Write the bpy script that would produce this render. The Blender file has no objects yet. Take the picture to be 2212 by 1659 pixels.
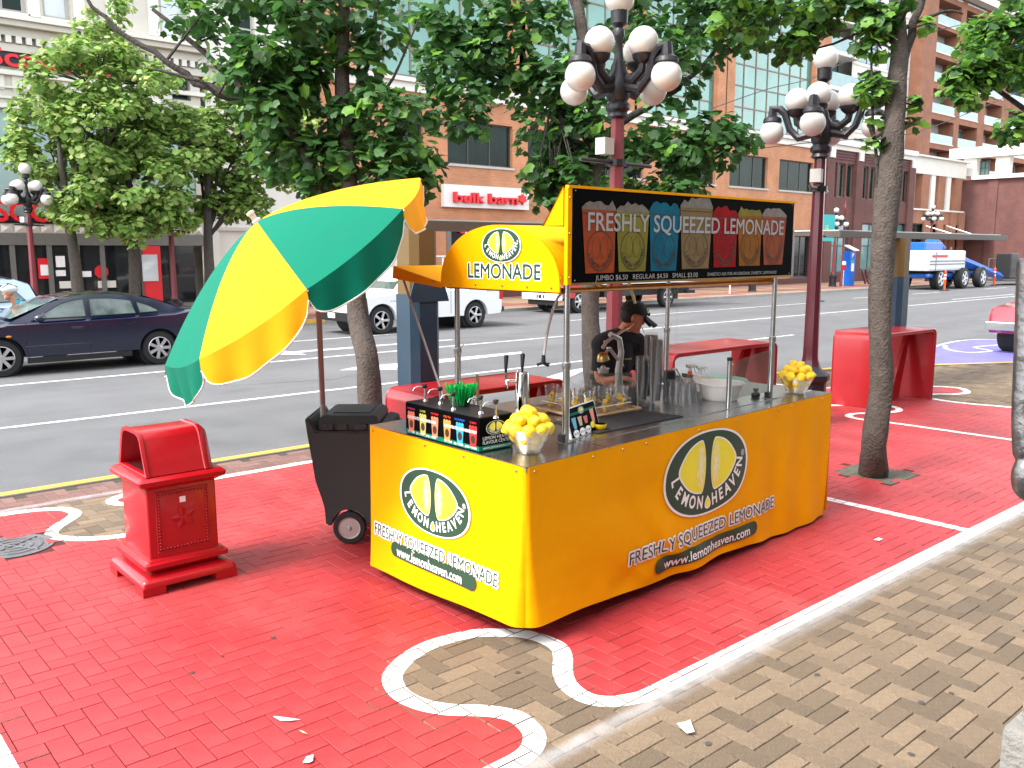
import bpy, bmesh, math, random
from mathutils import Vector, Matrix
from mathutils.geometry import tessellate_polygon
R = math.radians
random.seed(7)
scn = bpy.context.scene
COL = scn.collection

# ------------------------------------------------------------------ camera
CAM_H = 2.05
PITCH = math.atan((829.5 - 541.0) / 1912.0)
YAW = math.atan((3288 - 1106) / 1912.0)          # angle between the view and the street (+X)
cd = bpy.data.cameras.new('camera'); cam = bpy.data.objects.new('camera', cd); COL.objects.link(cam)
cd.sensor_width = 36.0; cd.lens = 36.0 * 1912 / 2212; cd.clip_start = 0.05; cd.clip_end = 3000
cam.location = (0, 0, CAM_H)
cam.rotation_euler = (math.pi / 2 - PITCH, 0, YAW - math.pi / 2)
scn.camera = cam

# ------------------------------------------------------------------ sky and sun (bright overcast)
SUN_EL, SUN_AZ = R(52), R(172)                    # azimuth of the sun, counted from +X towards +Y
wd = bpy.data.worlds.new('World'); scn.world = wd; wd.use_nodes = True
nt = wd.node_tree; nt.nodes.clear()
sky = nt.nodes.new('ShaderNodeTexSky'); sky.sky_type = 'NISHITA'; sky.sun_disc = False
sky.sun_elevation = SUN_EL; sky.sun_rotation = math.pi / 2 - SUN_AZ
sky.air_density = 1.0; sky.dust_density = 1.6; sky.ozone_density = 1.0
hsv = nt.nodes.new('ShaderNodeHueSaturation'); hsv.inputs['Saturation'].default_value = 0.22
bg = nt.nodes.new('ShaderNodeBackground'); bg.inputs['Strength'].default_value = 0.15
ow = nt.nodes.new('ShaderNodeOutputWorld')
nt.links.new(sky.outputs[0], hsv.inputs['Color']); nt.links.new(hsv.outputs[0], bg.inputs['Color']); nt.links.new(bg.outputs[0], ow.inputs['Surface'])
sl = bpy.data.lights.new('sun', 'SUN'); sl.energy = 1.05; sl.angle = R(14); sl.color = (1, 0.96, 0.9)
so = bpy.data.objects.new('sun', sl); COL.objects.link(so)
sd = Vector((math.cos(SUN_EL) * math.cos(SUN_AZ), math.cos(SUN_EL) * math.sin(SUN_AZ), math.sin(SUN_EL)))
so.rotation_euler = sd.to_track_quat('Z', 'Y').to_euler()
so.location = (-20, 10, 40)
scn.view_settings.view_transform = 'Standard'; scn.view_settings.look = 'None'
scn.view_settings.exposure = 2.3; scn.view_settings.gamma = 1.0; scn.view_settings.use_curve_mapping = False

# ------------------------------------------------------------------ measuring helpers (pixel of the 2212 px wide view -> point on a real plane)
_fw = Vector((math.cos(YAW) * math.cos(PITCH), math.sin(YAW) * math.cos(PITCH), -math.sin(PITCH)))
_rt = Vector((math.sin(YAW), -math.cos(YAW), 0)); _up = _rt.cross(_fw)
def ray(x, y): return _fw + _rt * ((x - 1106) / 1912.) - _up * ((y - 829.5) / 1912.)
def atZ(x, y, z=0.0):
    d = ray(x, y); t = (z - CAM_H) / d.z; return Vector((d.x * t, d.y * t, z))
def atY(x, y, Y):
    d = ray(x, y); t = Y / d.y; return Vector((d.x * t, Y, CAM_H + d.z * t))
def atX(x, y, X):
    d = ray(x, y); t = X / d.x; return Vector((X, d.y * t, CAM_H + d.z * t))

# ------------------------------------------------------------------ materials
MATS = {}
def mat(name, col, rough=0.6, metal=0.0, var=0.12, vs=6.0, bump=0.0, bs=60.0, spec=0.5, coat=0.0, trans=0.0, alpha=1.0, ior=1.45, emit=0.0, sss=0.0, dirt=0.0, dirtcol=(0.05, 0.04, 0.03), ds=3.0, rand=0.0, wear=0.0, wearcol=(1, 1, 1), ws=(1, 1, 1)):
    if name in MATS: return MATS[name]
    m = bpy.data.materials.new(name); m.use_nodes = True; t = m.node_tree; n = t.nodes
    b = n['Principled BSDF']; L = t.links.new
    c4 = (*col, 1)
    b.inputs['Base Color'].default_value = c4
    b.inputs['Roughness'].default_value = rough; b.inputs['Metallic'].default_value = metal
    b.inputs['Specular IOR Level'].default_value = spec; b.inputs['IOR'].default_value = ior
    b.inputs['Coat Weight'].default_value = coat; b.inputs['Coat Roughness'].default_value = 0.08
    b.inputs['Transmission Weight'].default_value = trans; b.inputs['Alpha'].default_value = alpha
    if emit: b.inputs['Emission Color'].default_value = c4; b.inputs['Emission Strength'].default_value = emit
    tc = n.new('ShaderNodeTexCoord')
    if var > 0:
        ns = n.new('ShaderNodeTexNoise'); ns.inputs['Scale'].default_value = vs; ns.inputs['Detail'].default_value = 5; ns.inputs['Roughness'].default_value = 0.6
        L(tc.outputs['Object'], ns.inputs['Vector'])
        rp = n.new('ShaderNodeMapRange'); rp.inputs['From Min'].default_value = 0.25; rp.inputs['From Max'].default_value = 0.75
        rp.inputs['To Min'].default_value = 1 - var; rp.inputs['To Max'].default_value = 1 + var
        L(ns.outputs['Fac'], rp.inputs['Value'])
        mx = n.new('ShaderNodeMix'); mx.data_type = 'RGBA'; mx.blend_type = 'MULTIPLY'; mx.inputs[0].default_value = 1
        mx.inputs[6].default_value = c4; L(rp.outputs[0], mx.inputs[7]); last = mx.outputs[2]
        if rand:
            gi = n.new('ShaderNodeNewGeometry'); oi = n.new('ShaderNodeObjectInfo')
            ad = n.new('ShaderNodeMath'); L(gi.outputs['Random Per Island'], ad.inputs[0]); L(oi.outputs['Random'], ad.inputs[1])
            fr = n.new('ShaderNodeMath'); fr.operation = 'FRACT'; L(ad.outputs[0], fr.inputs[0])
            r2 = n.new('ShaderNodeMapRange'); r2.inputs['To Min'].default_value = 1 - rand; r2.inputs['To Max'].default_value = 1 + rand; L(fr.outputs[0], r2.inputs['Value'])
            m2 = n.new('ShaderNodeMix'); m2.data_type = 'RGBA'; m2.blend_type = 'MULTIPLY'; m2.inputs[0].default_value = 1
            L(last, m2.inputs[6]); L(r2.outputs[0], m2.inputs[7]); last = m2.outputs[2]
        if dirt:
            n2 = n.new('ShaderNodeTexNoise'); n2.inputs['Scale'].default_value = ds; n2.inputs['Detail'].default_value = 8; L(tc.outputs['Object'], n2.inputs['Vector'])
            r3 = n.new('ShaderNodeMapRange'); r3.inputs['From Min'].default_value = 0.5; r3.inputs['From Max'].default_value = 0.75; r3.inputs['To Max'].default_value = dirt; L(n2.outputs['Fac'], r3.inputs['Value'])
            m3 = n.new('ShaderNodeMix'); m3.data_type = 'RGBA'; L(r3.outputs[0], m3.inputs[0]); L(last, m3.inputs[6]); m3.inputs[7].default_value = (*dirtcol, 1); last = m3.outputs[2]
        if wear:
            mpg = n.new('ShaderNodeMapping'); mpg.inputs['Scale'].default_value = ws; L(tc.outputs['Object'], mpg.inputs['Vector'])
            n4 = n.new('ShaderNodeTexNoise'); n4.inputs['Scale'].default_value = 1.0; n4.inputs['Detail'].default_value = 9; n4.inputs['Roughness'].default_value = .62; L(mpg.outputs[0], n4.inputs['Vector'])
            r4 = n.new('ShaderNodeMapRange'); r4.inputs['From Min'].default_value = .47; r4.inputs['From Max'].default_value = .68; r4.inputs['To Max'].default_value = wear; L(n4.outputs['Fac'], r4.inputs['Value'])
            m5 = n.new('ShaderNodeMix'); m5.data_type = 'RGBA'; L(r4.outputs[0], m5.inputs[0]); L(last, m5.inputs[6]); m5.inputs[7].default_value = (*wearcol, 1); last = m5.outputs[2]
        L(last, b.inputs['Base Color'])
        rr = n.new('ShaderNodeMapRange'); rr.inputs['To Min'].default_value = max(0.02, rough * 0.85); rr.inputs['To Max'].default_value = min(1, rough * 1.15)
        L(ns.outputs['Fac'], rr.inputs['Value']); L(rr.outputs[0], b.inputs['Roughness'])
    if bump:
        nb = n.new('ShaderNodeTexNoise'); nb.inputs['Scale'].default_value = bs; nb.inputs['Detail'].default_value = 4; L(tc.outputs['Object'], nb.inputs['Vector'])
        bp = n.new('ShaderNodeBump'); bp.inputs['Strength'].default_value = bump; bp.inputs['Distance'].default_value = 0.02
        L(nb.outputs['Fac'], bp.inputs['Height']); L(bp.outputs[0], b.inputs['Normal'])
    MATS[name] = m; return m
def brickmat(name, c1, c2, mortar, sx=0.22, sz=0.075):
    m = bpy.data.materials.new(name); m.use_nodes = True; t = m.node_tree; n = t.nodes; L = t.links.new; b = n['Principled BSDF']; b.inputs['Roughness'].default_value = 0.85
    tc = n.new('ShaderNodeTexCoord'); sp = n.new('ShaderNodeSeparateXYZ'); L(tc.outputs['Object'], sp.inputs[0])
    ad = n.new('ShaderNodeMath'); L(sp.outputs[0], ad.inputs[0]); L(sp.outputs[1], ad.inputs[1])
    cb = n.new('ShaderNodeCombineXYZ'); L(ad.outputs[0], cb.inputs[0]); L(sp.outputs[2], cb.inputs[1])
    bt = n.new('ShaderNodeTexBrick'); bt.inputs['Scale'].default_value = 1; bt.inputs['Brick Width'].default_value = sx; bt.inputs['Row Height'].default_value = sz; bt.inputs['Mortar Size'].default_value = 0.007
    bt.inputs['Color1'].default_value = (*c1, 1); bt.inputs['Color2'].default_value = (*c2, 1); bt.inputs['Mortar'].default_value = (*mortar, 1); L(cb.outputs[0], bt.inputs['Vector'])
    ns = n.new('ShaderNodeTexNoise'); ns.inputs['Scale'].default_value = 0.9; ns.inputs['Detail'].default_value = 6; L(tc.outputs['Object'], ns.inputs['Vector'])
    mr = n.new('ShaderNodeMapRange'); mr.inputs['From Min'].default_value = .3; mr.inputs['From Max'].default_value = .7; mr.inputs['To Min'].default_value = .8; mr.inputs['To Max'].default_value = 1.15; L(ns.outputs['Fac'], mr.inputs['Value'])
    mx = n.new('ShaderNodeMix'); mx.data_type = 'RGBA'; mx.blend_type = 'MULTIPLY'; mx.inputs[0].default_value = 1; L(bt.outputs[0], mx.inputs[6]); L(mr.outputs[0], mx.inputs[7]); L(mx.outputs[2], b.inputs['Base Color'])
    MATS[name] = m; return m
def M(k): return MATS[k]

# ------------------------------------------------------------------ mesh builder
TXT = {}
def glyphs(s, size, off=0.0, align='CENTER', bold=0.0):
    k = (s, size, off, align)
    if k in TXT: return TXT[k]
    cu = bpy.data.curves.new('t', 'FONT'); cu.body = s; cu.size = size; cu.align_x = align; cu.align_y = 'CENTER'; cu.offset = off; cu.resolution_u = 3; cu.fill_mode = 'FRONT'
    ob = bpy.data.objects.new('t', cu); COL.objects.link(ob)
    me = bpy.data.meshes.new_from_object(ob.evaluated_get(bpy.context.evaluated_depsgraph_get()))
    vs = [(v.co.x, v.co.y) for v in me.vertices]; fs = [tuple(p.vertices) for p in me.polygons]
    bpy.data.objects.remove(ob); bpy.data.meshes.remove(me); bpy.data.curves.remove(cu)
    TXT[k] = (vs, fs); return TXT[k]
def frame_of(d):
    d = Vector(d).normalized(); a = Vector((0, 0, 1)) if abs(d.z) < 0.95 else Vector((1, 0, 0))
    x = a.cross(d).normalized(); return x, d.cross(x), d
class MB:
    def __init__(s): s.v = []; s.f = []; s.m = []
    def add(s, vs, fs, mi=0):
        o = len(s.v); s.v += [tuple(v) for v in vs]; s.f += [tuple(i + o for i in f) for f in fs]; s.m += [mi] * len(fs); return s
    def quad(s, a, b, c, d, mi=0): return s.add([a, b, c, d], [(0, 1, 2, 3)], mi)
    def bx(s, x0, x1, y0, y1, z0, z1, mi=0):
        if x0 > x1: x0, x1 = x1, x0
        if y0 > y1: y0, y1 = y1, y0
        if z0 > z1: z0, z1 = z1, z0
        return s.add([(x0, y0, z0), (x1, y0, z0), (x1, y1, z0), (x0, y1, z0), (x0, y0, z1), (x1, y0, z1), (x1, y1, z1), (x0, y1, z1)],
                     [(3, 2, 1, 0), (4, 5, 6, 7), (0, 1, 5, 4), (1, 2, 6, 5), (2, 3, 7, 6), (3, 0, 4, 7)], mi)
    def cbx(s, x0, x1, y0, y1, z0, z1, b=0.01, seg=2, mi=0):
        bm = bmesh.new(); bmesh.ops.create_cube(bm, size=1)
        for v in bm.verts: v.co = Vector((x0 + (v.co.x + .5) * (x1 - x0), y0 + (v.co.y + .5) * (y1 - y0), z0 + (v.co.z + .5) * (z1 - z0)))
        bmesh.ops.bevel(bm, geom=bm.edges[:], offset=b, segments=seg, affect='EDGES', profile=.6, clamp_overlap=True)
        return s.bm(bm, mi)
    def bm(s, bm, mi=0):
        bm.verts.index_update(); s.add([v.co[:] for v in bm.verts], [[v.index for v in f.verts] for f in bm.faces], mi); bm.free(); return s
    def rings(s, rs, mi=0, c0=True, c1=True, closed=True):
        n = len(rs[0]); vs = [p for r in rs for p in r]; fs = []
        for i in range(len(rs) - 1):
            for j in range(n if closed else n - 1):
                k = (j + 1) % n; fs.append((i * n + j, i * n + k, (i + 1) * n + k, (i + 1) * n + j))
        if c0 and closed: fs.append(tuple(range(n - 1, -1, -1)))
        if c1 and closed: fs.append(tuple((len(rs) - 1) * n + j for j in range(n)))
        return s.add(vs, fs, mi)
    def cyl(s, p0, p1, r0, r1=None, n=12, mi=0, caps=True):
        r1 = r0 if r1 is None else r1; p0 = Vector(p0); p1 = Vector(p1); x, y, _ = frame_of(p1 - p0)
        f = lambda p, r: [p + (x * math.cos(2 * math.pi * i / n) + y * math.sin(2 * math.pi * i / n)) * r for i in range(n)]
        return s.rings([f(p0, r0), f(p1, r1)], mi, caps, caps)
    def tube(s, pts, r, n=8, mi=0, caps=True):
        pts = [Vector(p) for p in pts]; rs = r if isinstance(r, (list, tuple)) else [r] * len(pts)
        out = []; x = None
        for i, p in enumerate(pts):
            d = (pts[min(i + 1, len(pts) - 1)] - pts[max(i - 1, 0)]).normalized()
            if x is None: x, y, _ = frame_of(d)
            else:
                x = (x - d * x.dot(d)); x = x.normalized() if x.length > 1e-6 else frame_of(d)[0]
                y = d.cross(x)
            out.append([p + (x * math.cos(2 * math.pi * j / n) + y * math.sin(2 * math.pi * j / n)) * rs[i] for j in range(n)])
        return s.rings(out, mi, caps, caps)
    def lathe(s, prof, n=20, o=(0, 0, 0), mi=0, ax=None, sx=1, sy=1, a0=0.0, caps=True):
        o = Vector(o); x, y, z = (Vector((1, 0, 0)), Vector((0, 1, 0)), Vector((0, 0, 1))) if ax is None else frame_of(ax)
        rs = [[o + x * (r * sx * math.cos(a0 + 2 * math.pi * j / n)) + y * (r * sy * math.sin(a0 + 2 * math.pi * j / n)) + z * h for j in range(n)] for r, h in prof]
        return s.rings(rs, mi, caps and prof[0][0] > 1e-6, caps and prof[-1][0] > 1e-6)
    def ball(s, c, r, n=16, k=10, mi=0, sx=1, sy=1, sz=1, rot=None):
        c = Vector(c); rs = []
        for i in range(k + 1):
            a = -math.pi / 2 + math.pi * i / k; q = max(math.cos(a), 1e-4)
            ring = [Vector((q * math.cos(2 * math.pi * j / n) * r * sx, q * math.sin(2 * math.pi * j / n) * r * sy, math.sin(a) * r * sz)) for j in range(n)]
            rs.append([c + (rot @ p if rot else p) for p in ring])
        return s.rings(rs, mi)
    def prism(s, poly, ext, mi=0):
        p = [Vector(q) for q in poly]; e = Vector(ext); n = len(p)
        return s.rings([p, [q + e for q in p]], mi)
    def fan(s, poly, mi=0):
        p = [Vector(q) for q in poly]; t = tessellate_polygon([p]); return s.add(p, t, mi)
    def grid(s, fn, nu, nv, mi=0):
        vs = [fn(i / nu, j / nv) for j in range(nv + 1) for i in range(nu + 1)]
        return s.add(vs, [(j * (nu + 1) + i, j * (nu + 1) + i + 1, (j + 1) * (nu + 1) + i + 1, (j + 1) * (nu + 1) + i) for j in range(nv) for i in range(nu)], mi)
    def text(s, t, size, fn, off=0.0, mi=0, sx=1.0, align='CENTER'):
        vs, fs = glyphs(t, size, off, align); return s.add([fn(x * sx, y) for x, y in vs], fs, mi)
    def xf(s, mtx): s.v = [tuple(mtx @ Vector(v)) for v in s.v]; return s
    def build(s, name, mats, parent=None, smooth=None, o=None):
        me = bpy.data.meshes.new(name)
        if o is None and parent is not None: o = ORI.get(parent.name, None)
        vs = s.v if o is None else [(v[0] - o[0], v[1] - o[1], v[2] - o[2]) for v in s.v]
        me.from_pydata(vs, [], s.f)
        mats = mats if isinstance(mats, (list, tuple)) else [mats]
        for mm in mats: me.materials.append(M(mm) if isinstance(mm, str) else mm)
        if len(mats) > 1: me.polygons.foreach_set('material_index', s.m)
        if smooth is not None:
            me.shade_smooth()
            me.set_sharp_from_angle(angle=R(smooth))
        me.update()
        ob = bpy.data.objects.new(name, me); COL.objects.link(ob)
        if parent is not None: ob.parent = parent
        elif o is not None: ob.location = o
        if parent is not None and parent.name in ORI and parent.type == 'MESH': ORI[ob.name] = ORI[parent.name]
        elif parent is not None and parent.name in ORI: ORI[ob.name] = ORI[parent.name]
        return ob
ORI = {}
def thing(name, label, cat, loc=(0, 0, 0), group=None, world=True, rotz=0.0):
    """Empty at the thing's base; world=True: its parts are given in world coordinates."""
    o = bpy.data.objects.new(name, None); o.empty_display_size = 0.2; COL.objects.link(o); o.location = loc; o.rotation_euler = (0, 0, rotz)
    o['label'] = label; o['category'] = cat
    if group: o['group'] = group
    if world: ORI[o.name] = tuple(loc)
    return o
def tag(o, label, cat, group=None):
    o['label'] = label; o['category'] = cat
    if group: o['group'] = group
    return o
def struct(o, kind='structure'): o['kind'] = kind; return o
def dup(root, loc=None, rotz=None, label=None, group=None, scale=None, rot=None):
    def cp(o, par):
        c = o.copy(); COL.objects.link(c); c.parent = par
        for ch in list(o.children): cp(ch, c)
        return c
    r = cp(root, None)
    if loc is not None: r.location = loc
    if rotz is not None: r.rotation_euler = (0, 0, rotz)
    if rot is not None: r.rotation_euler = rot
    if scale is not None: r.scale = (scale,) * 3 if not isinstance(scale, tuple) else scale
    if label: r['label'] = label
    if group: r['group'] = group
    return r

# ------------------------------------------------------------------ palette
mat('red_paint', (.34, .024, .028), .5, var=.10, vs=1.3, bump=.25, bs=140, rand=.06, dirt=.55, dirtcol=(.15, .012, .012), ds=1.1, wear=.45, wearcol=(.42, .075, .075), ws=(1.6, .9, 1))
mat('red_joint', (.07, .008, .008), .9, bump=.3)
mat('white_joint', (.26, .25, .23), .9, bump=.3)
mat('sand_joint', (.045, .038, .026), .95, bump=.4)
mat('white_paint', (.72, .71, .68), .6, var=.05, bump=.2, bs=140, dirt=.3, dirtcol=(.4, .38, .35), ds=5)
mat('tan_brick', (.15, .108, .068), .8, var=.2, vs=35, bump=.5, bs=90, rand=.3, dirt=.35, dirtcol=(.085, .072, .06), ds=1.1)
mat('kerb_brick', (.16, .085, .07), .8, var=.2, vs=30, bump=.5, bs=90, rand=.22, dirt=.3, dirtcol=(.09, .07, .07), ds=2)
mat('asphalt', (.108, .109, .112), .85, var=.16, vs=1.2, bump=.5, bs=120, dirt=.45, dirtcol=(.07, .07, .072), ds=1.3, wear=.6, wearcol=(.15, .15, .152), ws=(.06, .55, 1))
mat('road_white', (.5, .5, .49), .7, var=.15, vs=6, dirt=.75, dirtcol=(.13, .13, .13), ds=5)
mat('road_yellow', (.62, .36, .05), .7, var=.12, dirt=.4, dirtcol=(.25, .2, .12), ds=5)
mat('road_blue', (.13, .12, .36), .7, var=.1, vs=2, bump=.3, dirt=.3, dirtcol=(.2, .2, .3), ds=2)
mat('concrete', (.24, .23, .21), .85, var=.15, vs=3, bump=.3)
mat('far_paver', (.26, .17, .11), .85, var=.15, vs=2)
mat('far_paver_red', (.22, .085, .065), .85, var=.15, vs=2)
mat('ground', (.12, .11, .10), .9, var=.2, vs=.2)
mat('yellow_cloth', (.80, .330, .0), .7, var=.05, vs=3, bump=.38, bs=7, spec=.08)
mat('logo_green', (.012, .05, .025), .5, var=.03)
mat('print_white', (.8, .8, .78), .5, var=.02)
mat('lemon_print', (.80, .72, .03), .5, var=.05)
mat('lemon_pulp', (.8, .72, .16), .5, var=.12, vs=25)
mat('steel', (.52, .52, .52), .24, metal=1, var=.12, vs=9)
mat('chrome', (.72, .72, .72), .08, metal=1, var=0)
mat('brass', (.5, .34, .14), .35, metal=1, var=.1)
mat('black_plastic', (.012, .012, .013), .45, var=.1)
mat('board_black', (.002, .002, .0025), .6, var=.0, spec=.03)
mat('caddy', (.02, .026, .026), .55, var=.12, vs=5, bump=.25, bs=260)
mat('rubber', (.014, .014, .015), .8, var=.15, bump=.2)
mat('wheel_grey', (.36, .31, .30), .5, var=.12, vs=12)
mat('umb_green', (.0, .125, .075), .75, spec=.15, var=.06, vs=3, bump=.22, bs=6)
mat('umb_yellow', (.68, .31, .005), .75, spec=.15, var=.05, vs=3, bump=.22, bs=6)
mat('trim_cream', (.6, .56, .5), .7, var=.05)
mat('pole_grey', (.26, .25, .24), .35, metal=.2, var=.1)
mat('alu', (.46, .44, .42), .4, metal=.45, var=.1)
mat('red_gloss', (.33, .003, .008), .32, var=.06, vs=4, coat=.2, bump=.05, bs=60)
mat('red_bench', (.31, .005, .010), .35, var=.1, vs=2.5, coat=.35, dirt=.2, dirtcol=(.25, .05, .04), ds=4)
mat('maroon', (.06, .005, .011), .4, var=.12, coat=.2)
mat('lamp_red', (.14, .018, .024), .45, var=.12)
mat('iron', (.012, .011, .014), .4, var=.15, bump=.15, bs=30)
mat('globe', (.50, .485, .45), .25, var=.03, spec=.5)
mat('bark', (.068, .054, .044), .95, var=.5, vs=14, bump=1.0, bs=45, dirt=.5, dirtcol=(.03, .022, .02), ds=7)
mat('bark_limb', (.035, .029, .024), .95, var=.4, vs=14, bump=1.0, bs=38)
mat('bark_dark', (.06, .05, .042), .95, var=.4, vs=14, bump=1.0, bs=38)
mat('blue_post', (.012, .036, .062), .45, var=.12, vs=3, dirt=.3, dirtcol=(.06, .06, .07), ds=2)
mat('tan_post', (.11, .066, .016), .5, var=.12, vs=3)
mat('beam', (.085, .075, .06), .5, var=.1)
mat('soil', (.10, .095, .07), .95, var=.3, vs=20, bump=1, bs=60)
mat('lemon', (.80, .52, .012), .42, var=.08, vs=16, bump=.35, bs=130, rand=.1)
def clearmat(name, tint, base, edge, diff=0.0):
    m = bpy.data.materials.new(name); m.use_nodes = True; t = m.node_tree; n = t.nodes; n.remove(n['Principled BSDF'])
    tr = n.new('ShaderNodeBsdfTransparent'); tr.inputs[0].default_value = (*tint, 1); gl = n.new('ShaderNodeBsdfGlossy'); gl.inputs[1].default_value = .06; gl.inputs[0].default_value = (.9, .9, .9, 1)
    lw = n.new('ShaderNodeLayerWeight'); lw.inputs[0].default_value = .35; mr = n.new('ShaderNodeMapRange'); mr.inputs['To Min'].default_value = base; mr.inputs['To Max'].default_value = edge; t.links.new(lw.outputs['Facing'], mr.inputs['Value'])
    mx = n.new('ShaderNodeMixShader'); t.links.new(mr.outputs[0], mx.inputs[0]); t.links.new(tr.outputs[0], mx.inputs[1]); t.links.new(gl.outputs[0], mx.inputs[2]); last = mx.outputs[0]
    if diff:
        df = n.new('ShaderNodeBsdfDiffuse'); df.inputs[0].default_value = (.7, .7, .68, 1); m2 = n.new('ShaderNodeMixShader'); m2.inputs[0].default_value = diff; t.links.new(last, m2.inputs[1]); t.links.new(df.outputs[0], m2.inputs[2]); last = m2.outputs[0]
    t.links.new(last, n['Material Output'].inputs['Surface']); MATS[name] = m
clearmat('clear', (.93, .93, .90), .06, .55)
clearmat('clear_film', (.993, .993, .993), .02, .10, .035)
clearmat('plexi', (.86, .87, .87), .05, .30)
mat('basin', (.74, .71, .66), .5, var=.03)
mat('green_lid', (.05, .13, .09), .5, var=.1)
mat('wood', (.32, .17, .07), .6, var=.25, vs=20)
mat('board_wood', (.40, .27, .15), .6, var=.15, vs=12)
mat('straw', (.0, .32, .055), .35, var=.12, rand=.25, vs=10)
mat('skin', (.42, .20, .12), .5, var=.05)
mat('skin_dark', (.44, .17, .09), .5, var=.05)
mat('shirt', (.008, .008, .010), .9, var=.1, bump=.3, bs=200)
mat('hair', (.012, .008, .006), .7)
mat('cap', (.006, .006, .007), .8, bump=.2, bs=200)
mat('navy', (.0010, .0036, .022), .12, var=0, coat=1.0, metal=.0)
mat('car_white', (.72, .73, .74), .22, var=0, coat=.8)
mat('car_blue', (.36, .47, .66), .25, var=0, coat=.8)
mat('car_red', (.34, .02, .035), .2, var=0, coat=.8)
mat('truck_red', (.48, .015, .025), .25, var=0, coat=.8)
mat('glass', (.06, .085, .075), .04, var=0, spec=1.0, coat=.6)
mat('glass_lit', (.085, .115, .105), .05, var=.7, vs=2.2, spec=1.0)  # car windows: reflected sky and trees put into the colour as a paler mottled tint
mat('rim', (.55, .55, .56), .3, metal=.8, var=.1)
mat('lightglass', (.75, .75, .72), .15, var=.1, vs=30)
mat('tail', (.45, .01, .012), .2, var=0)
mat('amber', (.6, .2, .02), .25, var=0)
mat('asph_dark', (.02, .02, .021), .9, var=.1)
mat('cream', (.50, .475, .42), .8, var=.08, vs=1.5, dirt=.2, dirtcol=(.34, .32, .28), ds=1)
mat('cream_light', (.62, .60, .55), .8, var=.06, vs=1.5)
mat('cream_grey', (.40, .39, .36), .8, var=.1, vs=2)
mat('aqua', (.30, .42, .40), .5, var=.08, vs=.7)
mat('sign_black', (.012, .014, .026), .5, var=.1)
mat('sign_red', (.62, .014, .022), .4, var=.05)
mat('sign_white', (.62, .62, .60), .5, var=.06)
mat('store_glass', (.012, .014, .016), .05, var=.4, vs=1.5, spec=.7)
mat('frame_grey', (.15, .145, .135), .5, var=.1, metal=.3)
mat('frame_dark', (.06, .055, .05), .5, var=.1)
mat('frame_brown', (.16, .12, .09), .5, var=.1)
mat('glass_green', (.05, .21, .165), .05, var=.3, vs=.6, spec=1.0, coat=.4)
mat('glass_teal', (.10, .22, .22), .06, var=.3, vs=1, spec=1.0)
mat('glass_dark', (.008, .020, .016), .12, var=.6, vs=.8, spec=.16)
mat('glass_sky', (.5, .55, .57), .05, var=.25, vs=.7, spec=1.0)
brickmat('brick_orange', (.46, .20, .095), (.40, .165, .078), (.40, .24, .15))
brickmat('brick_brown', (.12, .046, .038), (.10, .037, .032), (.12, .06, .05))
brickmat('brick_mid', (.29, .115, .062), (.25, .10, .054), (.26, .15, .1))
mat('purple_panel', (.10, .04, .04), .8, var=.1)
mat('lift_blue', (.008, .10, .44), .35, var=.06, coat=.3)
mat('lift_white', (.55, .56, .58), .4, var=.05)
mat('orange', (.75, .075, .015), .5, var=.05)
mat('turquoise', (.015, .34, .34), .6, var=.05)
mat('lime', (.45, .55, .04), .6, var=0)
mat('pay_blue', (.006, .11, .50), .35, var=.04)
mat('stone', (.20, .19, .17), .85, var=.12, vs=9, bump=.5, bs=60)
mat('bronze', (.13, .125, .125), .3, metal=.85, var=.4, vs=9, bump=.4, bs=18)
mat('paper', (.75, .75, .76), .7, var=.06)
mat('cyan', (.02, .36, .50), .6, var=.05)
mat('denim', (.05, .07, .11), .9, var=.2)
mat('grey_cloth', (.16, .15, .15), .9, var=.15)
for i, c in enumerate([(.55, .10, .03), (.34, .30, .05), (.01, .20, .32), (.33, .23, .10), (.46, .008, .012), (.46, .17, .02), (.50, .12, .05)]):
    mat('drink%d' % i, tuple(.55 * q for q in c), .6, spec=.08, var=.25, vs=9)
for i, c in enumerate([(.60, .14, .06), (.50, .44, .10), (.02, .30, .45), (.45, .30, .14), (.55, .02, .02), (.60, .25, .05), (.60, .18, .10)]): mat('juice%d' % i, c, .4, var=.2, vs=30)
mat('ice', (.15, .125, .10), .4, var=.35, vs=30)
mat('drink_mark', (.03, .016, .008), .5, var=0)
def leafmat(name, col, trl):
    m = mat(name, col, .5, var=.25, vs=2.0, rand=.35)
    t = m.node_tree; b = t.nodes['Principled BSDF']; tr = t.nodes.new('ShaderNodeBsdfTranslucent'); ms = t.nodes.new('ShaderNodeMixShader'); ms.inputs[0].default_value = trl
    src = b.inputs['Base Color'].links[0].from_socket; t.links.new(src, tr.inputs[0])
    out = t.nodes['Material Output']; t.links.new(b.outputs[0], ms.inputs[1]); t.links.new(tr.outputs[0], ms.inputs[2]); t.links.new(ms.outputs[0], out.inputs['Surface'])
    return m
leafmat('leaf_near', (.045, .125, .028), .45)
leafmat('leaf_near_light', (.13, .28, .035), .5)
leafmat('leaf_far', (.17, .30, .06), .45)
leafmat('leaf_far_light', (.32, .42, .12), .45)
# ================================================================== THE GROUND
RZ = -0.12
KERB = [(-40, 8.41), (12.6, 8.41), (14.6, 7.92), (17.9, 6.1), (24, 2.4), (40, -8)]
FKY, FAC = 23.9, 30.0
gb = MB(); gb.quad((-600, -600, -.35), (900, -600, -.35), (900, 900, -.35), (-600, 900, -.35)); struct(gb.build('ground', 'ground'))
rb = MB(); rb.grid(lambda u, v: (-60 + 220 * u, -40 + (FKY + 40) * v, RZ), 44, 14); struct(rb.build('road', 'asphalt'))
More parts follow.
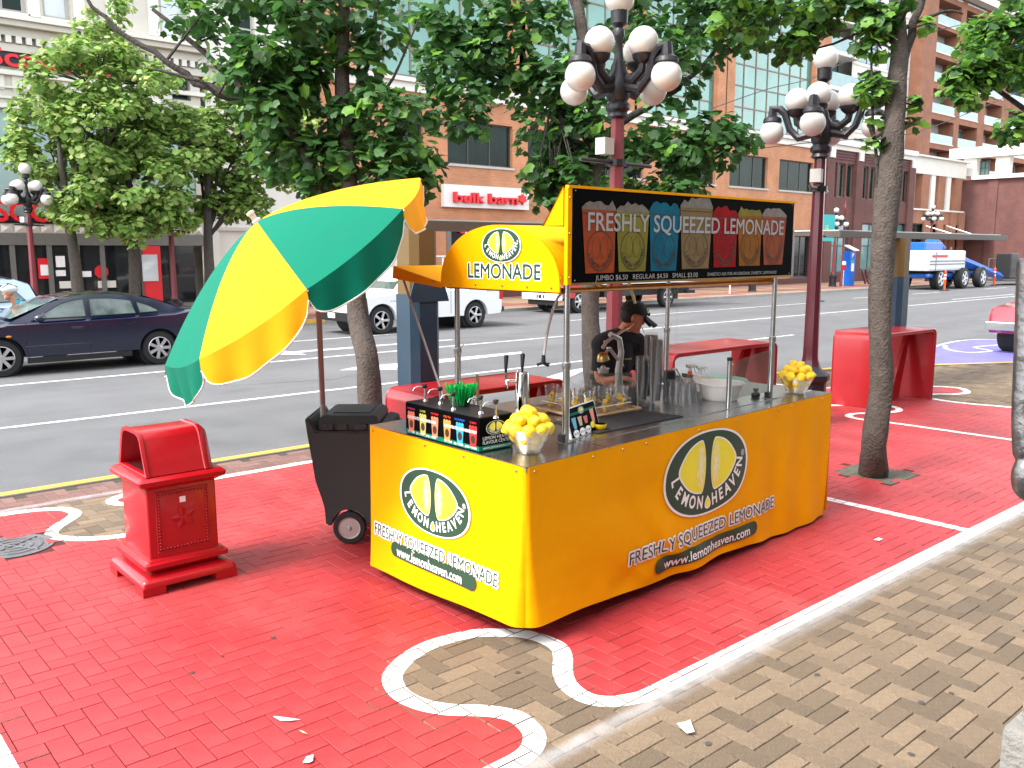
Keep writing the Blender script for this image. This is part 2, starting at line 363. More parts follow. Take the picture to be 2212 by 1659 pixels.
# near pavement slab under the bricks
pv = MB()
kp = [(x, y - .14) for x, y in KERB]
top = [(-40, -12), (40, -12)] + kp[::-1]
pv.fan([(x, y, -.010) for x, y in top])
pavement = struct(pv.build('pavement', 'sand_joint'))
# kerbs
def strip_pts(pl, w0, w1):
    out = []
    for i, p in enumerate(pl):
        a = Vector(pl[max(i - 1, 0)]); b = Vector(pl[min(i + 1, len(pl) - 1)]); d = (b - a).normalized(); nrm = Vector((-d.y, d.x))
        out.append((Vector(p) + nrm * w0, Vector(p) + nrm * w1))
    return out
kb = MB(); sp = strip_pts(KERB, -.15, .0)
kb.rings([[(a.x, a.y, -.3), (b.x, b.y, -.3), (b.x, b.y, -.015), (b.x - .0, b.y - .02, .002), (a.x, a.y, .002)] for a, b in sp]); struct(kb.build('kerb', 'concrete', smooth=40))
ky = MB(); sp = strip_pts(KERB, -.135, -.022)
for (a, b), (c, d) in zip(sp[:-1], sp[1:]): ky.quad((a.x, a.y, .006), (c.x, c.y, .006), (d.x, d.y, .006), (b.x, b.y, .006))
struct(ky.build('kerb_line', 'road_yellow'))
fk = MB(); fk.cbx(-60, 160, FKY, FKY + .16, -.3, .004, .015); struct(fk.build('far_kerb', 'concrete'))
fs = MB(); fs.bx(-60, 160, FKY + .16, FAC + .5, -.3, 0); far_walk = struct(fs.build('far_pavement', 'far_paver'))
fb = MB()
for i in range(-4, 40):
    x = i * 3.2; fb.quad((x, FKY + .18, .004), (x + .5, FKY + .18, .004), (x + .5, FAC, .004), (x, FAC, .004))
fb.quad((-60, FKY + 1.1, .006), (160, FKY + 1.1, .006), (160, FKY + 2.1, .006), (-60, FKY + 2.1, .006))
struct(fb.build('far_paver_band', 'far_paver_red'))
fy = MB(); fy.quad((5, FKY + .005, .007), (13.4, FKY + .005, .007), (13.4, FKY + .15, .007), (5, FKY + .15, .007)); fy.quad((5, FKY - .004, .0), (13.4, FKY - .004, .0), (13.4, FKY - .004, -.11), (5, FKY - .004, -.11)); struct(fy.build('far_kerb_line', 'road_yellow'))

# road markings
def mark(name, quads, m='road_white', z=RZ + .004):
    b = MB()
    for q in quads: b.add([(x, y, z) for x, y in q], [tuple(range(len(q)))])
    return struct(b.build(name, m))
def ln(x0, x1, y, w=.12): return [(x0, y - w / 2), (x1, y - w / 2), (x1, y + w / 2), (x0, y + w / 2)]
mark('lane_line', [ln(-30, 13.0, 12.2)]); mark('lane_line', [ln(18.3, 20.6, 12.42)])
mark('lane_line', [ln(-30, 60, 16.1, .13)]); mark('lane_line', [ln(7.2, 14.0, 19.45)]); mark('lane_line', [ln(19.6, 33.4, 19.6)])
for x in (38.5, 44.5, 53.5, 60): mark('lane_line', [ln(x, x + 3.2, 20.3)])
for x in (41, 52, 63): mark('lane_line', [ln(x, x + 7.2, 16.9)])
mark('road_arrow', [[(8.2, 14.15), (9.1, 13.5), (9.1, 13.75), (12.5, 13.95), (12.72, 14.2), (9.2, 14.3), (9.2, 14.6)]])
mark('road_arrow', [[(8.05, 17.5), (8.95, 16.75), (8.95, 17.2), (13.2, 17.2), (13.2, 17.36), (8.95, 17.5), (8.95, 17.75)]])
mark('road_arrow', [[(9.5, 10.65), (10.3, 10.5), (11.4, 11.1), (12.4, 11.3), (12.4, 11.5), (11.3, 11.35)]])
mark('blue_road_paint', [[(16.8, 7.2), (17.6, 6.7), (18.3, 6.35), (24.5, 4.0), (28, 3.5), (28, 8.2), (23.05, 8.3), (22.9, 8.7), (21.9, 8.9), (20.6, 8.7), (19.7, 8.65), (17.5, 8.6)]], 'road_blue')
def catmull(p, k=6):
    p = [Vector(q) for q in p]; out = []
    for i in range(len(p) - 1):
        a = p[max(i - 1, 0)]; b = p[i]; c = p[i + 1]; d = p[min(i + 2, len(p) - 1)]
        for j in range(k):
            t = j / k; out.append(0.5 * ((2 * b) + (c - a) * t + (2 * a - 5 * b + 4 * c - d) * t * t + (3 * b - a - 3 * c + d) * t ** 3))
    return out + [p[-1]]
def strip_quads(pl, w):
    s = strip_pts(pl, -w / 2, w / 2); return [[a, c, d, b] for (a, b), (c, d) in zip(s[:-1], s[1:])]
bw = catmull([(17.4, 8.55), (19.7, 8.65), (21.9, 8.92), (23, 8.7), (23.05, 8.15), (22.2, 7.9), (21.0, 8.08), (20.5, 7.55), (19.8, 7.75), (20.1, 8.3), (20.9, 8.7)], 5)
mark('road_line', [[(p.x, p.y) for p in q] for q in strip_quads(bw, .1)], z=RZ + .008)
mark('road_line', [[(p.x, p.y) for p in q] for q in strip_quads(catmull([(16.9, 7.05), (18.4, 6.3), (21, 5.0)], 3), .09)], z=RZ + .008)
# tyre-dark patches and a crack on the asphalt are in the material; utility patch:
pm = MB(); pm.add([(x, y, RZ + .003) for x, y in [(5.8, 13.7), (7.6, 13.2), (8.0, 13.4), (6.4, 14.0)]], [(0, 1, 2, 3)]); struct(pm.build('road_patch', 'asphalt'))

# ---- paint layout on the pavement
K1 = [(8.6, 2.49), (5, 2.49), (3.6, 2.49), (3.28, 2.49), (3.04, 2.49), (2.95, 2.51), (2.85, 2.56), (2.79, 2.65), (2.8, 2.77), (2.85, 2.87), (2.92, 2.95), (3.0, 3.03), (3.06, 3.12), (3.07, 3.22), (3.04, 3.35), (2.96, 3.45), (2.86, 3.53), (2.75, 3.57), (2.6, 3.59), (2.47, 3.57), (2.35, 3.52), (2.25, 3.45), (2.19, 3.36), (2.16, 3.24), (2.18, 3.11), (2.24, 3.0), (2.32, 2.92), (2.39, 2.84), (2.43, 2.75), (2.42, 2.65), (2.38, 2.57), (2.3, 2.51), (2.2, 2.49), (2.07, 2.49), (.60, 2.49)]
K2 = [(12.0, 7.68), (5, 7.68), (3.14, 7.68), (2.7, 7.68), (2.4, 7.66), (2.22, 7.58), (2.18, 7.45), (2.26, 7.33), (2.42, 7.18), (2.5, 6.98), (2.45, 6.72), (2.28, 6.56), (2.1, 6.52), (1.93, 6.53), (1.77, 6.6), (1.66, 6.69), (1.59, 6.79), (1.57, 6.88), (1.60, 6.98), (1.68, 7.1), (1.77, 7.2), (1.85, 7.32), (1.86, 7.43), (1.81, 7.55), (1.71, 7.62), (1.56, 7.67), (1.4, 7.69), (.60, 7.7)]
K4 = [(12.4, 2.49), (12.5, 3.5), (12.55, 4.28), (12.42, 4.9), (12.47, 5.3), (12.62, 5.48), (12.86, 5.48), (13.1, 5.28), (13.4, 5.22), (13.72, 5.42), (13.72, 5.67), (13.46, 5.92), (12.5, 6.55), (12.1, 7.1), (12.0, 7.68)]
K3 = [(10.39, 2.49), (10.36, 4), (10.32, 4.9), (10.27, 5.2), (10.33, 5.4), (10.52, 5.46), (10.74, 5.36), (11.03, 5.19), (11.27, 5.21), (11.44, 5.4), (11.3, 5.7), (10.7, 6.1), (10.45, 6.5), (10.4, 7.68)]
P1, P2, P4, P3 = catmull(K1, 4), catmull(K2, 4), catmull(K4, 4), catmull(K3, 4)
RED = P1[::-1] + [Vector((12.4, 2.49))] + P4[1:-1] + P2
RED = [Vector((.60, 2.49))] + P1[::-1][1:] + P4 + P2[1:]
STR = strip_quads([Vector((13, 2.49))] + P1, .1) + strip_quads(P2, .095) + strip_quads(P4, .1) + strip_quads(P3, .09) + strip_quads([Vector((6.7, 2.5)), Vector((6.72, 7.66))], .09) + strip_quads([Vector((.61, 1)), Vector((.61, 9))], .13)
RTRI = [[RED[i] for i in t] for t in tessellate_polygon([[Vector((p.x, p.y, 0)) for p in RED]])]
def inred(x, y):
    c = False; n = len(RED); j = n - 1
    for i in range(n):
        a, b = RED[i], RED[j]
        if (a.y > y) != (b.y > y) and x < (b.x - a.x) * (y - a.y) / (b.y - a.y) + a.x: c = not c
        j = i
    return c
def clip(poly, x0, x1, y0, y1):
    for ax, lim, sg in ((0, x0, 1), (0, x1, -1), (1, y0, 1), (1, y1, -1)):
        out = []; n = len(poly)
        for i in range(n):
            a, b = poly[i], poly[(i + 1) % n]; da = (a[ax] - lim) * sg; db = (b[ax] - lim) * sg
            if da >= 0: out.append(a)
            if (da >= 0) != (db >= 0):
                t = da / (da - db); out.append((a[0] + (b[0] - a[0]) * t, a[1] + (b[1] - a[1]) * t))
        poly = out
        if len(poly) < 3: return []
    return poly
def bb(q): return min(p[0] for p in q), max(p[0] for p in q), min(p[1] for p in q), max(p[1] for p in q)
# bucket strips and red triangles
CELL = .5; sb = {}; tb = {}
for store, polys in ((sb, STR), (tb, RTRI)):
    for q in polys:
        q = [(p[0], p[1]) for p in q]; a, b, c, d = bb(q)
        if b - a > 20: pass
        for i in range(int(max(a, 0) // CELL), int(min(b, 20) // CELL) + 1):
            for j in range(int(max(c, 0) // CELL), int(min(d, 9) // CELL) + 1): store.setdefault((i, j), []).append(q)
def near(store, x0, x1, y0, y1):
    s = []; seen = set()
    for i in {int(x0 // CELL), int(x1 // CELL)}:
        for j in {int(y0 // CELL), int(y1 // CELL)}:
            for q in store.get((i, j), []):
                if id(q) not in seen: seen.add(id(q)); s.append(q)
    return s
BW, BL, GAP, CH = .1, .2, .0021, .0018
def brick_geo(w, l, z=0.0):
    a, b = w / 2 - GAP, l / 2 - GAP; c, d = a - CH, b - CH
    v = [(-a, -b, z - .012), (a, -b, z - .012), (a, b, z - .012), (-a, b, z - .012), (-a, -b, z - .003), (a, -b, z - .003), (a, b, z - .003), (-a, b, z - .003), (-c, -d, z), (c, -d, z), (c, d, z), (-c, d, z)]
    f = [(8, 9, 10, 11)]
    for i in range(4):
        k = (i + 1) % 4; f += [(i, k, 4 + k, 4 + i), (4 + i, 4 + k, 8 + k, 8 + i)]
    return v, f
PITS = []
def in_pit(x, y, m=0): return any(a - m < x < b + m and c - m < y < d + m for a, b, c, d in PITS)
PITS += [(7.55, 8.15, 3.52, 4.12), (14.2, 14.9, 3.75, 4.4), (4.45, 5.1, 7.35, 8.0), (8.0, 8.6, 7.45, 8.0)]
def kerb_y(x):
    for (a, b), (c, d) in zip(KERB[:-1], KERB[1:]):
        if a <= x <= c: return b + (d - b) * (x - a) / (c - a)
    return -9
bricks = []
for i in range(-5, 190):
    for j in range(4, 83):
        c = (i - j) % 4
        if c == 0: cx, cy, w, l = i * BW + BW, j * BW + BW / 2, BL, BW
        elif c == 3: cx, cy, w, l = i * BW + BW / 2, j * BW + BW, BW, BL
        else: continue
        if cy + l / 2 > min(kerb_y(cx - w / 2), kerb_y(cx + w / 2)) - .15: continue
        p = Vector((cx, cy, -CAM_H)); dw = p.dot(_fw)
        if dw < .6: continue
        vx = 1106 + 1912 * p.dot(_rt) / dw; vy = 829.5 - 1912 * p.dot(_up) / dw
        if not (-330 < vx < 2560 and vy < 1900): continue
        if in_pit(cx, cy): continue
        if (cx - 1.30) ** 2 + (cy - 6.80) ** 2 < .27 ** 2: continue
        bricks.append((cx, cy, w, l, dw, -20 < vx < 2232 and vy < 1680))
films_r, films_w = MB(), MB()
big = {k: MB() for k in ('red_paint', 'tan_brick', 'kerb_brick', 'white_paint')}
vis = sorted([b for b in bricks if b[5]], key=lambda b: b[4]); near300 = set(id(b) for b in vis[:300])
proto = {}
for b in bricks:
    cx, cy, w, l, dw, ok = b; x0, x1, y0, y1 = cx - w / 2, cx + w / 2, cy - l / 2, cy + l / 2
    pts = [(cx, cy), (x0, y0), (x1, y0), (x1, y1), (x0, y1)]
    ins = [inred(*p) for p in pts]; dz = random.uniform(-.0016, 0.0)
    g = GAP + CH
    wf = [q for q in (clip(s, x0 + g, x1 - g, y0 + g, y1 - g) for s in near(sb, x0, x1, y0, y1)) if q]
    mixed = any(ins) != all(ins)
    mname = 'red_paint' if (all(ins) and not mixed) else ('kerb_brick' if cy > 7.72 else 'tan_brick')
    for qi, q in enumerate(wf): films_w.add([(p[0], p[1], dz + .0016 + .00012 * qi) for p in q], [tuple(range(len(q)))])
    if mixed or (wf and not all(ins)):
        for s in near(tb, x0, x1, y0, y1):
            q = clip(s, x0 + g, x1 - g, y0 + g, y1 - g)
            if q: films_r.add([(p[0], p[1], dz + .0008) for p in q], [tuple(range(len(q)))])
    tx, ty = random.uniform(-.008, .008), random.uniform(-.008, .008)
    if id(b) in near300:
        k = (w > l, mname)
        if k not in proto:
            v, f = brick_geo(w, l); ob = MB().add(v, f).build('brick', mname, pavement); proto[k] = ob
        else:
            ob = proto[k].copy(); COL.objects.link(ob)
        ob.parent = pavement; ob.location = (cx, cy, dz)
    else:
        v, f = brick_geo(w, l, dz); big[mname].add([(p[0] + cx, p[1] + cy, p[2]) for p in v], f)
for k, mb in big.items():
    if mb.v: struct(mb.build('bricks', k, pavement), 'stuff')
struct(films_r.build('red_paint_edge', 'red_paint', pavement)); struct(films_w.build('white_paint_line', 'white_paint', pavement))
rj = MB()
for t in RTRI: rj.add([(p.x, p.y, -.0075) for p in t], [(0, 1, 2)])
struct(rj.build('red_paint_ground', 'red_joint', pavement))
wj = MB()
for qi, q in enumerate(STR): wj.add([(p.x, p.y, -.0050 + .00015 * (qi % 9)) for p in q], [(0, 1, 2, 3)])
struct(wj.build('white_paint_ground', 'white_joint', pavement))
# white overspray dust along the long straight line
om = bpy.data.materials.new('overspray'); om.use_nodes = True; t = om.node_tree; n = t.nodes; b = n['Principled BSDF']; b.inputs['Base Color'].default_value = (.62, .62, .63, 1); b.inputs['Roughness'].default_value = .8
tc = n.new('ShaderNodeTexCoord'); sx = n.new('ShaderNodeSeparateXYZ'); t.links.new(tc.outputs['Object'], sx.inputs[0])
mr = n.new('ShaderNodeMapRange'); mr.interpolation_type = 'SMOOTHSTEP'; mr.inputs['From Min'].default_value = -.10; mr.inputs['From Max'].default_value = -.0; t.links.new(sx.outputs[1], mr.inputs['Value'])
m2 = n.new('ShaderNodeMapRange'); m2.interpolation_type = 'SMOOTHSTEP'; m2.inputs['From Min'].default_value = .05; m2.inputs['From Max'].default_value = .0; t.links.new(sx.outputs[1], m2.inputs['Value'])
nz = n.new('ShaderNodeTexNoise'); nz.inputs['Scale'].default_value = 9; nz.inputs['Detail'].default_value = 4; t.links.new(tc.outputs['Object'], nz.inputs['Vector'])
ml = n.new('ShaderNodeMath'); ml.operation = 'MULTIPLY'; t.links.new(mr.outputs[0], ml.inputs[0]); t.links.new(m2.outputs[0], ml.inputs[1])
mm = n.new('ShaderNodeMath'); mm.operation = 'MULTIPLY'; t.links.new(ml.outputs[0], mm.inputs[0]); t.links.new(nz.outputs['Fac'], mm.inputs[1])
mk = n.new('ShaderNodeMath'); mk.operation = 'MULTIPLY'; mk.inputs[1].default_value = .55; t.links.new(mm.outputs[0], mk.inputs[0]); t.links.new(mk.outputs[0], b.inputs['Alpha'])
MATS['overspray'] = om
for nm, y, x0, x1 in (('overspray', 2.432, 2.0, 12.0), ('overspray', 7.79, .3, 3.0)):
    o = MB(); o.grid(lambda u, v: (x0 + (x1 - x0) * u, y - .12 + .18 * v, .0035), 20, 2); struct(o.build(nm, 'overspray', o=(0, y, 0)))
# tree pits
for k, (a, b_, c, d) in enumerate(PITS):
    o = MB(); o.grid(lambda u, v: (a + (b_ - a) * u, c + (d - c) * v, -.006 + .004 * random.random()), 8, 8); struct(o.build('tree_pit', 'soil'))
# manhole cover
mh = thing('manhole_cover', 'round grey iron manhole cover set in the red paving beside the litter bin', 'manhole cover', (1.30, 6.80, 0))
mc = mat('cast_grey', (.10, .10, .105), .6, var=.25, vs=12, bump=.4, bs=60)
o = MB(); o.lathe([(.0, -.008), (.26, -.008), (.265, -.001), (.245, -.001), (.24, -.004), (0.0, -.004)], 40, (1.30, 6.80, 0)); o.build('plate', 'cast_grey', mh)
for r in (.06, .12, .18): MB().lathe([(r - .012, -.004), (r - .010, .0015), (r + .010, .0015), (r + .012, -.004)], 36, (1.30, 6.80, 0), caps=False).build('ring', 'cast_grey', mh)
for a in (.6, 2.17):
    d = Vector((math.cos(a), math.sin(a), 0)) * .22; MB().cyl(Vector((1.3, 6.8, -.001)) - d, Vector((1.3, 6.8, -.001)) + d, .007, n=6).build('rib', 'cast_grey', mh)
# gum spots
gm = mat('gum', (.055, .05, .047), .8, var=.2)
gs = MB()
for (x, y) in [(1075, 1410), (1118, 1453), (1965, 1372), (1765, 1458), (2055, 1498), (1990, 1518), (1530, 1607), (480, 1417), (415, 1453), (590, 1377), (1680, 1425), (1968, 1630)]:
    p = atZ(x, y); gs.lathe([(0.0, .0030), (random.uniform(.008, .016), .0030)], 9, (p.x, p.y, 0), sx=random.uniform(.8, 1.3), caps=False)
struct(gs.build('gum_spots', 'gum'), 'stuff')
# ================================================================== THE LEMONADE STAND
CH_ = .97
C0 = Vector((2.913, 3.218)); UL, VL = 3.369, 1.457
UU = Vector((.998, .0632)).normalized(); VV = Vector((.0034, 1)).normalized()
def cw(u, v, z=0.0): p = C0 + UU * u + VV * v; return Vector((p.x, p.y, z))
def cloc(p):  # world xy -> u, v
    d = Vector((p[0], p[1])) - C0; det = UU.x * VV.y - UU.y * VV.x
    return (d.x * VV.y - d.y * VV.x) / det, (UU.x * d.y - UU.y * d.x) / det
stand = thing('lemonade_stand', 'yellow lemonade stand with printed cloth skirt, steel counter and arched awning', 'drinks stand', (2.913, 3.218, 0))
def sm(a, b, x): t = max(0, min(1, (x - a) / (b - a))); return t * t * (3 - 2 * t)
def hem(u): return .098 * (1 - u / UL) + .012 + .010 * math.sin(u * 4.1)
def hemL(v): return .11 - .055 * (v / VL) + .006 * math.sin(v * 6)
def bulge_f(u, z):  # outward of the long front
    k = 1 - z / CH_
    d = .030 * k * k + .016 * math.exp(-((u - .9) / .5) ** 2) * math.sin(z * 11 + u * 4) * k
    d += .010 * sm(1.6, 2.6, u) * math.sin(u * 17) * min(1, .12 + k * 1.6) + .006 * math.sin(u * 9 + z * 5) * k
    d += .006 * math.exp(-((u - 1.2) / .45) ** 2 - ((z - .22) / .10) ** 2) * math.sin(u * 31 + z * 26)
    d += .010 * math.exp(-((z - .16 + u * .02) / .07) ** 2) * math.sin(u * 12 + 1.5) * sm(.4, .8, u) * (1 - sm(2.0, 2.6, u))
    d += .020 * math.exp(-((u - (1.55 - z)) / .13) ** 2) * k - .012 * math.exp(-((u - (1.35 - z * .8)) / .10) ** 2) * k
    return max(d, -.25 * k) + .004 * (1 if z > .9 else 1)
def bulge_l(v, z):
    k = 1 - z / CH_
    return .004 + .030 * k * k + .006 * math.sin(v * 7 + z * 4) * k + .004 * math.sin(z * 9) * math.sin(math.pi * v / VL)
def P_front(u, z, off=0.0):
    r = .02 + .10 * (1 - z / CH_) ** 2; q = bulge_f(u, z) + off
    ins = max(0, r - u) ; q -= (r - math.sqrt(max(0, r * r - ins * ins))) if ins > 0 else 0
    ins = max(0, u - (UL - r)); q -= (r - math.sqrt(max(0, r * r - ins * ins))) if ins > 0 else 0
    return cw(u, -q, z)
def P_left(v, z, off=0.0):
    r = .02 + .10 * (1 - z / CH_) ** 2; q = bulge_l(v, z) + off
    ins = max(0, r - v); q -= (r - math.sqrt(max(0, r * r - ins * ins))) if ins > 0 else 0
    return cw(-q, v, z)
def P_right(v, z): return cw(UL + .02 * (1 - z / CH_) + .008 * math.sin(v * 15) * (1 - z / CH_), v, z)
zt = CH_ - .002
def nonlin(t): return t
fr = MB(); fr.grid(lambda s, t: P_front(UL * s, hem(UL * s) + (zt - hem(UL * s)) * t), 200, 60); fr.build('front_skirt', 'yellow_cloth', stand, smooth=60)
lf = MB(); lf.grid(lambda s, t: P_left(VL * (1 - s), hemL(VL * (1 - s)) + (zt - hemL(VL * (1 - s))) * t), 80, 50); lf.build('side_skirt', 'yellow_cloth', stand, smooth=60)
# the bottom corner where the two cloths meet
cn = MB()
def corner(s, t):
    z = hemL(0) * (1 - s) + hem(0) * s; z = z + (zt - z) * t; a = P_left(0, z); b = P_front(0, z); q = a.lerp(b, s); out = (-UU - VV).normalized() if False else Vector((-UU.x - VV.x, -UU.y - VV.y)).normalized()
    k = (a - b).length * .16 * math.sin(math.pi * s); return Vector((q.x + out.x * k, q.y + out.y * k, z))
cn.grid(corner, 6, 34); cn.build('corner_skirt', 'yellow_cloth', stand, smooth=60)
rg = MB(); rg.grid(lambda s, t: P_right(VL * s, .03 + (zt - .03) * t), 30, 12); rg.grid(lambda s, t: cw(UL * (1 - s), VL + .02 * (1 - t), .05 + (zt - .05) * t), 20, 6); rg.build('rear_skirt', 'yellow_cloth', stand, smooth=60)
for u, v in ((.3, .35), (UL - .3, .35), (.3, VL - .3), (UL - .3, VL - .3)): p = cw(u, v); MB().bx(p.x - .02, p.x + .02, p.y - .02, p.y + .02, 0.003, CH_ - .035).build('leg', 'black_plastic', stand)
wh = MB()
# counter
ct = MB()
def slab(u0, u1, v0, v1, z0, z1, mb):
    a = [cw(u0, v0), cw(u1, v0), cw(u1, v1), cw(u0, v1)]
    mb.rings([[Vector((p.x, p.y, z)) for p in a] for z in (z0, z1)])
slab(.003, .66, .003, VL + .004, CH_ - .03, CH_, ct); ct.build('counter', 'steel', stand)
ct = MB(); slab(.664, UL - .002, .175, VL + .004, CH_ - .03, CH_ + .001, ct); ct.build('counter', 'steel', stand)
ct = MB(); slab(.664, UL - .002, .003, .171, CH_ - .03, CH_ - .001, ct); ct.build('counter_ledge', 'steel', stand)
tr = MB(); slab(-.001, UL, -.001, .0025, CH_ - .008, CH_ + .003, tr); tr.build('counter_trim', 'chrome', stand); tr = MB(); slab(-.001, .0025, .0026, VL, CH_ - .008, CH_ + .003, tr); tr.build('counter_trim', 'chrome', stand); tr = MB(); slab(.66, .664, -.006, .173, CH_ - .01, CH_ + .003, tr); slab(.664, UL, .171, .175, CH_ - .01, CH_ + .004, tr); tr.build('counter_trim', 'chrome', stand)
# snaps along the top of the skirt
for u in (.06, .52, .78, 1.0, 1.55, 2.0, 2.55, 2.72, 3.2): MB().lathe([(.008, 0), (.006, .004), (0, .005)], 10, P_front(u, CH_ - .03, .002), ax=(-UU.y * -1, -1, 0)).build('snap', 'brass', stand)
for v in (.07, .5, .86, 1.42): MB().lathe([(.008, 0), (.006, .004), (0, .005)], 10, P_left(v, CH_ - .03, .002), ax=(-1, 0, 0)).build('snap', 'brass', stand)

# ---- lettering helpers
def fit_text(mb, s, x0, x1, yc, h, fn, off=0.0, mi=0, slant=0.0):
    vs, fs = glyphs(s, 1.0, off); v0, _ = glyphs(s, 1.0, 0.0); a = min(p[0] for p in v0); b = max(p[0] for p in v0); c = min(p[1] for p in glyphs('H', 1.0)[0]); d = max(p[1] for p in glyphs('H', 1.0)[0])
    k = (x1 - x0) / (b - a); ky = h / (d - c)
    mb.add([fn(x0 + (x - a) * k, yc + (y - (c + d) / 2) * ky) for x, y in vs], fs, mi)
SHIFT = Vector((-.7, -.7, 0))
def words(name, mt, parent, s, x0, x1, yc, h, fn, off=0.0):
    halo = off; off = 0.0
    v0, _ = glyphs(s, 1.0, 0.0); a = min(p[0] for p in v0); b = max(p[0] for p in v0); hv = glyphs('H', 1.0)[0]; c = min(p[1] for p in hv); d = max(p[1] for p in hv)
    k = (x1 - x0) / (b - a); ky = h / (d - c); vs, fs = glyphs(s, 1.0, off)
    # connected glyph pieces grouped into words by x gaps
    lo = {}; par = list(range(len(vs)))
    def fd(i):
        while par[i] != i: par[i] = par[par[i]]; i = par[i]
        return i
    for f in fs:
        for q in f[1:]: par[fd(q)] = fd(f[0])
    comps = {}
    for f in fs: comps.setdefault(fd(f[0]), []).append(f)
    items = sorted(comps.values(), key=lambda fl: min(vs[i][0] for f in fl for i in f)); groups = []; end = -1e9
    for fl in items:
        mn = min(vs[i][0] for f in fl for i in f); mx = max(vs[i][0] for f in fl for i in f)
        if mn - end > .16 or not groups: groups.append([])
        groups[-1] += fl; end = max(end, mx)
    for gfs in groups:
        m = MB(); idx = {}; vv = []
        for f in gfs:
            for i in f:
                if i not in idx: idx[i] = len(vv); vv.append(vs[i])
        fq = [tuple(idx[i] for i in f) for f in gfs]
        if halo:
            for q in range(12):
                ax, ay = halo * math.cos(q * math.pi / 6), halo * math.sin(q * math.pi / 6); o_ = len(m.v)
                pts = [fn(x0 + (x - a + ax * ky / k) * k, yc + (y - (c + d) / 2 + ay) * ky) for x, y in vv]; nrm = Vector((0, 0, 0))
                m.add([Vector(p) - SHIFT * (q * .00006) for p in pts], fq)
        else: m.add([fn(x0 + (x - a) * k, yc + (y - (c + d) / 2) * ky) for x, y in vv], fq)
        m.build(name, mt, parent)
def disc(mb, fn, prof, n=56, rings=12, mi=0, sx=1, sy=1):
    """filled shape: prof(angle)->(x,y) outline, drawn on the surface fn(x,y)"""
    o = [prof(2 * math.pi * i / n) for i in range(n)]
    mb.rings([[fn(x * r, y * r) for x, y in o] for r in [max(1e-3, k / rings) for k in range(rings + 1)]], mi, False, False)
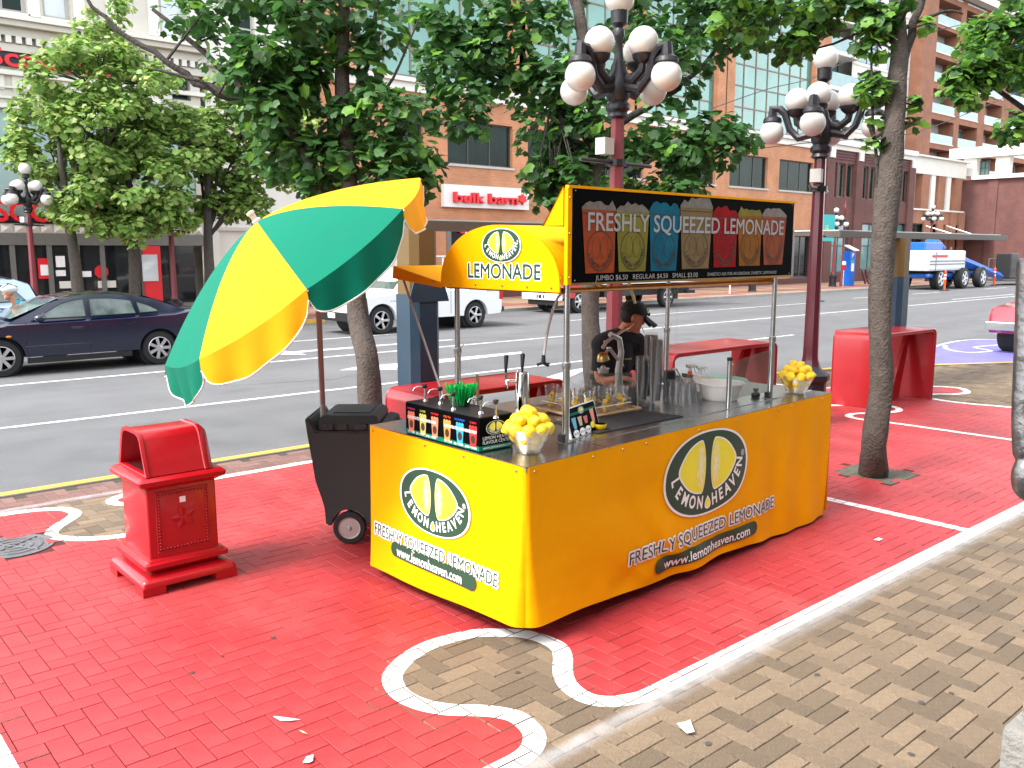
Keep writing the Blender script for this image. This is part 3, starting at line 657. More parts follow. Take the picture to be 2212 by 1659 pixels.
def logo(fn, w, parent, name='logo'):
    """lemon logo, width w, fn(x, y, off) -> point; built as thin prints"""
    f0 = fn; SQ = .665
    fn = lambda x, y, off: f0(x, y * SQ, off + .0045)
    a, b = w / 2, w * .425
    ov = lambda s: (lambda t: (a * s * math.copysign(abs(math.cos(t)) ** .92, math.cos(t)), b * s * math.copysign(abs(math.sin(t)) ** .92, math.sin(t))))
    m = MB(); disc(m, lambda x, y: fn(x, y, .0022), ov(1.0)); m.build('logo_border', 'print_white', parent)
    m = MB(); disc(m, lambda x, y: fn(x, y, .0032), ov(.955)); m.build('logo_oval', 'logo_green', parent)
    def half(sg, k):
        def prof(t):
            c, s = math.cos(t), math.sin(t)
            x = c * .125 * w if c < 0 else (c * .235 * w + (.025 * w * max(0, c) ** 14)); y = s * .27 * w * (1 if c < 0 else (1 - .10 * c))
            if c < 0: x *= .42
            x = .082 * w + x * k; return (sg * x, .07 * w + y * k)
        return prof
    for sg in (-1, 1):
        def centered(pr):
            pts = [pr(2 * math.pi * i / 60) for i in range(60)]; return pts
        for k, off, mt in ((1.0, .0040, 'print_white'), (.94, .0048, 'lemon_print')):
            pts = [half(sg, k)(2 * math.pi * i / 60) for i in range(60)]; cx = sum(p[0] for p in pts) / 60; cy = sum(p[1] for p in pts) / 60
            m = MB(); m.rings([[fn(cx + (x - cx) * r, cy + (y - cy) * r, off) for x, y in pts] for r in (1e-3, .33, .66, 1.0)], 0, False, False); m.build('lemon_half', mt, parent)
        pts = [(sg * (.088 * w + .050 * w * math.cos(t)), .07 * w + .225 * w * math.sin(t)) for t in [2 * math.pi * i / 40 for i in range(40)]]
        m = MB(); m.rings([[fn(sg * .088 * w + (x - sg * .088 * w) * r, .07 * w + (y - .07 * w) * r, .0056) for x, y in pts] for r in (1e-3, .5, 1.0)], 0, False, False); m.build('lemon_slice', 'lemon_pulp', parent)
        m = MB()
        for q in range(8):
            t = math.pi * 2 * (q + .5) / 8; d = Vector((math.cos(t) * .045 * w, math.sin(t) * .21 * w)); nn = Vector((-d.y, d.x)).normalized() * .0025 * w * 1.5
            c = Vector((sg * .088 * w, .07 * w)); pq = [c + nn, c + d + nn * .5, c + d - nn * .5, c - nn]; m.add([fn(p.x, p.y, .0062) for p in pq], [(0, 1, 2, 3)])
        m.build('pulp_line', 'print_white', parent)
    # drop
    for k, off, mt in ((1.0, .0040, 'print_white'), (.72, .0050, 'lemon_print')):
        pts = []
        for i in range(30):
            t = 2 * math.pi * i / 30; rr = .035 * w * k; y = -math.cos(t); x = math.sin(t) * (math.sin((1 - y) * math.pi / 4) if False else ((1 - (y + 1) / 2) ** .55)); pts.append((x * rr * 1.35, -.305 * w + y * .068 * w * k))
        cx, cy = 0, -.325 * w; m = MB(); m.rings([[fn(cx + (x - cx) * r, cy + (y - cy) * r, off) for x, y in pts] for r in (1e-3, .5, 1.0)], 0, False, False); m.build('drop', mt, parent)
    # curved lettering
    m = MB(); RX, RY = .385 * w, .345 * w * SQ; cy = .045 * w * SQ
    def place(word, t0, t1, ):
        # letters at equal arc length on the ellipse between angles t0 and t1
        ts = [t0 + (t1 - t0) * i / 200 for i in range(201)]; pts = [Vector((RX * math.cos(R(t)), cy + RY * math.sin(R(t)))) for t in ts]; L = [0]
        for p, q in zip(pts[:-1], pts[1:]): L.append(L[-1] + (q - p).length)
        for k, chx in enumerate(word):
            want = L[-1] * k / (len(word) - 1); i = min(range(201), key=lambda q: abs(L[q] - want)); p = pts[i]; d = (pts[min(i + 1, 200)] - pts[max(i - 1, 0)]).normalized()
            vs, fs = glyphs(chx, .115 * w, .0035 * w); m.add([f0(p.x + x * .82 * d.x - y * d.y, p.y + x * .82 * d.y + y * d.x, .0095) for x, y in vs], fs)
    ml_ = m
    place('LEMON', -172, -104); m.build('logo_lettering', 'print_white', parent); m = MB()
    place('HEAVEN', -78, -6)
    vs, fs = glyphs('®', .06 * w, 0.0); m.add([f0(.425 * w + x, .06 * w + y, .0095) for x, y in vs], fs)
    m.build('logo_lettering', 'print_white', parent)
def pill(mb, fn, x0, x1, yc, h, mi=0, n=40):
    r = h / 2; rows = []
    def hh(x): return math.sqrt(max(0, r * r - max(0, r - (x - x0)) ** 2)) if x < x0 + r else (math.sqrt(max(0, r * r - max(0, x - (x1 - r)) ** 2)) if x > x1 - r else r)
    xs = [x0 + (x1 - x0) * (.5 - .5 * math.cos(math.pi * i / n)) for i in range(n + 1)]
    mb.rings([[fn(x, yc + hh(x) * k) for k in (-1, -.33, .33, 1)] for x in xs], mi, False, False, closed=False)

# ---- prints on the left skirt (x runs from the rear corner to the front corner)
FL = lambda x, y, off=.003: P_left(VL - x, y, off)
def Lx(px, py): p = atX(px, py, 2.90); return VL - cloc(p)[1], p.z
(x0, zc0), (x1, zc1) = Lx(863, 1085), Lx(1015, 1092); lc = ((x0 + x1) / 2, Lx(940, 1088)[1])
logo(lambda x, y, off: FL(lc[0] + x, lc[1] + y, off), (x1 - x0) * 1.0, stand)
(a0, az), (a1, bz) = Lx(809, 1146), Lx(1078, 1245); zz = (az + bz) / 2
words('lettering_halo', 'print_white', stand, 'FRESHLY SQUEEZED LEMONADE', a0 + .01, a1, zz, .072, lambda x, y: FL(x, y, .0060), off=.10)
words('lettering', 'logo_green', stand, 'FRESHLY SQUEEZED LEMONADE', a0 + .01, a1, zz, .072, lambda x, y: FL(x, y, .0085))
(a0, az), (a1, bz) = Lx(848, 1188), Lx(1032, 1254); zz = (az + bz) / 2
m = MB(); pill(m, lambda x, y: FL(x, y, .0060), a0, a1, zz, .092); m.build('web_banner', 'logo_green', stand)
words('web_lettering', 'print_white', stand, 'www.lemonheaven.com', a0 + .07, a1 - .13, zz - .004, .058, lambda x, y: FL(x, y, .0085), off=.012)
# ---- prints on the long front
FF = lambda x, y, off=.003: P_front(x, y, off)
def onfront(px, py):
    d = ray(px, py); n = Vector((-UU.y, UU.x, 0)); t = (Vector((C0.x, C0.y - .02, 0)) - Vector((0, 0, CAM_H))).dot(n) / d.dot(n); p = Vector((0, 0, CAM_H)) + d * t; return cloc(p)[0], p.z
(x0, _), (x1, _) = onfront(1435, 1048), onfront(1617, 1000); lc2 = ((x0 + x1) / 2, onfront(1524, 1022)[1])
logo(lambda x, y, off: FF(lc2[0] + x, lc2[1] + y, off), x1 - x0, stand)
(a0, az), (a1, bz) = onfront(1357, 1190), onfront(1672, 1098); zz = (az + bz) / 2
words('lettering_halo', 'print_white', stand, 'FRESHLY SQUEEZED LEMONADE', a0, a1, zz, .075, lambda x, y: FF(x, y, .0080), off=.10)
words('lettering', 'logo_green', stand, 'FRESHLY SQUEEZED LEMONADE', a0, a1, zz, .075, lambda x, y: FF(x, y, .0112))
(a0, az), (a1, bz) = onfront(1412, 1213), onfront(1630, 1148); zz = (az + bz) / 2
m = MB(); pill(m, lambda x, y: FF(x, y, .0080), a0, a1, zz, .092); m.build('web_banner', 'logo_green', stand)
words('web_lettering', 'print_white', stand, 'www.lemonheaven.com', a0 + .10, a1 - .10, zz - .004, .058, lambda x, y: FF(x, y, .0112), off=.012)

# ---- posts
PO = {'fl': Vector((3.485, 3.513)), 'fr': Vector((5.69, 3.60)), 'bl': Vector((3.485, 4.51)), 'br': Vector((5.70, 4.585))}
for k, p in PO.items():
    ps = MB(); ps.cyl((p.x, p.y, CH_), (p.x, p.y, 1.42), .021, n=16); ps.cyl((p.x, p.y, 1.42), (p.x, p.y, 1.885), .017, n=16); ps.lathe([(.024, 1.39), (.026, 1.40), (.026, 1.425), (.018, 1.43)], 16, (p.x, p.y, 0))
    post = ps.build('post', 'steel', stand, smooth=40)
    MB().bx(p.x - .045, p.x + .045, p.y - .04, p.y + .04, CH_ + .001, CH_ + .006).build('foot_plate', 'steel', post)
    pin = MB(); pin.tube([(p.x - .05, p.y + .01, 1.43), (p.x, p.y - .022, 1.425), (p.x + .035, p.y - .02, 1.45), (p.x + .02, p.y - .02, 1.47)], .003, 6); pin.build('pin', 'steel', post)
    MB().cbx(p.x - .045, p.x - .02, p.y - .02, p.y + .02, CH_ + .006, CH_ + .05, .004).build('clamp', 'black_plastic', post)
# ---- barrel awning
AY0, AY1, AZ = 3.515, 4.605, 1.855; AX0, AX1 = 3.44, 5.72
def arch(t, zz=0): # t 0..1 from front to back
    a = math.pi * t; return (AY0 + AY1) / 2 - math.cos(a) * (AY1 - AY0) / 2, AZ + .345 * math.sin(a) ** .92
aw = MB(); aw.grid(lambda s, t: (AX0 + (AX1 - AX0) * s, arch(t)[0] + .10 * s, arch(t)[1] + .007 * math.sin(t * 26 + s * 3) * math.sin(s * math.pi)), 24, 40); aw.build('awning_roof', 'yellow_cloth', stand, smooth=60)
ae = MB(); ae.rings([[(x, arch(i / 40)[0], arch(i / 40)[1]) for i in range(41)] + [(x, AY1, AZ - .035), (x, AY0, AZ - .035)] for x in (AX0 - .012, AX0 - .002)]); ae.build('awning_end', 'yellow_cloth', stand)
ae = MB(); ae.rings([[(x, arch(i / 40)[0] + .10, arch(i / 40)[1]) for i in range(41)] + [(x, AY1 + .10, AZ - .035), (x, AY0 + .10, AZ - .035)] for x in (AX1 + .002, AX1 + .012)]); ae.build('awning_end', 'yellow_cloth', stand)
rl = MB()
for x, e in ((AX0 + .03, 0), (AX1 - .03, .1)): MB().bx(x - .015, x + .015, AY0 + .02 + e, AY1 - .02 + e, AZ - .045, AZ - .012).build('awning_rail', 'brass', stand)
for y in (AY0 + .035, AY1 - .03): MB().cyl((AX0 + .045, y, AZ - .028), (AX1 - .045, y + .1, AZ - .028), .014, n=8).build('awning_rail', 'brass', stand)
for y in (3.58, 3.78, 4.0, 4.25, 4.5): MB().lathe([(.008, 0), (.005, .005), (0, .006)], 10, (AX0 - .012, y, AZ - .012), ax=(-1, 0, 0)).build('snap', 'brass', stand)
FE = lambda y, z, off: Vector((AX0 - .012 - off, y, z))
EY = (AY0 + AY1) / 2
def Ey(px, py): p = atX(px, py, AX0 - .012); return p.y, p.z
lz = Ey(1084, 530); lw = Ey(1042, 530)[0] - Ey(1126, 530)[0]
logo(lambda x, y, off: FE(lz[0] - x, lz[1] + y, off), lw, stand)
ya, yb = Ey(1012, 583)[0], Ey(1168, 588)[0]; zz = Ey(1090, 586)[1]
words('lettering_halo', 'print_white', stand, 'LEMONADE', -ya, -yb, zz, .085, lambda x, y: FE(-x, y, .0022), off=.07)
words('lettering', 'logo_green', stand, 'LEMONADE', -ya, -yb, zz, .085, lambda x, y: FE(-x, y, .0034), off=.016)
# rear flap raised on struts
fp = MB()
fp.grid(lambda s, t: (AX0 + (AX1 - AX0) * s, AY1 + .1 * s + .56 * t, AZ - .01 + .10 * t - .02 * math.sin(math.pi * t)), 12, 6)
fp.grid(lambda s, t: (AX0 + (AX1 - AX0) * s, AY1 + .56 + .1 * s + .003 + .012 * t, AZ + .09 - .085 * t), 12, 2)
fp.add([(AX0 - .002, AY1, AZ - .01), (AX0 - .002, AY1 + .56, AZ + .09), (AX0 - .002, AY1 + .575, AZ + .005), (AX0 - .002, AY1, AZ - .045)], [(0, 1, 2, 3)]); fp.build('awning_flap', 'yellow_cloth', stand, smooth=30)
for v in (.10, .30, .50): MB().lathe([(.007, 0), (0, .005)], 8, (AX0 - .004, AY1 + v, AZ - .02 + v * .14), ax=(-1, 0, 0)).build('snap', 'brass', stand)
MB().cyl((AX0 + .03, AY1 + .50, AZ + .02), atX(967, 885, 3.42), .008, n=8).build('strut', 'alu', stand)
MB().cyl(atY(1357, 606, 4.2), atY(1372, 655, 4.2), .010, n=8).build('strut', 'brass', stand)
MB().tube([atY(1285, 612, 4.0), atY(1314, 628, 4.0), atY(1325, 610, 4.0)], .012, 8).build('bracket', 'brass', stand)
# small support pegs with clear spray guards
for (x, y, zt_) in ((5.13, 3.571, 1.30),):
    pg = MB().cyl((x, y, CH_), (x, y, zt_), .018, n=16).build('guard_peg', 'steel', stand, smooth=40); MB().cyl((x, y, zt_ - .002), (x, y, zt_ + .02), .020, n=16).build('cap', 'black_plastic', pg); MB().cyl((x + .015, y, zt_ - .03), (x + .035, y, zt_ - .03), .008, n=8).build('thumb_screw', 'steel', pg)
g = MB(); a, b = Vector((5.16, 3.575)), Vector((5.67, 3.60)); n2 = Vector((.0, .003))
g.rings([[(a.x, a.y, 1.02), (b.x, b.y, 1.02), (b.x, b.y, 1.33), (a.x, a.y, 1.28)], [(a.x, a.y + .004, 1.02), (b.x, b.y + .004, 1.02), (b.x, b.y + .004, 1.33), (a.x, a.y + .004, 1.28)]]); g.build('spray_guard', 'plexi', stand)
p1, p2 = atZ(1265, 884, CH_), atZ(1370, 874, CH_); g = MB(); g.rings([[(p1.x, p1.y, .98), (p2.x, p2.y, .98), (p2.x, p2.y, 1.20), (p1.x, p1.y, 1.22)], [(p1.x, p1.y + .004, .98), (p2.x, p2.y + .004, .98), (p2.x, p2.y + .004, 1.20), (p1.x, p1.y + .004, 1.22)]]); g.build('spray_guard', 'plexi', stand)

# ---- menu board along the front of the awning
bu = (PO['fr'] - PO['fl']).normalized(); b0 = PO['fl'] - Vector((.0, .03))
def BP(s, z, off=0.0): p = b0 + bu * s - Vector((-bu.y, bu.x)) * off; return Vector((p.x, p.y, z))
def onboard(px, py):
    d = ray(px, py); n = Vector((-bu.y, bu.x, 0)); t = (Vector((b0.x, b0.y, 0)) - Vector((0, 0, CAM_H))).dot(n) / d.dot(n); p = Vector((0, 0, CAM_H)) + d * t; return (Vector((p.x, p.y)) - b0).dot(bu), p.z
def bcrop(x, y): return onboard((x / 2.9105 + 1800) * .67770, (y / 2.9105 + 580) * .67770)
S0, S1, Z0, Z1 = bcrop(62, 500)[0], bcrop(2116, 500)[0], 1.872, 2.385
def bplate(mb, s0, s1, z0, z1, d0, d1): mb.rings([[BP(s0, z0, d), BP(s1, z0, d), BP(s1, z1, d), BP(s0, z1, d)] for d in (d0, d1)])
bd = MB(); bplate(bd, S0, S1, Z0, Z1, -.012, .0); board = bd.build('menu_board', 'board_black', stand)
fb_ = MB(); bplate(fb_, S0 - .03, S1 + .012, Z1 + .001, Z1 + .016, -.02, .006); bplate(fb_, S0 - .034, S0 - .001, Z0 - .01, Z1 + .0005, -.022, .004); fb_.build('board_edge', 'yellow_cloth', board)
fb_ = MB(); bplate(fb_, S0 - .001, S1 + .012, Z0 - .013, Z0 - .001, -.02, .006); fb_.build('board_rail', 'brass', board)
fl2 = MB(); fl2.add([BP(S0 - .034, Z1 + .01, -.03), BP(S0 - .034, Z1 - .20, -.03), BP(S0 - .05, Z1 - .20, -.16), BP(S0 - .04, Z1 + .01, -.03)], [(0, 1, 2, 3)]); fl2.add([BP(S0 - .03, Z1 + .01, -.022), BP(S1, Z1 + .01, -.022), BP(S1, Z1 - .2, -.2), BP(S0 - .03, Z1 - .2, -.2)], [(0, 1, 2, 3)]); fl2.build('board_cover', 'yellow_cloth', board)
for z in (Z0 + .03, Z0 + .27, Z1 - .05): MB().lathe([(.008, 0), (.005, .005), (0, .006)], 10, BP(S0 - .018, z, .004), ax=(0, -1, 0)).build('snap', 'brass', board)
for s in (S0 + .03, (S0 + S1) / 2, S1 - .03):
    for z in (Z0 + .012, Z1 - .012): MB().lathe([(.004, 0), (0, .003)], 8, BP(s, z, .001), ax=(0, -1, 0)).build('bolt', 'steel', board)
cups = [((155, 240), (475, 240), (190, 845), (455, 845)), ((475, 265), (785, 265), (500, 830), (745, 830)), ((785, 255), (1070, 255), (795, 825), (1030, 825)), ((1070, 220), (1375, 230), (1085, 805), (1330, 805)), ((1370, 290), (1605, 290), (1380, 790), (1580, 790)), ((1605, 300), (1830, 300), (1615, 780), (1805, 775)), ((1830, 305), (2058, 310), (1845, 770), (2015, 765))]
rng = random.Random(3)
for i, cpt in enumerate(cups):
    (l, zt1), (r, zt2), (bl, zb1), (br, zb2) = [bcrop(*q) for q in cpt]; zt_, zb = (zt1 + zt2) / 2, max((zb1 + zb2) / 2, Z0 + .045); l += .002; r -= .002
    m = MB(); m.add([BP(bl, zb, .002), BP(br, zb, .002), BP(r, zt_, .002), BP(l, zt_, .002)], [(0, 1, 2, 3)]); drink = m.build('drink_picture', 'drink%d' % i, board)
    m = MB(); n = 9; pts = [(l + (r - l) * k / n, zt_ + (rng.uniform(.015, .05) if 0 < k < n else 0) * (1.0 if i != 3 else 1.4)) for k in range(n + 1)]
    pts = [(s, min(z, Z1 - .004)) for s, z in pts]
    m.fan([BP(s, z, .0025) for s, z in pts] + [BP(r, zt_ - .012, .0025), BP(l, zt_ - .012, .0025)]); m.build('ice_picture', 'ice' if i in (0, 1, 3, 6) else 'drink%d' % (i if i != 5 else 1), drink)
    m = MB(); m.add([BP(l, zt_ - .035, .003), BP(r, zt_ - .035, .003), BP(r, zt_ - .030, .003), BP(l, zt_ - .030, .003)], [(0, 1, 2, 3)])
    cx, cz, rx, rz = (bl + br) / 2 + (l + r - bl - br) * .1, zb + .125, (br - bl) * .46, .115
    q = [(cx + rx * math.cos(t), cz + rz * math.sin(t)) for t in [2 * math.pi * k / 40 for k in range(40)]]
    m.rings([[BP(s, z, .004) for s, z in q], [BP(cx + (s - cx) * .95, cz + (z - cz) * .95, .004) for s, z in q]], 0, False, False)
    for sg in (-1, 1):
        for e in ((.30, .40, .035), (.13, .36, .025)):
            q = [(cx + sg * rx * .30 * (1 if e[0] > .2 else .55) + rx * e[0] * math.cos(t), cz + .018 + rz * e[1] * 1.35 * math.sin(t)) for t in [2 * math.pi * k / 28 for k in range(28)]]
            c_ = (cx + sg * rx * .30 * (1 if e[0] > .2 else .55), cz + .018)
            m.rings([[BP(s, z, .0042) for s, z in q], [BP(c_[0] + (s - c_[0]) * (1 - e[2] * 2.2), c_[1] + (z - c_[1]) * (1 - e[2]), .0042) for s, z in q]], 0, False, False)
    for word, angs in (('LEMON', [-166 + k * 16.5 for k in range(5)]), ('HEAVEN', [-74 + k * 14.0 for k in range(6)])):
        for chx, ad in zip(word, angs):
            t = R(ad); px, pz = cx + rx * .80 * math.cos(t), cz + rz * .78 * math.sin(t); ro = math.atan2(math.cos(t), -math.sin(t)); vs, fs_ = glyphs(chx, .036, .0008)
            m.add([BP(px + x * math.cos(ro) - y * math.sin(ro), pz + x * math.sin(ro) + y * math.cos(ro), .0042) for x, y in vs], fs_)
    m.build('cup_logo', 'drink_mark', drink)
mat('print_grey', (.34, .34, .335), .5, var=.02)
ta, tb_ = bcrop(212, 395), bcrop(2025, 405); words('headline', 'print_grey', board, 'FRESHLY SQUEEZED LEMONADE', ta[0], tb_[0], (ta[1] + tb_[1]) / 2, .098, lambda x, y: BP(x, y, .0058), off=.012)
ta, tb_ = bcrop(280, 893), bcrop(1230, 858); words('price_line', 'print_grey', board, 'JUMBO $6.50   REGULAR $4.50   SMALL $3.00', ta[0], tb_[0], Z0 + .024, .028, lambda x, y: BP(x, y, .004))
ta, tb_ = bcrop(1320, 850), bcrop(1962, 820); words('note_line', 'print_grey', board, 'DIABETIC? ASK FOR AN ORIGINAL DIABETIC LEMONADE!', ta[0], tb_[0], Z0 + .024, .020, lambda x, y: BP(x, y, .004))
# ================================================================== THINGS ON THE COUNTER
TZ = CH_ + .002
def wz(px, py, z=TZ): return atZ(px, py, z)
# ---- flavour box with syrup pumps
BX0, BX1, BY0, BY1, BH = 2.945, 3.185, 3.625, 4.325, .185
fbx = thing('flavour_box', 'black printed syrup box with pump heads beside the lemon bowl', 'syrup box', ((BX0 + BX1) / 2, (BY0 + BY1) / 2, TZ))
b = MB(); b.cbx(BX0, BX1, BY0, BY1, TZ, TZ + BH, .004, 1); b.build('box', 'board_black', fbx)
b = MB(); b.bx(BX0 + .004, BX1 - .004, BY0 + .004, BY1 - .004, TZ + BH + .0005, TZ + BH + .006); b.build('lid', 'black_plastic', fbx)
b = MB(); b.bx(BX0 - .002, BX0 - .0005, BY0 + .001, BY1 - .001, TZ + .004, TZ + .03); b.build('green_band', 'umb_green', fbx)
b = MB(); b.bx(BX0 + .002, BX1 - .002, BY0 - .002, BY0 - .0005, TZ + .004, TZ + .03); b.build('green_band', 'umb_green', fbx)
for i in range(6):
    yc = BY1 - .065 - i * (BY1 - BY0 - .10) / 5.15; z0 = TZ + .018; k = (0, 1, 6, 5, 2, 4)[i]
    b = MB(); b.add([(BX0 - .0035, yc + .024, z0), (BX0 - .0035, yc - .024, z0), (BX0 - .0035, yc - .034, z0 + .105), (BX0 - .0035, yc + .034, z0 + .105)], [(0, 1, 2, 3)])
    b.fan([(BX0 - .0035, yc + .034, z0 + .104)] + [(BX0 - .0035, yc + .034 - .068 * q / 6, z0 + .112 + (.012 if q % 2 else .004)) for q in range(7)] + [(BX0 - .0035, yc - .034, z0 + .104)]); pic = b.build('drink_picture', 'juice%d' % k, fbx)
    b = MB(); q = [(yc + .020 * math.cos(t), z0 + .045 + .024 * math.sin(t)) for t in [2 * math.pi * j / 20 for j in range(20)]]; b.fan([(BX0 - .0042, y, z) for y, z in q]); b.build('drink_emblem', 'drink_mark', pic)
    nm = ('WATERMELON', 'LIME', 'STRAWBERRY', 'ICED TEA', 'BLUE RASPBERRY', 'CHERRY')[i]; cc = ('magenta_p', 'lime', 'sign_red', 'orange', 'pay_blue', 'sign_red')[i]
    mat('magenta_p', (.5, .02, .25), .5, var=0)
    wdt = .035 + .004 * len(nm); words('flavour_name', cc, fbx, nm, yc * -1 - wdt / 2, yc * -1 + wdt / 2, TZ + .155, .011, lambda x, y: (BX0 - .003, -x, y), off=.01)
for a_, b_ in ((BY1 - .03, BY1 - .31), (BY1 - .39, BY0 + .02)):
    words('slogan', 'print_white', fbx, 'CONCENTRATED LEMON HEAVEN SYRUP', -a_, -b_, TZ + .105, .017, lambda x, y: (BX0 - .005, -x, y), off=.012)
    words('pump_note', 'print_white', fbx, 'SM = 1 PUMP    REG = 2 PUMPS    JUMBO = 3 PUMPS', -a_ - .0, -b_, TZ + .017, .013, lambda x, y: (BX0 - .005, -x, y), off=.01)
logo(lambda x, y, off: Vector(((BX0 + BX1) / 2 - .01 + x, BY0 - .0025 - off * .3, TZ + .125 + y)), .135, fbx)
words('box_title', 'print_white', fbx, 'LEMON HEAVEN', BX0 + .02, BX1 - .02, TZ + .072, .018, lambda x, y: (x, BY0 - .003, y))
words('box_title', 'print_white', fbx, 'FLAVOUR CENTER', BX0 + .02, BX1 - .02, TZ + .048, .018, lambda x, y: (x, BY0 - .003, y))
words('web_lettering', 'print_white', fbx, 'WWW.LEMONHEAVEN.COM', BX0 + .02, BX1 - .02, TZ + .017, .012, lambda x, y: (x, BY0 - .003, y))
for px, py in ((918, 866), (951, 872), (979, 885), (1038, 893), (1071, 903)):
    p = wz(px, py, TZ + BH + .006); pu = MB(); pu.cyl(p, p + Vector((0, 0, .012)), .018, .012, n=12); pu.cyl(p, p + Vector((0, 0, .075)), .0055, n=8); pump = pu.build('pump', 'steel', fbx, smooth=40)
    t = p + Vector((0, 0, .075)); MB().lathe([(.006, 0), (.012, .004), (.017, .016), (.015, .024), (0, .026)], 12, t).build('pump_head', 'black_plastic', pump)
    d = Vector((-.75, .50, 0)).normalized(); MB().tube([t + Vector((0, 0, .008)), t + d * .04 + Vector((0, 0, .012)), t + d * .06 + Vector((0, 0, .006)), t + d * .07 - Vector((0, 0, .012))], .005, 8).build('spout', 'steel', pump)
# ---- green straws in a holder
sp = wz(985, 905, TZ + BH); sp = Vector((3.10, 3.985, TZ + BH + .006))
sh = thing('straw_holder', 'bunch of green drinking straws standing in a cup on the syrup box', 'straws', sp)
MB().lathe([(.05, 0), (.062, .045), (.060, .045), (.048, .004), (0, .004)], 16, sp).build('cup', 'black_plastic', sh, smooth=50)
rng = random.Random(5)
for i in range(110):
    a = rng.uniform(0, 6.28); r = .050 * math.sqrt(rng.random()); q = sp + Vector((math.cos(a) * r, math.sin(a) * r, .008)); tilt = Vector((math.cos(a) * r * 1.0, math.sin(a) * r * 1.0, 0)) + Vector((rng.uniform(-.01, .01), rng.uniform(-.01, .01), rng.uniform(.105, .122)))
    MB().cyl(q, q + tilt, .0036, n=6).build('straw', 'straw', sh)
# ---- wooden muddler in a steel cup
p = wz(1032, 893, TZ); md = thing('muddler_cup', 'wooden muddler standing in a steel cup behind the straws', 'muddler', p)
MB().lathe([(.028, 0), (.036, .09), (.033, .09), (.026, .004), (0, .004)], 16, p).build('cup', 'chrome', md, smooth=50); MB().tube([p + Vector((0, 0, .01)), p + Vector((.004, .006, .25)), p + Vector((.004, .006, .262))], [.012, .011, .007], 10).build('stick', 'wood', md, smooth=50)
# ---- tap tower
p = Vector((3.764, 4.20, TZ)); p = wz(1128, 906); 
tt = thing('tap_tower', 'chrome drink tap tower with two black handles', 'drink tap', p)
MB().lathe([(.060, 0), (.060, .01), (.046, .014), (.044, .30), (.040, .308), (0, .310)], 24, p).build('column', 'chrome', tt, smooth=40)
lft = Vector((-.752, .659, 0))
for off, dd in ((lft * 1.0, 0), (Vector((.3, .6, 0)).normalized(), 1)):
    base = p + Vector((0, 0, .255)); f = MB(); f.cyl(base + off * .04, base + off * .085, .011, n=10); f.cyl(base + off * .06, base + off * .07, .017, n=10); f.tube([base + off * .085, base + off * .10, base + off * .098 - Vector((0, 0, .05))], [.012, .012, .008], 8); f.cyl(base + off * .10, base + off * .105 + Vector((0, 0, .05)), .008, n=8); tap = f.build('tap', 'chrome', tt, smooth=40)
    hb = base + off * .105 + Vector((0, 0, .045)) if dd == 0 else p + Vector((.0, .0, .31))
    MB().tube([hb, hb + Vector((0, 0, .03)), hb + Vector((.004, 0, .11)), hb + Vector((.004, 0, .118))], [.007, .010, .016, .010], 10).build('handle', 'black_plastic', tap if dd == 0 else tt, smooth=50)
# ---- lemons in glass bowls
def lemon_mesh():
    m = MB(); n, k = 18, 14; rs = []
    for i in range(k + 1):
        t = i / k; z = -1 + 2 * t; r = math.sqrt(max(0, 1 - z * z)) ** .92; tipf = max(0, abs(z) - .86) / .14
        rs.append([Vector((r * math.cos(2 * math.pi * j / n) * .0305, r * math.sin(2 * math.pi * j / n) * .0305, z * .034 + math.copysign(.008 * tipf ** 1.5, z))) for j in range(n)])
    for q in range(n): rs[0][q] = rs[0][q] * 1.0; rs[-1][q] = rs[-1][q]
    rs[0] = [Vector((.006 * math.cos(2 * math.pi * j / n), .006 * math.sin(2 * math.pi * j / n), -.042)) for j in range(n)]; rs[-1] = [Vector((.005 * math.cos(2 * math.pi * j / n), .005 * math.sin(2 * math.pi * j / n), .043)) for j in range(n)]
    m.rings(rs); return m
lem0 = None
def lemon(loc, rot, label, group, sc=1.0):
    global lem0
    if lem0 is None: o = lemon_mesh().build('lemon', 'lemon', smooth=80); lem0 = o
    else: o = lem0.copy(); COL.objects.link(o)
    o.location = loc; o.rotation_euler = rot; o.scale = (sc,) * 3; tag(o, label, 'lemon', group); return o
def bowl(c, label, lemon_label, group, seed, rt=.138, rb=.068, h=.135):
    bw_ = MB(); n = 8
    bw_.lathe([(0, 0.0), (rb, 0.0), (rt, h), (rt - .006, h + .001), (rb - .004, .006), (0, .006)], 40, c); o = bw_.build('glass_bowl', 'clear', smooth=30, o=tuple(c)); tag(o, label, 'bowl')
    rg = random.Random(seed); pl = []
    sc = 1.12
    def put(x, y, z): pl.append(Vector((x, y, z)))
    lay = [(.042, .040, 4, .3), (.088, .074, 7, .1), (.134, .106, 9, .5), (.136, .042, 3, .9), (.178, .072, 6, .2), (.182, .0, 1, 0), (.214, .034, 2, 1.3)]
    for z, r, nn, ph in lay:
        for i in range(nn):
            a = ph + 2 * math.pi * i / nn; put(c.x + r * math.cos(a) + rg.uniform(-.004, .004), c.y + r * math.sin(a) + rg.uniform(-.004, .004), c.z + z + rg.uniform(-.004, .004))
    for q in pl: lemon(q, (rg.uniform(.9, 2.2), rg.uniform(-.5, .5), rg.uniform(0, 6.28)), lemon_label, group, sc * rg.uniform(.92, 1.05))
bowl(wz(1142, 975), 'glass bowl of lemons at the corner of the counter', 'whole yellow lemon heaped in the corner glass bowl', 'lemons in the corner bowl', 1)
bowl(wz(1719, 848), 'glass bowl of lemons at the far right end of the counter', 'whole yellow lemon heaped in the far right glass bowl', 'lemons in the far right bowl', 2, rt=.138)
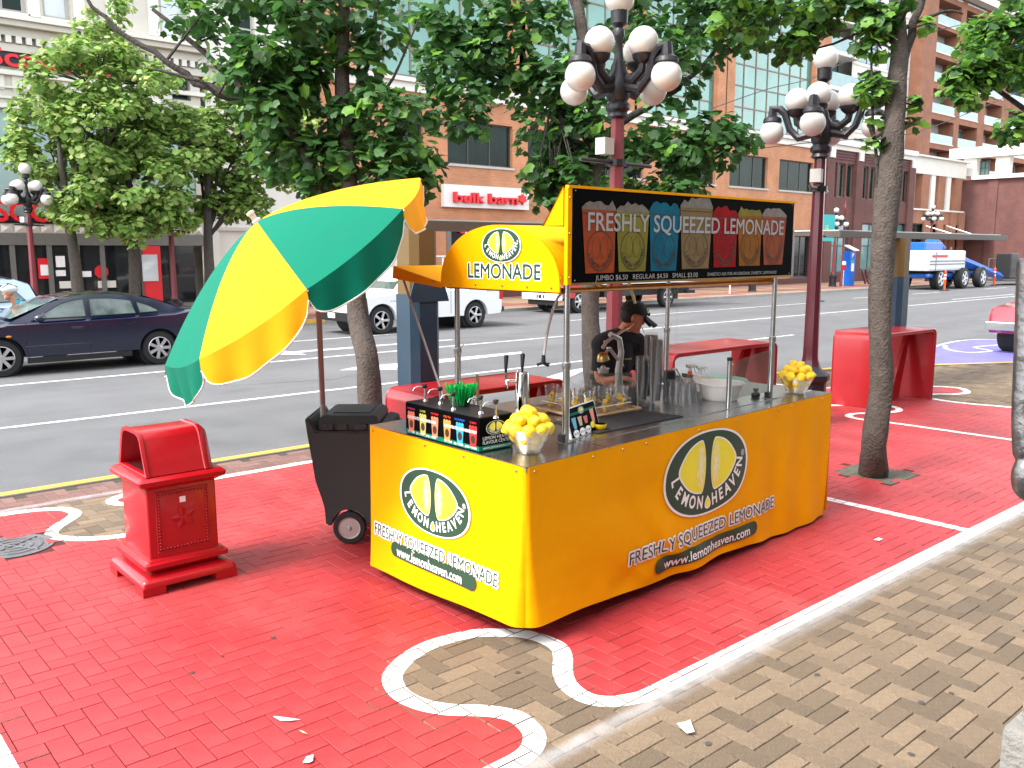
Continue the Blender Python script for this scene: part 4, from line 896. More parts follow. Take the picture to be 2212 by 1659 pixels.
# ---- small price card on a stand
pa, pb = wz(1236, 951), wz(1297, 926); dd = (pb - pa); dd.z = 0; up_ = Vector((0, 0, 1)); nn = Vector((dd.y, -dd.x, 0)).normalized()
cdn = thing('price_card', 'small black price card on a white stand behind the steel post', 'price card', (pa + pb) / 2)
lean = Vector((0, 0, .175)) - nn * .05
MB().prism([pa, pb, pb + lean, pa + lean], nn * -.004).build('stand', 'sign_white', cdn); MB().prism([pa, pb, pb + nn * -.09, pa + nn * -.09], (0, 0, .004)).build('foot', 'sign_white', cdn)
def CP(s, t, o=.002): return pa + dd * s + lean * t + nn * o
MB().add([CP(.02, .03), CP(.98, .03), CP(.98, .97), CP(.02, .97)], [(0, 1, 2, 3)]).build('card', 'board_black', cdn)
MB().add([CP(.02, .74, .003), CP(.98, .74, .003), CP(.98, .82, .003), CP(.02, .82, .003)], [(0, 1, 2, 3)]).build('green_band', 'umb_green', cdn)
logo(lambda x, y, off: CP(.48 + x / dd.length, .83 + y / lean.length, .003 + off * .2), .075, cdn)
for s, t, k, h in ((.18, .30, 2, .36), (.38, .34, 3, .30), (.57, .36, 4, .24), (.82, .30, 0, .46)):
    MB().add([CP(s - .045, t, .0035), CP(s + .045, t, .0035), CP(s + .07, t + h, .0035), CP(s - .07, t + h, .0035)], [(0, 1, 2, 3)]).build('drink_picture', 'juice%d' % k, cdn)
for s, tx in ((.17, '$6.50'), (.38, '$4.50'), (.58, '$3.00')):
    m = MB(); m.fan([CP(s + .095 * math.cos(q), .15 + .095 * math.sin(q) * 1.3, .0035) for q in [2 * math.pi * j / 18 for j in range(18)]]); bub = m.build('price_bubble', 'print_white', cdn)
    words('price', 'board_black', bub, tx, s - .07, s + .07, .15, .07, lambda x, y: CP(x, y, .0042))
MB().fan([CP(.76 + .08 * math.cos(q), .24 + .11 * math.sin(q), .004) for q in [2 * math.pi * j / 14 for j in range(14)]]).build('lemon_picture', 'lemon_print', cdn)
# halved lemon
p = wz(1297, 930); hl = thing('lemon_half', 'cut lemon half lying behind the small price card', 'lemon half', p)
MB().lathe([(0.0, 0), (.018, .002), (.034, .022), (.039, .042)], 18, p).build('rind', 'lemon', hl, smooth=60); MB().lathe([(0, .0425), (.037, .0425)], 18, p).build('pulp', 'lemon_pulp', hl)
# ---- black bar mat, cutting board, knife
mt = MB(); q = [wz(1292, 937), wz(1476, 900), wz(1388, 889), wz(1196, 913)]; mt.prism(q, (0, 0, .006)); tag(mt.build('bar_mat', 'rubber', o=tuple(q[0])), 'black rubber mat on the steel counter in front of the cup tray', 'mat')
q = [wz(1118, 893), wz(1168, 902), wz(1192, 888), wz(1140, 878)]; tag(MB().prism(q, (0, 0, .018)).build('cutting_board', 'board_wood', o=tuple(q[0])), 'pale cutting board lying behind the tap tower', 'cutting board')
kn = thing('knife', 'kitchen knife with black handle lying on the cutting board', 'knife', wz(1152, 890, TZ + .02)); a = wz(1138, 888, TZ + .022); c = wz(1165, 893, TZ + .022)
MB().cyl(a, a.lerp(c, .45), .009, n=8).build('handle', 'black_plastic', kn); MB().prism([a.lerp(c, .45), c, c + Vector((.0, .02, 0)), a.lerp(c, .45) + Vector((0, .024, 0))], (0, 0, .002)).build('blade', 'chrome', kn)
# ---- tray with plastic cups of lemon
tq = [wz(1150, 884), wz(1262, 910), wz(1384, 887), wz(1272, 866)]
def TP(s, t, z=0.0): a = tq[0].lerp(tq[1], s); b = tq[3].lerp(tq[2], s); r = a.lerp(b, t); return Vector((r.x, r.y, r.z + z))
ty = thing('serving_tray', 'brown serving tray holding rows of lemon cups', 'tray', TP(.5, .5))
MB().prism([TP(0, 0, .006), TP(1, 0, .006), TP(1, 1, .006), TP(0, 1, .006)], (0, 0, .006)).build('base', 'board_wood', ty)
for s0, t0, s1, t1 in ((0, 0, 1, 0), (1, 0, 1, 1), (1, 1, 0, 1), (0, 1, 0, 0)): MB().cyl(TP(s0, t0, .018), TP(s1, t1, .018), .008, n=8).build('rim', 'board_wood', ty)
rk = thing('cup_rack', 'thin wire rack around the lemon cups on the tray', 'wire rack', TP(.5, .5, .012))
for t in (.1, .37, .63, .9): MB().cyl(TP(.08, t, .06), TP(.92, t, .06), .003, n=6).build('wire', 'steel', rk)
for s in (.08, .92): MB().cyl(TP(s, .1, .06), TP(s, .9, .06), .003, n=6).build('wire', 'steel', rk)
for s, t in ((.08, .1), (.92, .1), (.08, .9), (.92, .9)): MB().cyl(TP(s, t, .014), TP(s, t, .06), .003, n=6).build('leg', 'steel', rk)
cup0 = MB(); cup0.lathe([(0, .001), (.031, .0), (.043, .125), (.045, .127), (.0435, .129), (.0415, .125), (.0295, .003), (0, .003)], 20)
CUPME = cup0.build('plastic_cup', 'clear_film', smooth=40); CUPD = CUPME.data; CUPD.transform(Matrix.Diagonal((1.16, 1.16, 1.22, 1))); bpy.data.objects.remove(CUPME)
wedge = MB(); wedge.prism([(.024 * math.cos(t), .024 * math.sin(t), 0) for t in [math.pi * j / 8 for j in range(9)]], (0, 0, .010)); WED = wedge.build('lemon_wedge', 'lemon'); WEDD = WED.data; bpy.data.objects.remove(WED)
rng = random.Random(9); filled = None
def cup_at(p, label, group, filled_=True):
    o = bpy.data.objects.new('plastic_cup', CUPD); COL.objects.link(o); o.location = p; tag(o, label, 'cup', group)
    if filled_:
        for k in range(7):
            wo = bpy.data.objects.new('lemon_wedge', WEDD); COL.objects.link(wo); wo.location = p + Vector((rng.uniform(-.010, .010), rng.uniform(-.010, .010), .016 + k * .012)); wo.rotation_euler = (rng.uniform(0, 6.28), rng.uniform(0, 6.28), rng.uniform(0, 6.28)); wo.scale = (1.0,) * 3; tag(wo, 'yellow lemon wedge inside a clear cup on the tray', 'lemon wedge', 'wedges in the tray cups')
    return o
for i in range(4):
    for j in range(3): cup_at(TP(.15 + .23 * i, .2 + .3 * j, .013), 'clear plastic cup with lemon wedges standing on the tray', 'filled cups on the tray')
# ---- lever juicer
jp = wz(1338, 862)
ju = thing('lever_juicer', 'cast aluminium lever citrus juicer in front of the vendor', 'juicer', jp)
W = lambda px, py: atY(px, py, jp.y)
MB().lathe([(.085, 0), (.085, .012), (.05, .022), (.032, .05)], 20, jp).build('base', 'alu', ju, smooth=40)
MB().tube([W(1338, 858), W(1336, 800), W(1342, 760), W(1338, 732), W(1318, 722)], [.032, .026, .022, .020, .020], 10).build('column', 'alu', ju, smooth=50)
MB().lathe([(.036, 0), (.046, .035), (.043, .035), (.034, .004), (0, .004)], 18, W(1303, 806)).build('cone_cup', 'alu', ju, smooth=40); MB().lathe([(.03, .02), (.012, .055), (0, .06)], 14, W(1303, 806)).build('reamer', 'alu', ju, smooth=40)
MB().lathe([(.012, .06), (.034, .045), (.043, .02), (.046, 0), (.043, 0), (.036, .03), (0, .05)], 16, W(1303, 778), ax=(-.25, 0, 1)).build('press_cup', 'brass', ju, smooth=40)
MB().tube([W(1303, 770), W(1316, 752), W(1345, 790)], [.012, .014, .010], 8).build('linkage', 'alu', ju, smooth=40)
MB().tube([W(1302, 752), W(1310, 738), W(1366, 700)], [.014, .013, .010], 8).build('lever', 'alu', ju, smooth=40); MB().tube([W(1352, 710), W(1366, 700), W(1367, 697)], [.013, .013, .008], 8).build('grip', 'steel', ju, smooth=40)
for px, py in ((1310, 738), (1316, 752), (1343, 790)): q = W(px, py); MB().cyl(q + Vector((0, -.022, 0)), q + Vector((0, .022, 0)), .008, n=8).build('bolt', 'steel', ju)
# ---- stacks of clear cups
for px, py, nn, lab, grp in ((1415, 872, 25, 'clear plastic cup nested in the tallest cup stack', 'cups of the tallest stack'), (1386, 868, 14, 'clear plastic cup nested in the short front cup stack', 'cups of the short stack'), (1404, 862, 26, 'clear plastic cup nested in the rear cup stack', 'cups of the rear stack')):
    p = wz(px, py)
    for k in range(nn): o = bpy.data.objects.new('plastic_cup', CUPD); COL.objects.link(o); o.location = p + Vector((rng.uniform(-.0012, .0012), 0, k * .0135)); o.rotation_euler = (0, 0, rng.uniform(0, 6)); o.scale = (.98, .98, 1); tag(o, lab, 'cup', grp)
# upturned glasses by the basin
for k, (px, py) in enumerate(((1449, 868), (1463, 872), (1478, 876), (1492, 874), (1503, 868), (1470, 862), (1487, 864))):
    p = wz(px, py); o = bpy.data.objects.new('plastic_cup', CUPD); COL.objects.link(o); o.location = p + Vector((0, 0, .158)); o.rotation_euler = (math.pi, 0, 0); tag(o, 'upturned clear plastic cup in the cluster left of the white basin', 'cup', 'upturned cups by the basin')
# ---- jug, box, spray bottles, basin
p = wz(1446, 853); jg = thing('black_jug', 'black insulated jug with a chrome handle beside the cup stacks', 'jug', p)
MB().lathe([(.045, 0), (.048, .01), (.046, .16), (.04, .185), (0, .187)], 20, p).build('body', 'black_plastic', jg, smooth=40); MB().tube([p + Vector((.02, .0, .19)), p + Vector((.05, -.02, .20)), p + Vector((.11, -.05, .09))], .009, 8).build('handle', 'chrome', jg, smooth=50)
p = wz(1472, 845); kx = thing('napkin_caddy', 'black wire caddy with brown napkins behind the jug', 'caddy', p); MB().bx(p.x - .06, p.x + .06, p.y - .05, p.y + .05, p.z + .004, p.z + .10).build('napkins', 'board_wood', kx)
for z in (.002, .05, .12): MB().bx(p.x - .068, p.x + .068, p.y - .058, p.y - .053, p.z + z, p.z + z + .010).build('rail', 'black_plastic', kx)
for s in (-1, 1): MB().bx(p.x + s * .068 - .004, p.x + s * .068 + .004, p.y - .052, p.y + .052, p.z, p.z + .13).build('side', 'black_plastic', kx)
for k, (px, py, hd, lab) in enumerate(((1489, 858, 'orange', 'clear spray bottle with orange collar behind the basin'), (1511, 862, 'sign_white', 'clear spray bottle with white trigger next to the basin'))):
    p = wz(px, py); s = thing('spray_bottle', lab, 'spray bottle', p)
    MB().lathe([(.034, 0), (.038, .01), (.038, .10), (.026, .15), (.015, .175), (0, .175)], 16, p).build('bottle', 'clear_film', s, smooth=40); MB().lathe([(.035, .003), (.035, .06), (0, .06)], 16, p).build('liquid', 'mat_liquid' if False else 'glass_sky', s)
    MB().cyl(p + Vector((0, 0, .172)), p + Vector((0, 0, .195)), .017, n=12).build('collar', hd, s)
    MB().tube([p + Vector((0, 0, .195)), p + Vector((0, 0, .225)), p + Vector((-.03, .01, .235)), p + Vector((.05, -.02, .232))], [.012, .016, .014, .010], 8).build('head', 'sign_white', s, smooth=50); MB().tube([p + Vector((.03, -.012, .225)), p + Vector((.036, -.014, .20)), p + Vector((.05, -.02, .18))], .005, 6).build('trigger', 'sign_white', s)
p = wz(1555, 862); bs = MB(); bs.lathe([(0, 0.0), (.118, 0), (.132, .012), (.160, .112), (.180, .118), (.181, .124), (.176, .126), (.152, .120), (.126, .016), (0, .012)], 48, p); tag(bs.build('washing_basin', 'basin', smooth=40, o=tuple(p)), 'round white plastic basin on the steel counter', 'basin')
p = wz(1632, 858); MBx = thing('hose_fitting', 'small black tap fitting on the counter right of the basin', 'fitting', p); MB().cbx(p.x - .03, p.x + .03, p.y - .02, p.y + .02, p.z, p.z + .035, .005).build('body', 'black_plastic', MBx); MB().lathe([(.016, .035), (.012, .045), (.02, .05), (.02, .065), (0, .066)], 12, p).build('knob', 'black_plastic', MBx, smooth=40)
# ---- hanging water hose
hs = thing('water_hose', 'grey water hose hanging from the awning with a black nozzle', 'hose', atY(1206, 645, 3.9)); MB().tube(catmull([atY(1216, 632, 3.75), atY(1204, 645, 3.8), atY(1190, 685, 3.9), atY(1181, 725, 3.9), atY(1175, 768, 3.9)], 5), .0085, 8).build('tube', 'wheel_grey', hs, smooth=60)
q = atY(1174, 770, 3.9); MB().tube([q + Vector((0, 0, .01)), q - Vector((0, 0, .04)), q + Vector((.03, -.01, -.055)), q + Vector((.035, -.012, -.04))], [.011, .016, .012, .009], 8).build('nozzle', 'black_plastic', hs, smooth=50); MB().cyl(q - Vector((0, 0, .04)), q + Vector((-.035, .02, -.05)), .009, n=8).build('lever', 'black_plastic', hs)
# clear hose at the right rear post
MB_h = MB().tube(catmull([PO['br'].to_3d() + Vector((.03, -.02, 1.84)), Vector((5.76, 4.54, 1.6)), Vector((5.75, 4.53, 1.35)), Vector((5.735, 4.54, 1.15))], 5), .008, 8); tag(MB_h.build('drain_hose', 'clear_film', smooth=60, o=(5.74, 4.55, 1.15)), 'thin clear hose hanging down the right rear post', 'hose')
# round green bin behind the stand
gc = atY(1556, 818, 5.35); gbn = thing('green_barrel', 'round green barrel with flat lid behind the white basin', 'barrel', (gc.x, gc.y, 0))
MB().lathe([(.22, .0), (.25, .02), (.27, gc.z - .05), (0, gc.z - .05)], 32, (gc.x, gc.y, 0)).build('body', 'green_lid', gbn, smooth=40); MB().lathe([(.285, gc.z - .049), (.285, gc.z - .02), (.27, gc.z), (0, gc.z + .004)], 36, (gc.x, gc.y, 0)).build('lid', 'green_lid', gbn, smooth=40)
# ================================================================== STREET FURNITURE NEAR THE STAND
# ---- parasol
UC = Vector((2.686, 5.151, 1.929)); UN = Vector((-.565, .181, .805)).normalized(); UR, UD, UAL = .993, .37, 1.431
e1 = UN.cross(Vector((0, 0, 1))).normalized(); e2 = UN.cross(e1)
def UP(a, r, drop=0.0):  # r 0..1 along the rib
    h = UD * (1 - r ** 1.6); return UC + (e1 * math.cos(a) + e2 * math.sin(a)) * (UR * r) + UN * h
par = thing('parasol', 'tilted green and yellow striped parasol standing in the black ice caddy', 'parasol', (3.0, 5.42, .93))
for k in range(8):
    a0 = UAL + (k - 0) * math.pi / 4; m = MB(); mtn = 'umb_green' if k % 2 == 0 else 'umb_yellow'
    def cloth(s, t, a0=a0):
        r = .05 + .95 * t; a = a0 + s * math.pi / 4; p0, p1 = UP(a0, r), UP(a0 + math.pi / 4, r); q = p0.lerp(p1, s); sag = 4 * s * (1 - s) * r * r
        out = (q - UC).normalized(); full = UP(a, r)
        return q.lerp(full, .35) - UN * (.020 * sag)
    m.grid(cloth, 12, 18); pn = m.build('panel', mtn, par, smooth=60)
    m = MB()
    def edgep(s, a0=a0): return cloth(s, 1.0)
    def vlen(s, k=k): return (.06 + .165 * math.sin(math.pi * s) ** .45 * (1 + .10 * math.sin(6 * s + k))) 
    wv = [random.uniform(-.5, .5) for _ in range(3)]
    def val(s, t, a0=a0, wv=wv):
        p = edgep(s); d = Vector((0, 0, -1)) * .88 - UN * .35; d.normalize(); out = (p - UC).normalized()
        return p + d * (vlen(s) * t) + out * (.014 * math.sin(s * 19 + wv[0] * 4) * t + .010 * math.sin(s * 8 + wv[1] * 5) * t)
    m.grid(val, 28, 6); m.build('valance', mtn, pn, smooth=60)
    m = MB(); m.tube([val(s / 28, 1.0) for s in range(29)], .0055, 6); m.build('piping', 'trim_cream', pn, smooth=60)
    MB().tube([UP(a0, .05 + .95 * j / 10) - UN * .012 for j in range(11)], .006, 6).build('rib', 'alu', par)
    MB().cyl(UC - UN * .02, UP(a0, .55) - UN * .012, .005, n=6).build('stretcher', 'alu', par)
fin = UC + UN * UD
MB().lathe([(.030, -.015), (.030, .01), (.018, .018), (.020, .05), (.026, .055), (.026, .07), (0, .075)], 16, fin, ax=UN).build('finial', 'trim_cream', par, smooth=40)
J = UC - UN * .24; PB = atX(697, 872, 3.03)
MB().cyl(J, UC + UN * (UD - .01), .017, n=12).build('upper_pole', 'pole_grey', par, smooth=40); MB().cyl(Vector((PB.x, PB.y, .30)), PB, .019, n=12).build('lower_pole', 'pole_grey', par, smooth=40); MB().cyl(PB, J, .019, n=12).build('pole', 'pole_grey', par, smooth=40)
MB().ball(J, .028, 12, 8).build('tilt_joint', 'black_plastic', par, smooth=60); MB().ball(UC - UN * .02, .035, 12, 8, sz=.7).build('runner', 'black_plastic', par, smooth=60)
# ---- ice caddy (turned so that its flank faces the pavement corner)
KW = Vector((3.10, 5.275, 0)); ka = R(-41.5)
kd = thing('ice_caddy', 'large black plastic ice caddy on wheels behind the yellow skirt', 'ice caddy', KW, world=False, rotz=ka)
def KM(mb): return mb.xf(Matrix.Rotation(0, 4, 'Z'))
# local frame: x runs right along the flank, y goes inwards, z up; wheel axle at x = 0
prof = [(.30, .14), (.31, .81), (-.215, .81), (-.235, .86), (-.262, .905), (-.290, .905), (-.278, .80), (-.262, .684), (-.245, .569), (-.232, .461), (-.187, .317), (-.172, .26), (-.165, .135), (-.128, .132)]
arcp = [(-.128 * math.cos(R(8 + 164 * k / 12)) * 1.0, .125 + .128 * math.sin(R(8 + 164 * k / 12))) for k in range(13)]
DP = .56
def kext(pts, y0, y1, bev, mt, name, shrink=None, par=None, skip=None):
    bm = bmesh.new(); vs = [bm.verts.new((x, y0, z)) for x, z in pts]; f = bm.faces.new(vs); r_ = bmesh.ops.extrude_face_region(bm, geom=[f]); bmesh.ops.translate(bm, vec=(0, y1 - y0, 0), verts=[g for g in r_['geom'] if isinstance(g, bmesh.types.BMVert)]); bmesh.ops.recalc_face_normals(bm, faces=bm.faces[:])
    if shrink: shrink(bm)
    bmesh.ops.bevel(bm, geom=[e for e in bm.edges if not (skip and skip(e))], offset=bev, segments=2, affect='EDGES', clamp_overlap=True)
    return MB().bm(bm).build(name, mt, par or kd, smooth=40, o=(0, 0, 0))
kext(prof + arcp, 0, DP, .011, 'caddy', 'body', skip=lambda e: all(v.co.z < .256 and abs(v.co.x) < .13 and v.co.z > .13 for v in e.verts))
def shr(bm):
    for v in bm.verts:
        if v.co.z > .90: v.co.y += .05 if v.co.y < DP / 2 else -.02
kext([(-.205, .812), (-.205, .885), (-.17, .915), (.19, .915), (.215, .885), (.215, .812)], .018, DP - .02, .010, 'caddy', 'lid', shr)
MB().cbx(-.12, .14, .13, DP - .1, .9155, .922, .004).build('lid_panel', 'caddy', kd, o=(0, 0, 0))
for x in (-.13, -.03, .09, .18): MB().cbx(x - .035, x + .035, .004, .017, .818, .862, .006).build('latch', 'caddy', kd, o=(0, 0, 0))
for x in (-.15, .12): MB().cyl((x, .0, .845), (x, .016, .845), .02, n=14).build('hinge', 'caddy', kd, o=(0, 0, 0))
kext([(.225, .812), (.225, .86), (.30, .84), (.30, .812)], .03, DP - .03, .008, 'caddy', 'front_lip')
MB().tube([(.285, .0, .15), (.295, -.004, .45), (.30, -.004, .80)], .008, 6).build('corner_rib', 'caddy', kd, o=(0, 0, 0))
for y in (-.004, DP - .045):
    w = MB(); w.lathe([(.078, -.024), (.108, -.024), (.116, -.016), (.116, .016), (.108, .024), (.078, .024)], 32, (0, y + .024, .117), ax=(0, 1, 0), caps=False); wl = w.build('tyre', 'rubber', kd, smooth=40, o=(0, 0, 0))
    h = MB(); h.lathe([(0, -.018), (.018, -.020), (.066, -.014), (.078, -.022), (.082, -.018), (.082, .018), (0, .018)], 28, (0, y + .024, .117), ax=(0, 1, 0)); h.lathe([(.009, -.036), (.013, -.032), (.018, -.020), (.018, .0), (0, .0)], 12, (0, y + .024, .117), ax=(0, 1, 0)); h.build('hub', 'wheel_grey', wl, smooth=40, o=(0, 0, 0))
for y in (.08, DP - .10):
    MB().cyl((.22, y, .05), (.22, y + .03, .05), .048, n=16).build('caster', 'rubber', kd, o=(0, 0, 0)); MB().bx(.195, .245, y - .006, y + .036, .10, .145).build('fork', 'black_plastic', kd, o=(0, 0, 0))
# ---- red litter bin
bx0, bx1, by0, by1 = 1.655, 2.245, 5.215, 5.83; bcx, bcy = (bx0 + bx1) / 2, (by0 + by1) / 2
lb = thing('litter_bin', 'ornate red cast litter bin with hooded lid standing on red paving', 'litter bin', (bcx, bcy, 0))
def ring(hx, hy, z, r=.02): # rounded rectangle ring
    out = []
    for sx, sy, a in ((1, 1, 0), (-1, 1, 90), (-1, -1, 180), (1, -1, 270)):
        for j in range(4): t = R(a + 30 * j); out.append((bcx + sx * (hx - r) + r * math.cos(t), bcy + sy * (hy - r) + r * math.sin(t), z))
    return out
hx, hy = (bx1 - bx0) / 2, (by1 - by0) / 2
ft = MB(); ft.rings([ring(hx, hy, .055, .03), ring(hx, hy, .085, .03), ring(hx - .012, hy - .012, .105, .03), ring(hx - .05, hy - .05, .120, .03), ring(hx - .075, hy - .075, .125, .03)], 0, True, True)
for sx in (-1, 1):
    for sy in (-1, 1):
        x, y = bcx + sx * (hx - .07), bcy + sy * (hy - .07); ft.rings([[(x - .068, y - .068, z), (x + .068, y - .068, z), (x + .068, y + .068, z), (x - .068, y + .068, z)] for z in (0.002, .06)])
ft.build('plinth', 'red_gloss', lb, smooth=40)
B_ = MB(); B_.rings([ring(hx - .085, hy - .085, .126), ring(hx - .075, hy - .075, .155), ring(hx - .035, hy - .035, .165), ring(hx - .035, hy - .035, .195), ring(hx - .055, hy - .055, .205), ring(hx - .058, hy - .058, .215), ring(hx - .085, hy - .085, .225)]); B_.build('base_moulding', 'red_gloss', lb, smooth=35)
hb = .215; B_ = MB(); B_.rings([ring(hb, hb + .01, .224, .012), ring(hb - .002, hb + .008, .70, .012)]); body = B_.build('body', 'red_gloss', lb, smooth=40)
B_ = MB(); B_.rings([ring(hb + .0, hb + .01, .700), ring(hb + .02, hb + .03, .715), ring(hb + .05, hb + .06, .735), ring(hb + .055, hb + .065, .765), ring(hb + .035, hb + .045, .785), ring(hb - .04, hb - .03, .792)]); B_.build('top_moulding', 'red_gloss', lb, smooth=35)
def panel(face):
    for sx in (-1, 1):
        pass
fy = bcy - hb - .0115
for x0_, x1_, z0_, z1_ in ((-.165, .165, .665, .675), (-.165, .165, .255, .265), (-.165, -.155, .265, .665), (.155, .165, .265, .665)): MB().cbx(bcx + x0_, bcx + x1_, fy - .004, fy + .004, z0_, z1_, .002, 1).build('panel_frame', 'red_gloss', body)
for i in range(15):
    for (x, z) in ((-.147 + .021 * i, .651), (-.147 + .021 * i, .279)): MB().ball((bcx + x, fy, z), .0085, 8, 6).build('bead', 'red_gloss', body, smooth=60)
for i in range(1, 17):
    for x in (-.147, .147): MB().ball((bcx + x, fy, .279 + .0219 * i), .0085, 8, 6).build('bead', 'red_gloss', body, smooth=60)
lf_ = MB()
for a in range(5):
    t = R(90 + 72 * a + 12); c = Vector((bcx + .0, fy + .002, .475)); tip = c + Vector((math.cos(t) * .085, -.006, math.sin(t) * .085)); s_ = Vector((-math.sin(t), 0, math.cos(t)))
    lf_.add([c + Vector((0, -.004, 0)), c + (tip - c) * .45 + s_ * .035 + Vector((0, .002, 0)), tip, c + (tip - c) * .45 - s_ * .035 + Vector((0, .002, 0)), c + (tip - c) * .5 + Vector((0, -.014, 0))], [(0, 3, 4), (3, 2, 4), (2, 1, 4), (1, 0, 4)])
lf_.build('flower_relief', 'red_gloss', body, smooth=40)
MB().bx(bcx - .018, bcx + .018, fy - .003, fy - .001, .582, .622).build('sticker', 'paper', body)
# hood: trapezium tunnel along x, open at the -x end
hz0, hz1 = .793, 1.075
hp = [(-.245, 0), (-.225, .05), (-.165, .235), (-.135, .27), (-.09, .282), (.09, .282), (.135, .27), (.165, .235), (.225, .05), (.245, 0)]
def hr(x, k=1.0, lift=0.0): return [(x, bcy + y * k, hz0 + z * (1.0 if k == 1 else (k * 1.0)) + lift) for y, z in hp]
H = MB(); xa, xb = bcx - .215, bcx + .20
outer = [hr(xa, 1.03), hr(xa + .02, 1.03), hr(xa + .025), hr(xb - .06), hr(xb - .055, 1.03), hr(xb - .03, 1.03), [(x + .03, y, z) for x, y, z in hr(xb - .03, .93)]]
H.rings(outer, 0, False, True); H.rings([hr(xa, 1.03), hr(xa + .002, .90, .012), hr(xb - .05, .88, .01)], 0, False, True)
H.build('hood', 'red_gloss', lb, smooth=40)
MB().bx(xa + .03, xb - .04, bcy - .19, bcy + .19, hz0 + .004, hz0 + .012).build('inner_rim', 'steel', lb)
MB().bx(xa + .06, xb - .06, bcy - .17, bcy + .17, hz0 - .3, hz0 + .0).build('liner', 'black_plastic', lb)
for t in ('CITY OF', 'VICTORIA'):
    words('raised_lettering', 'red_gloss', lb, t, -.09, .09, .03 if t[0] == 'C' else -.03, .028, lambda x, y: (bcx + .02 + x, bcy + y, hz0 + .2835))
lb.scale = (1, 1, .90)
# ---- red portal benches
def bench(c, lx, ly, h, label, rz=0.0, t=.045):
    o = thing('leaning_bench', label, 'bench', (c[0], c[1], 0), 'red leaning benches along the kerb', world=False, rotz=rz)
    def pth(r0):
        pts = []; x = lx / 2; r = .09
        a = [(-x, 0.002), (-x, h - r)] + [(-x + r - r * math.cos(R(15 * j)), h - r + r * math.sin(R(15 * j))) for j in range(1, 7)] + [(x - r + r * math.sin(R(15 * j)), h - r + r * math.cos(R(15 * j))) for j in range(0, 7)] + [(x, 0.002)]
        return a
    po = pth(0); cxz = lambda p, k: (p[0] - math.copysign(k, p[0]) if abs(p[0]) > 1e-6 else p[0], p[1])
    inn = []
    for (x, z) in po:
        inn.append((x * (lx / 2 - t) / (lx / 2), z if z < .01 else z - t * (0 if z <= h - .09 else min(1, (z - (h - .09)) / .09))))
    m = MB(); n = len(po)
    for y0, y1 in ((-ly / 2, ly / 2),):
        A = [(p[0], y0, p[1]) for p in po]; B = [(p[0], y1, p[1]) for p in po]; Ci = [(p[0], y1, p[1]) for p in inn]; D = [(p[0], y0, p[1]) for p in inn]
        m.rings([[A[i], B[i], Ci[i], D[i]] for i in range(n)])
    # chamfered lips
    m.build('frame', 'red_bench', o, smooth=40)
    for s in (-1, 1):
        MB().tube([(p[0] * .995, s * (ly / 2), p[1] - .006) for p in po], .012, 6).build('edge_roll', 'red_bench', o, smooth=60)
    MB().prism([(lx * .12, -.02, .003), (lx * .30, -.02, .003), (lx * .46, -.02, h - .06), (lx * .40, -.02, h - .06)], (0, .05, 0)).build('brace', 'red_bench', o)
    return o
bench((4.72, 5.82), 1.5, .58, .93, 'long red leaning bench behind the tap tower')
bench((8.45, 6.22), 2.0, .62, .96, 'red leaning bench behind the white basin and spray bottles')
bench((11.72, 5.67), 1.42, .70, .99, 'red leaning bench behind the bare tree trunk', -.03)
# ---- transit shelters: post with two-tone paint and a long roof beam
def shelter(x, y, beam0, beam1, label, hz=2.27):
    o = thing('transit_shelter', label, 'shelter', (x, y, 0), 'transit shelters along the kerb', world=True)
    def octp(w, d): c = .06; return [(x - w + c, y - d), (x + w - c, y - d), (x + w, y - d + c), (x + w, y + d - c), (x + w - c, y + d), (x - w + c, y + d), (x - w, y + d - c), (x - w, y - d + c)]
    MB().rings([[(a, b, z) for a, b in octp(.15, .16)] for z in (.002, 1.68)]).build('post_foot', 'blue_post', o)
    MB().rings([[(a, b, z) for a, b in octp(.14, .15)] for z in (1.681, hz - .05)]).build('post', 'tan_post', o)
    m = MB(); m.bx(beam0, beam1, y - .10, y + .10, hz - .05, hz + .03); m.build('beam', 'beam', o)
    m = MB(); m.bx(beam0 + .1, beam1 - .1, y - .02, y + .62, hz + .031, hz + .045); m.build('roof', 'glass_sky', o)
    m = MB(); m.bx(beam0, beam1, y + .55, y + .60, hz - .04, hz + .029); m.build('rear_beam', 'beam', o)
    for xx in (beam0 + .02, x, beam1 - .02): MB().bx(xx - .02, xx + .02, y + .10, y + .55, hz - .03, hz + .02).build('cross_beam', 'beam', o)
    return o
shelter(4.42, 6.28, 4.33, 7.4, 'transit shelter with blue and ochre post behind the awning')
shelter(12.55, 5.98, 10.75, 16.3, 'transit shelter with blue post behind the bare tree trunk')
# arrow collar on the left shelter post
MB().rings([[(4.42 - w, 6.115, z), (4.42 + w, 6.115, z), (4.42 + w, 6.105, z), (4.42 - w, 6.105, z)] for w, z in ((.21, 1.62), (.15, 1.80))]).build('bolt_plate', 'blue_post', bpy.data.objects['transit_shelter'], smooth=None)
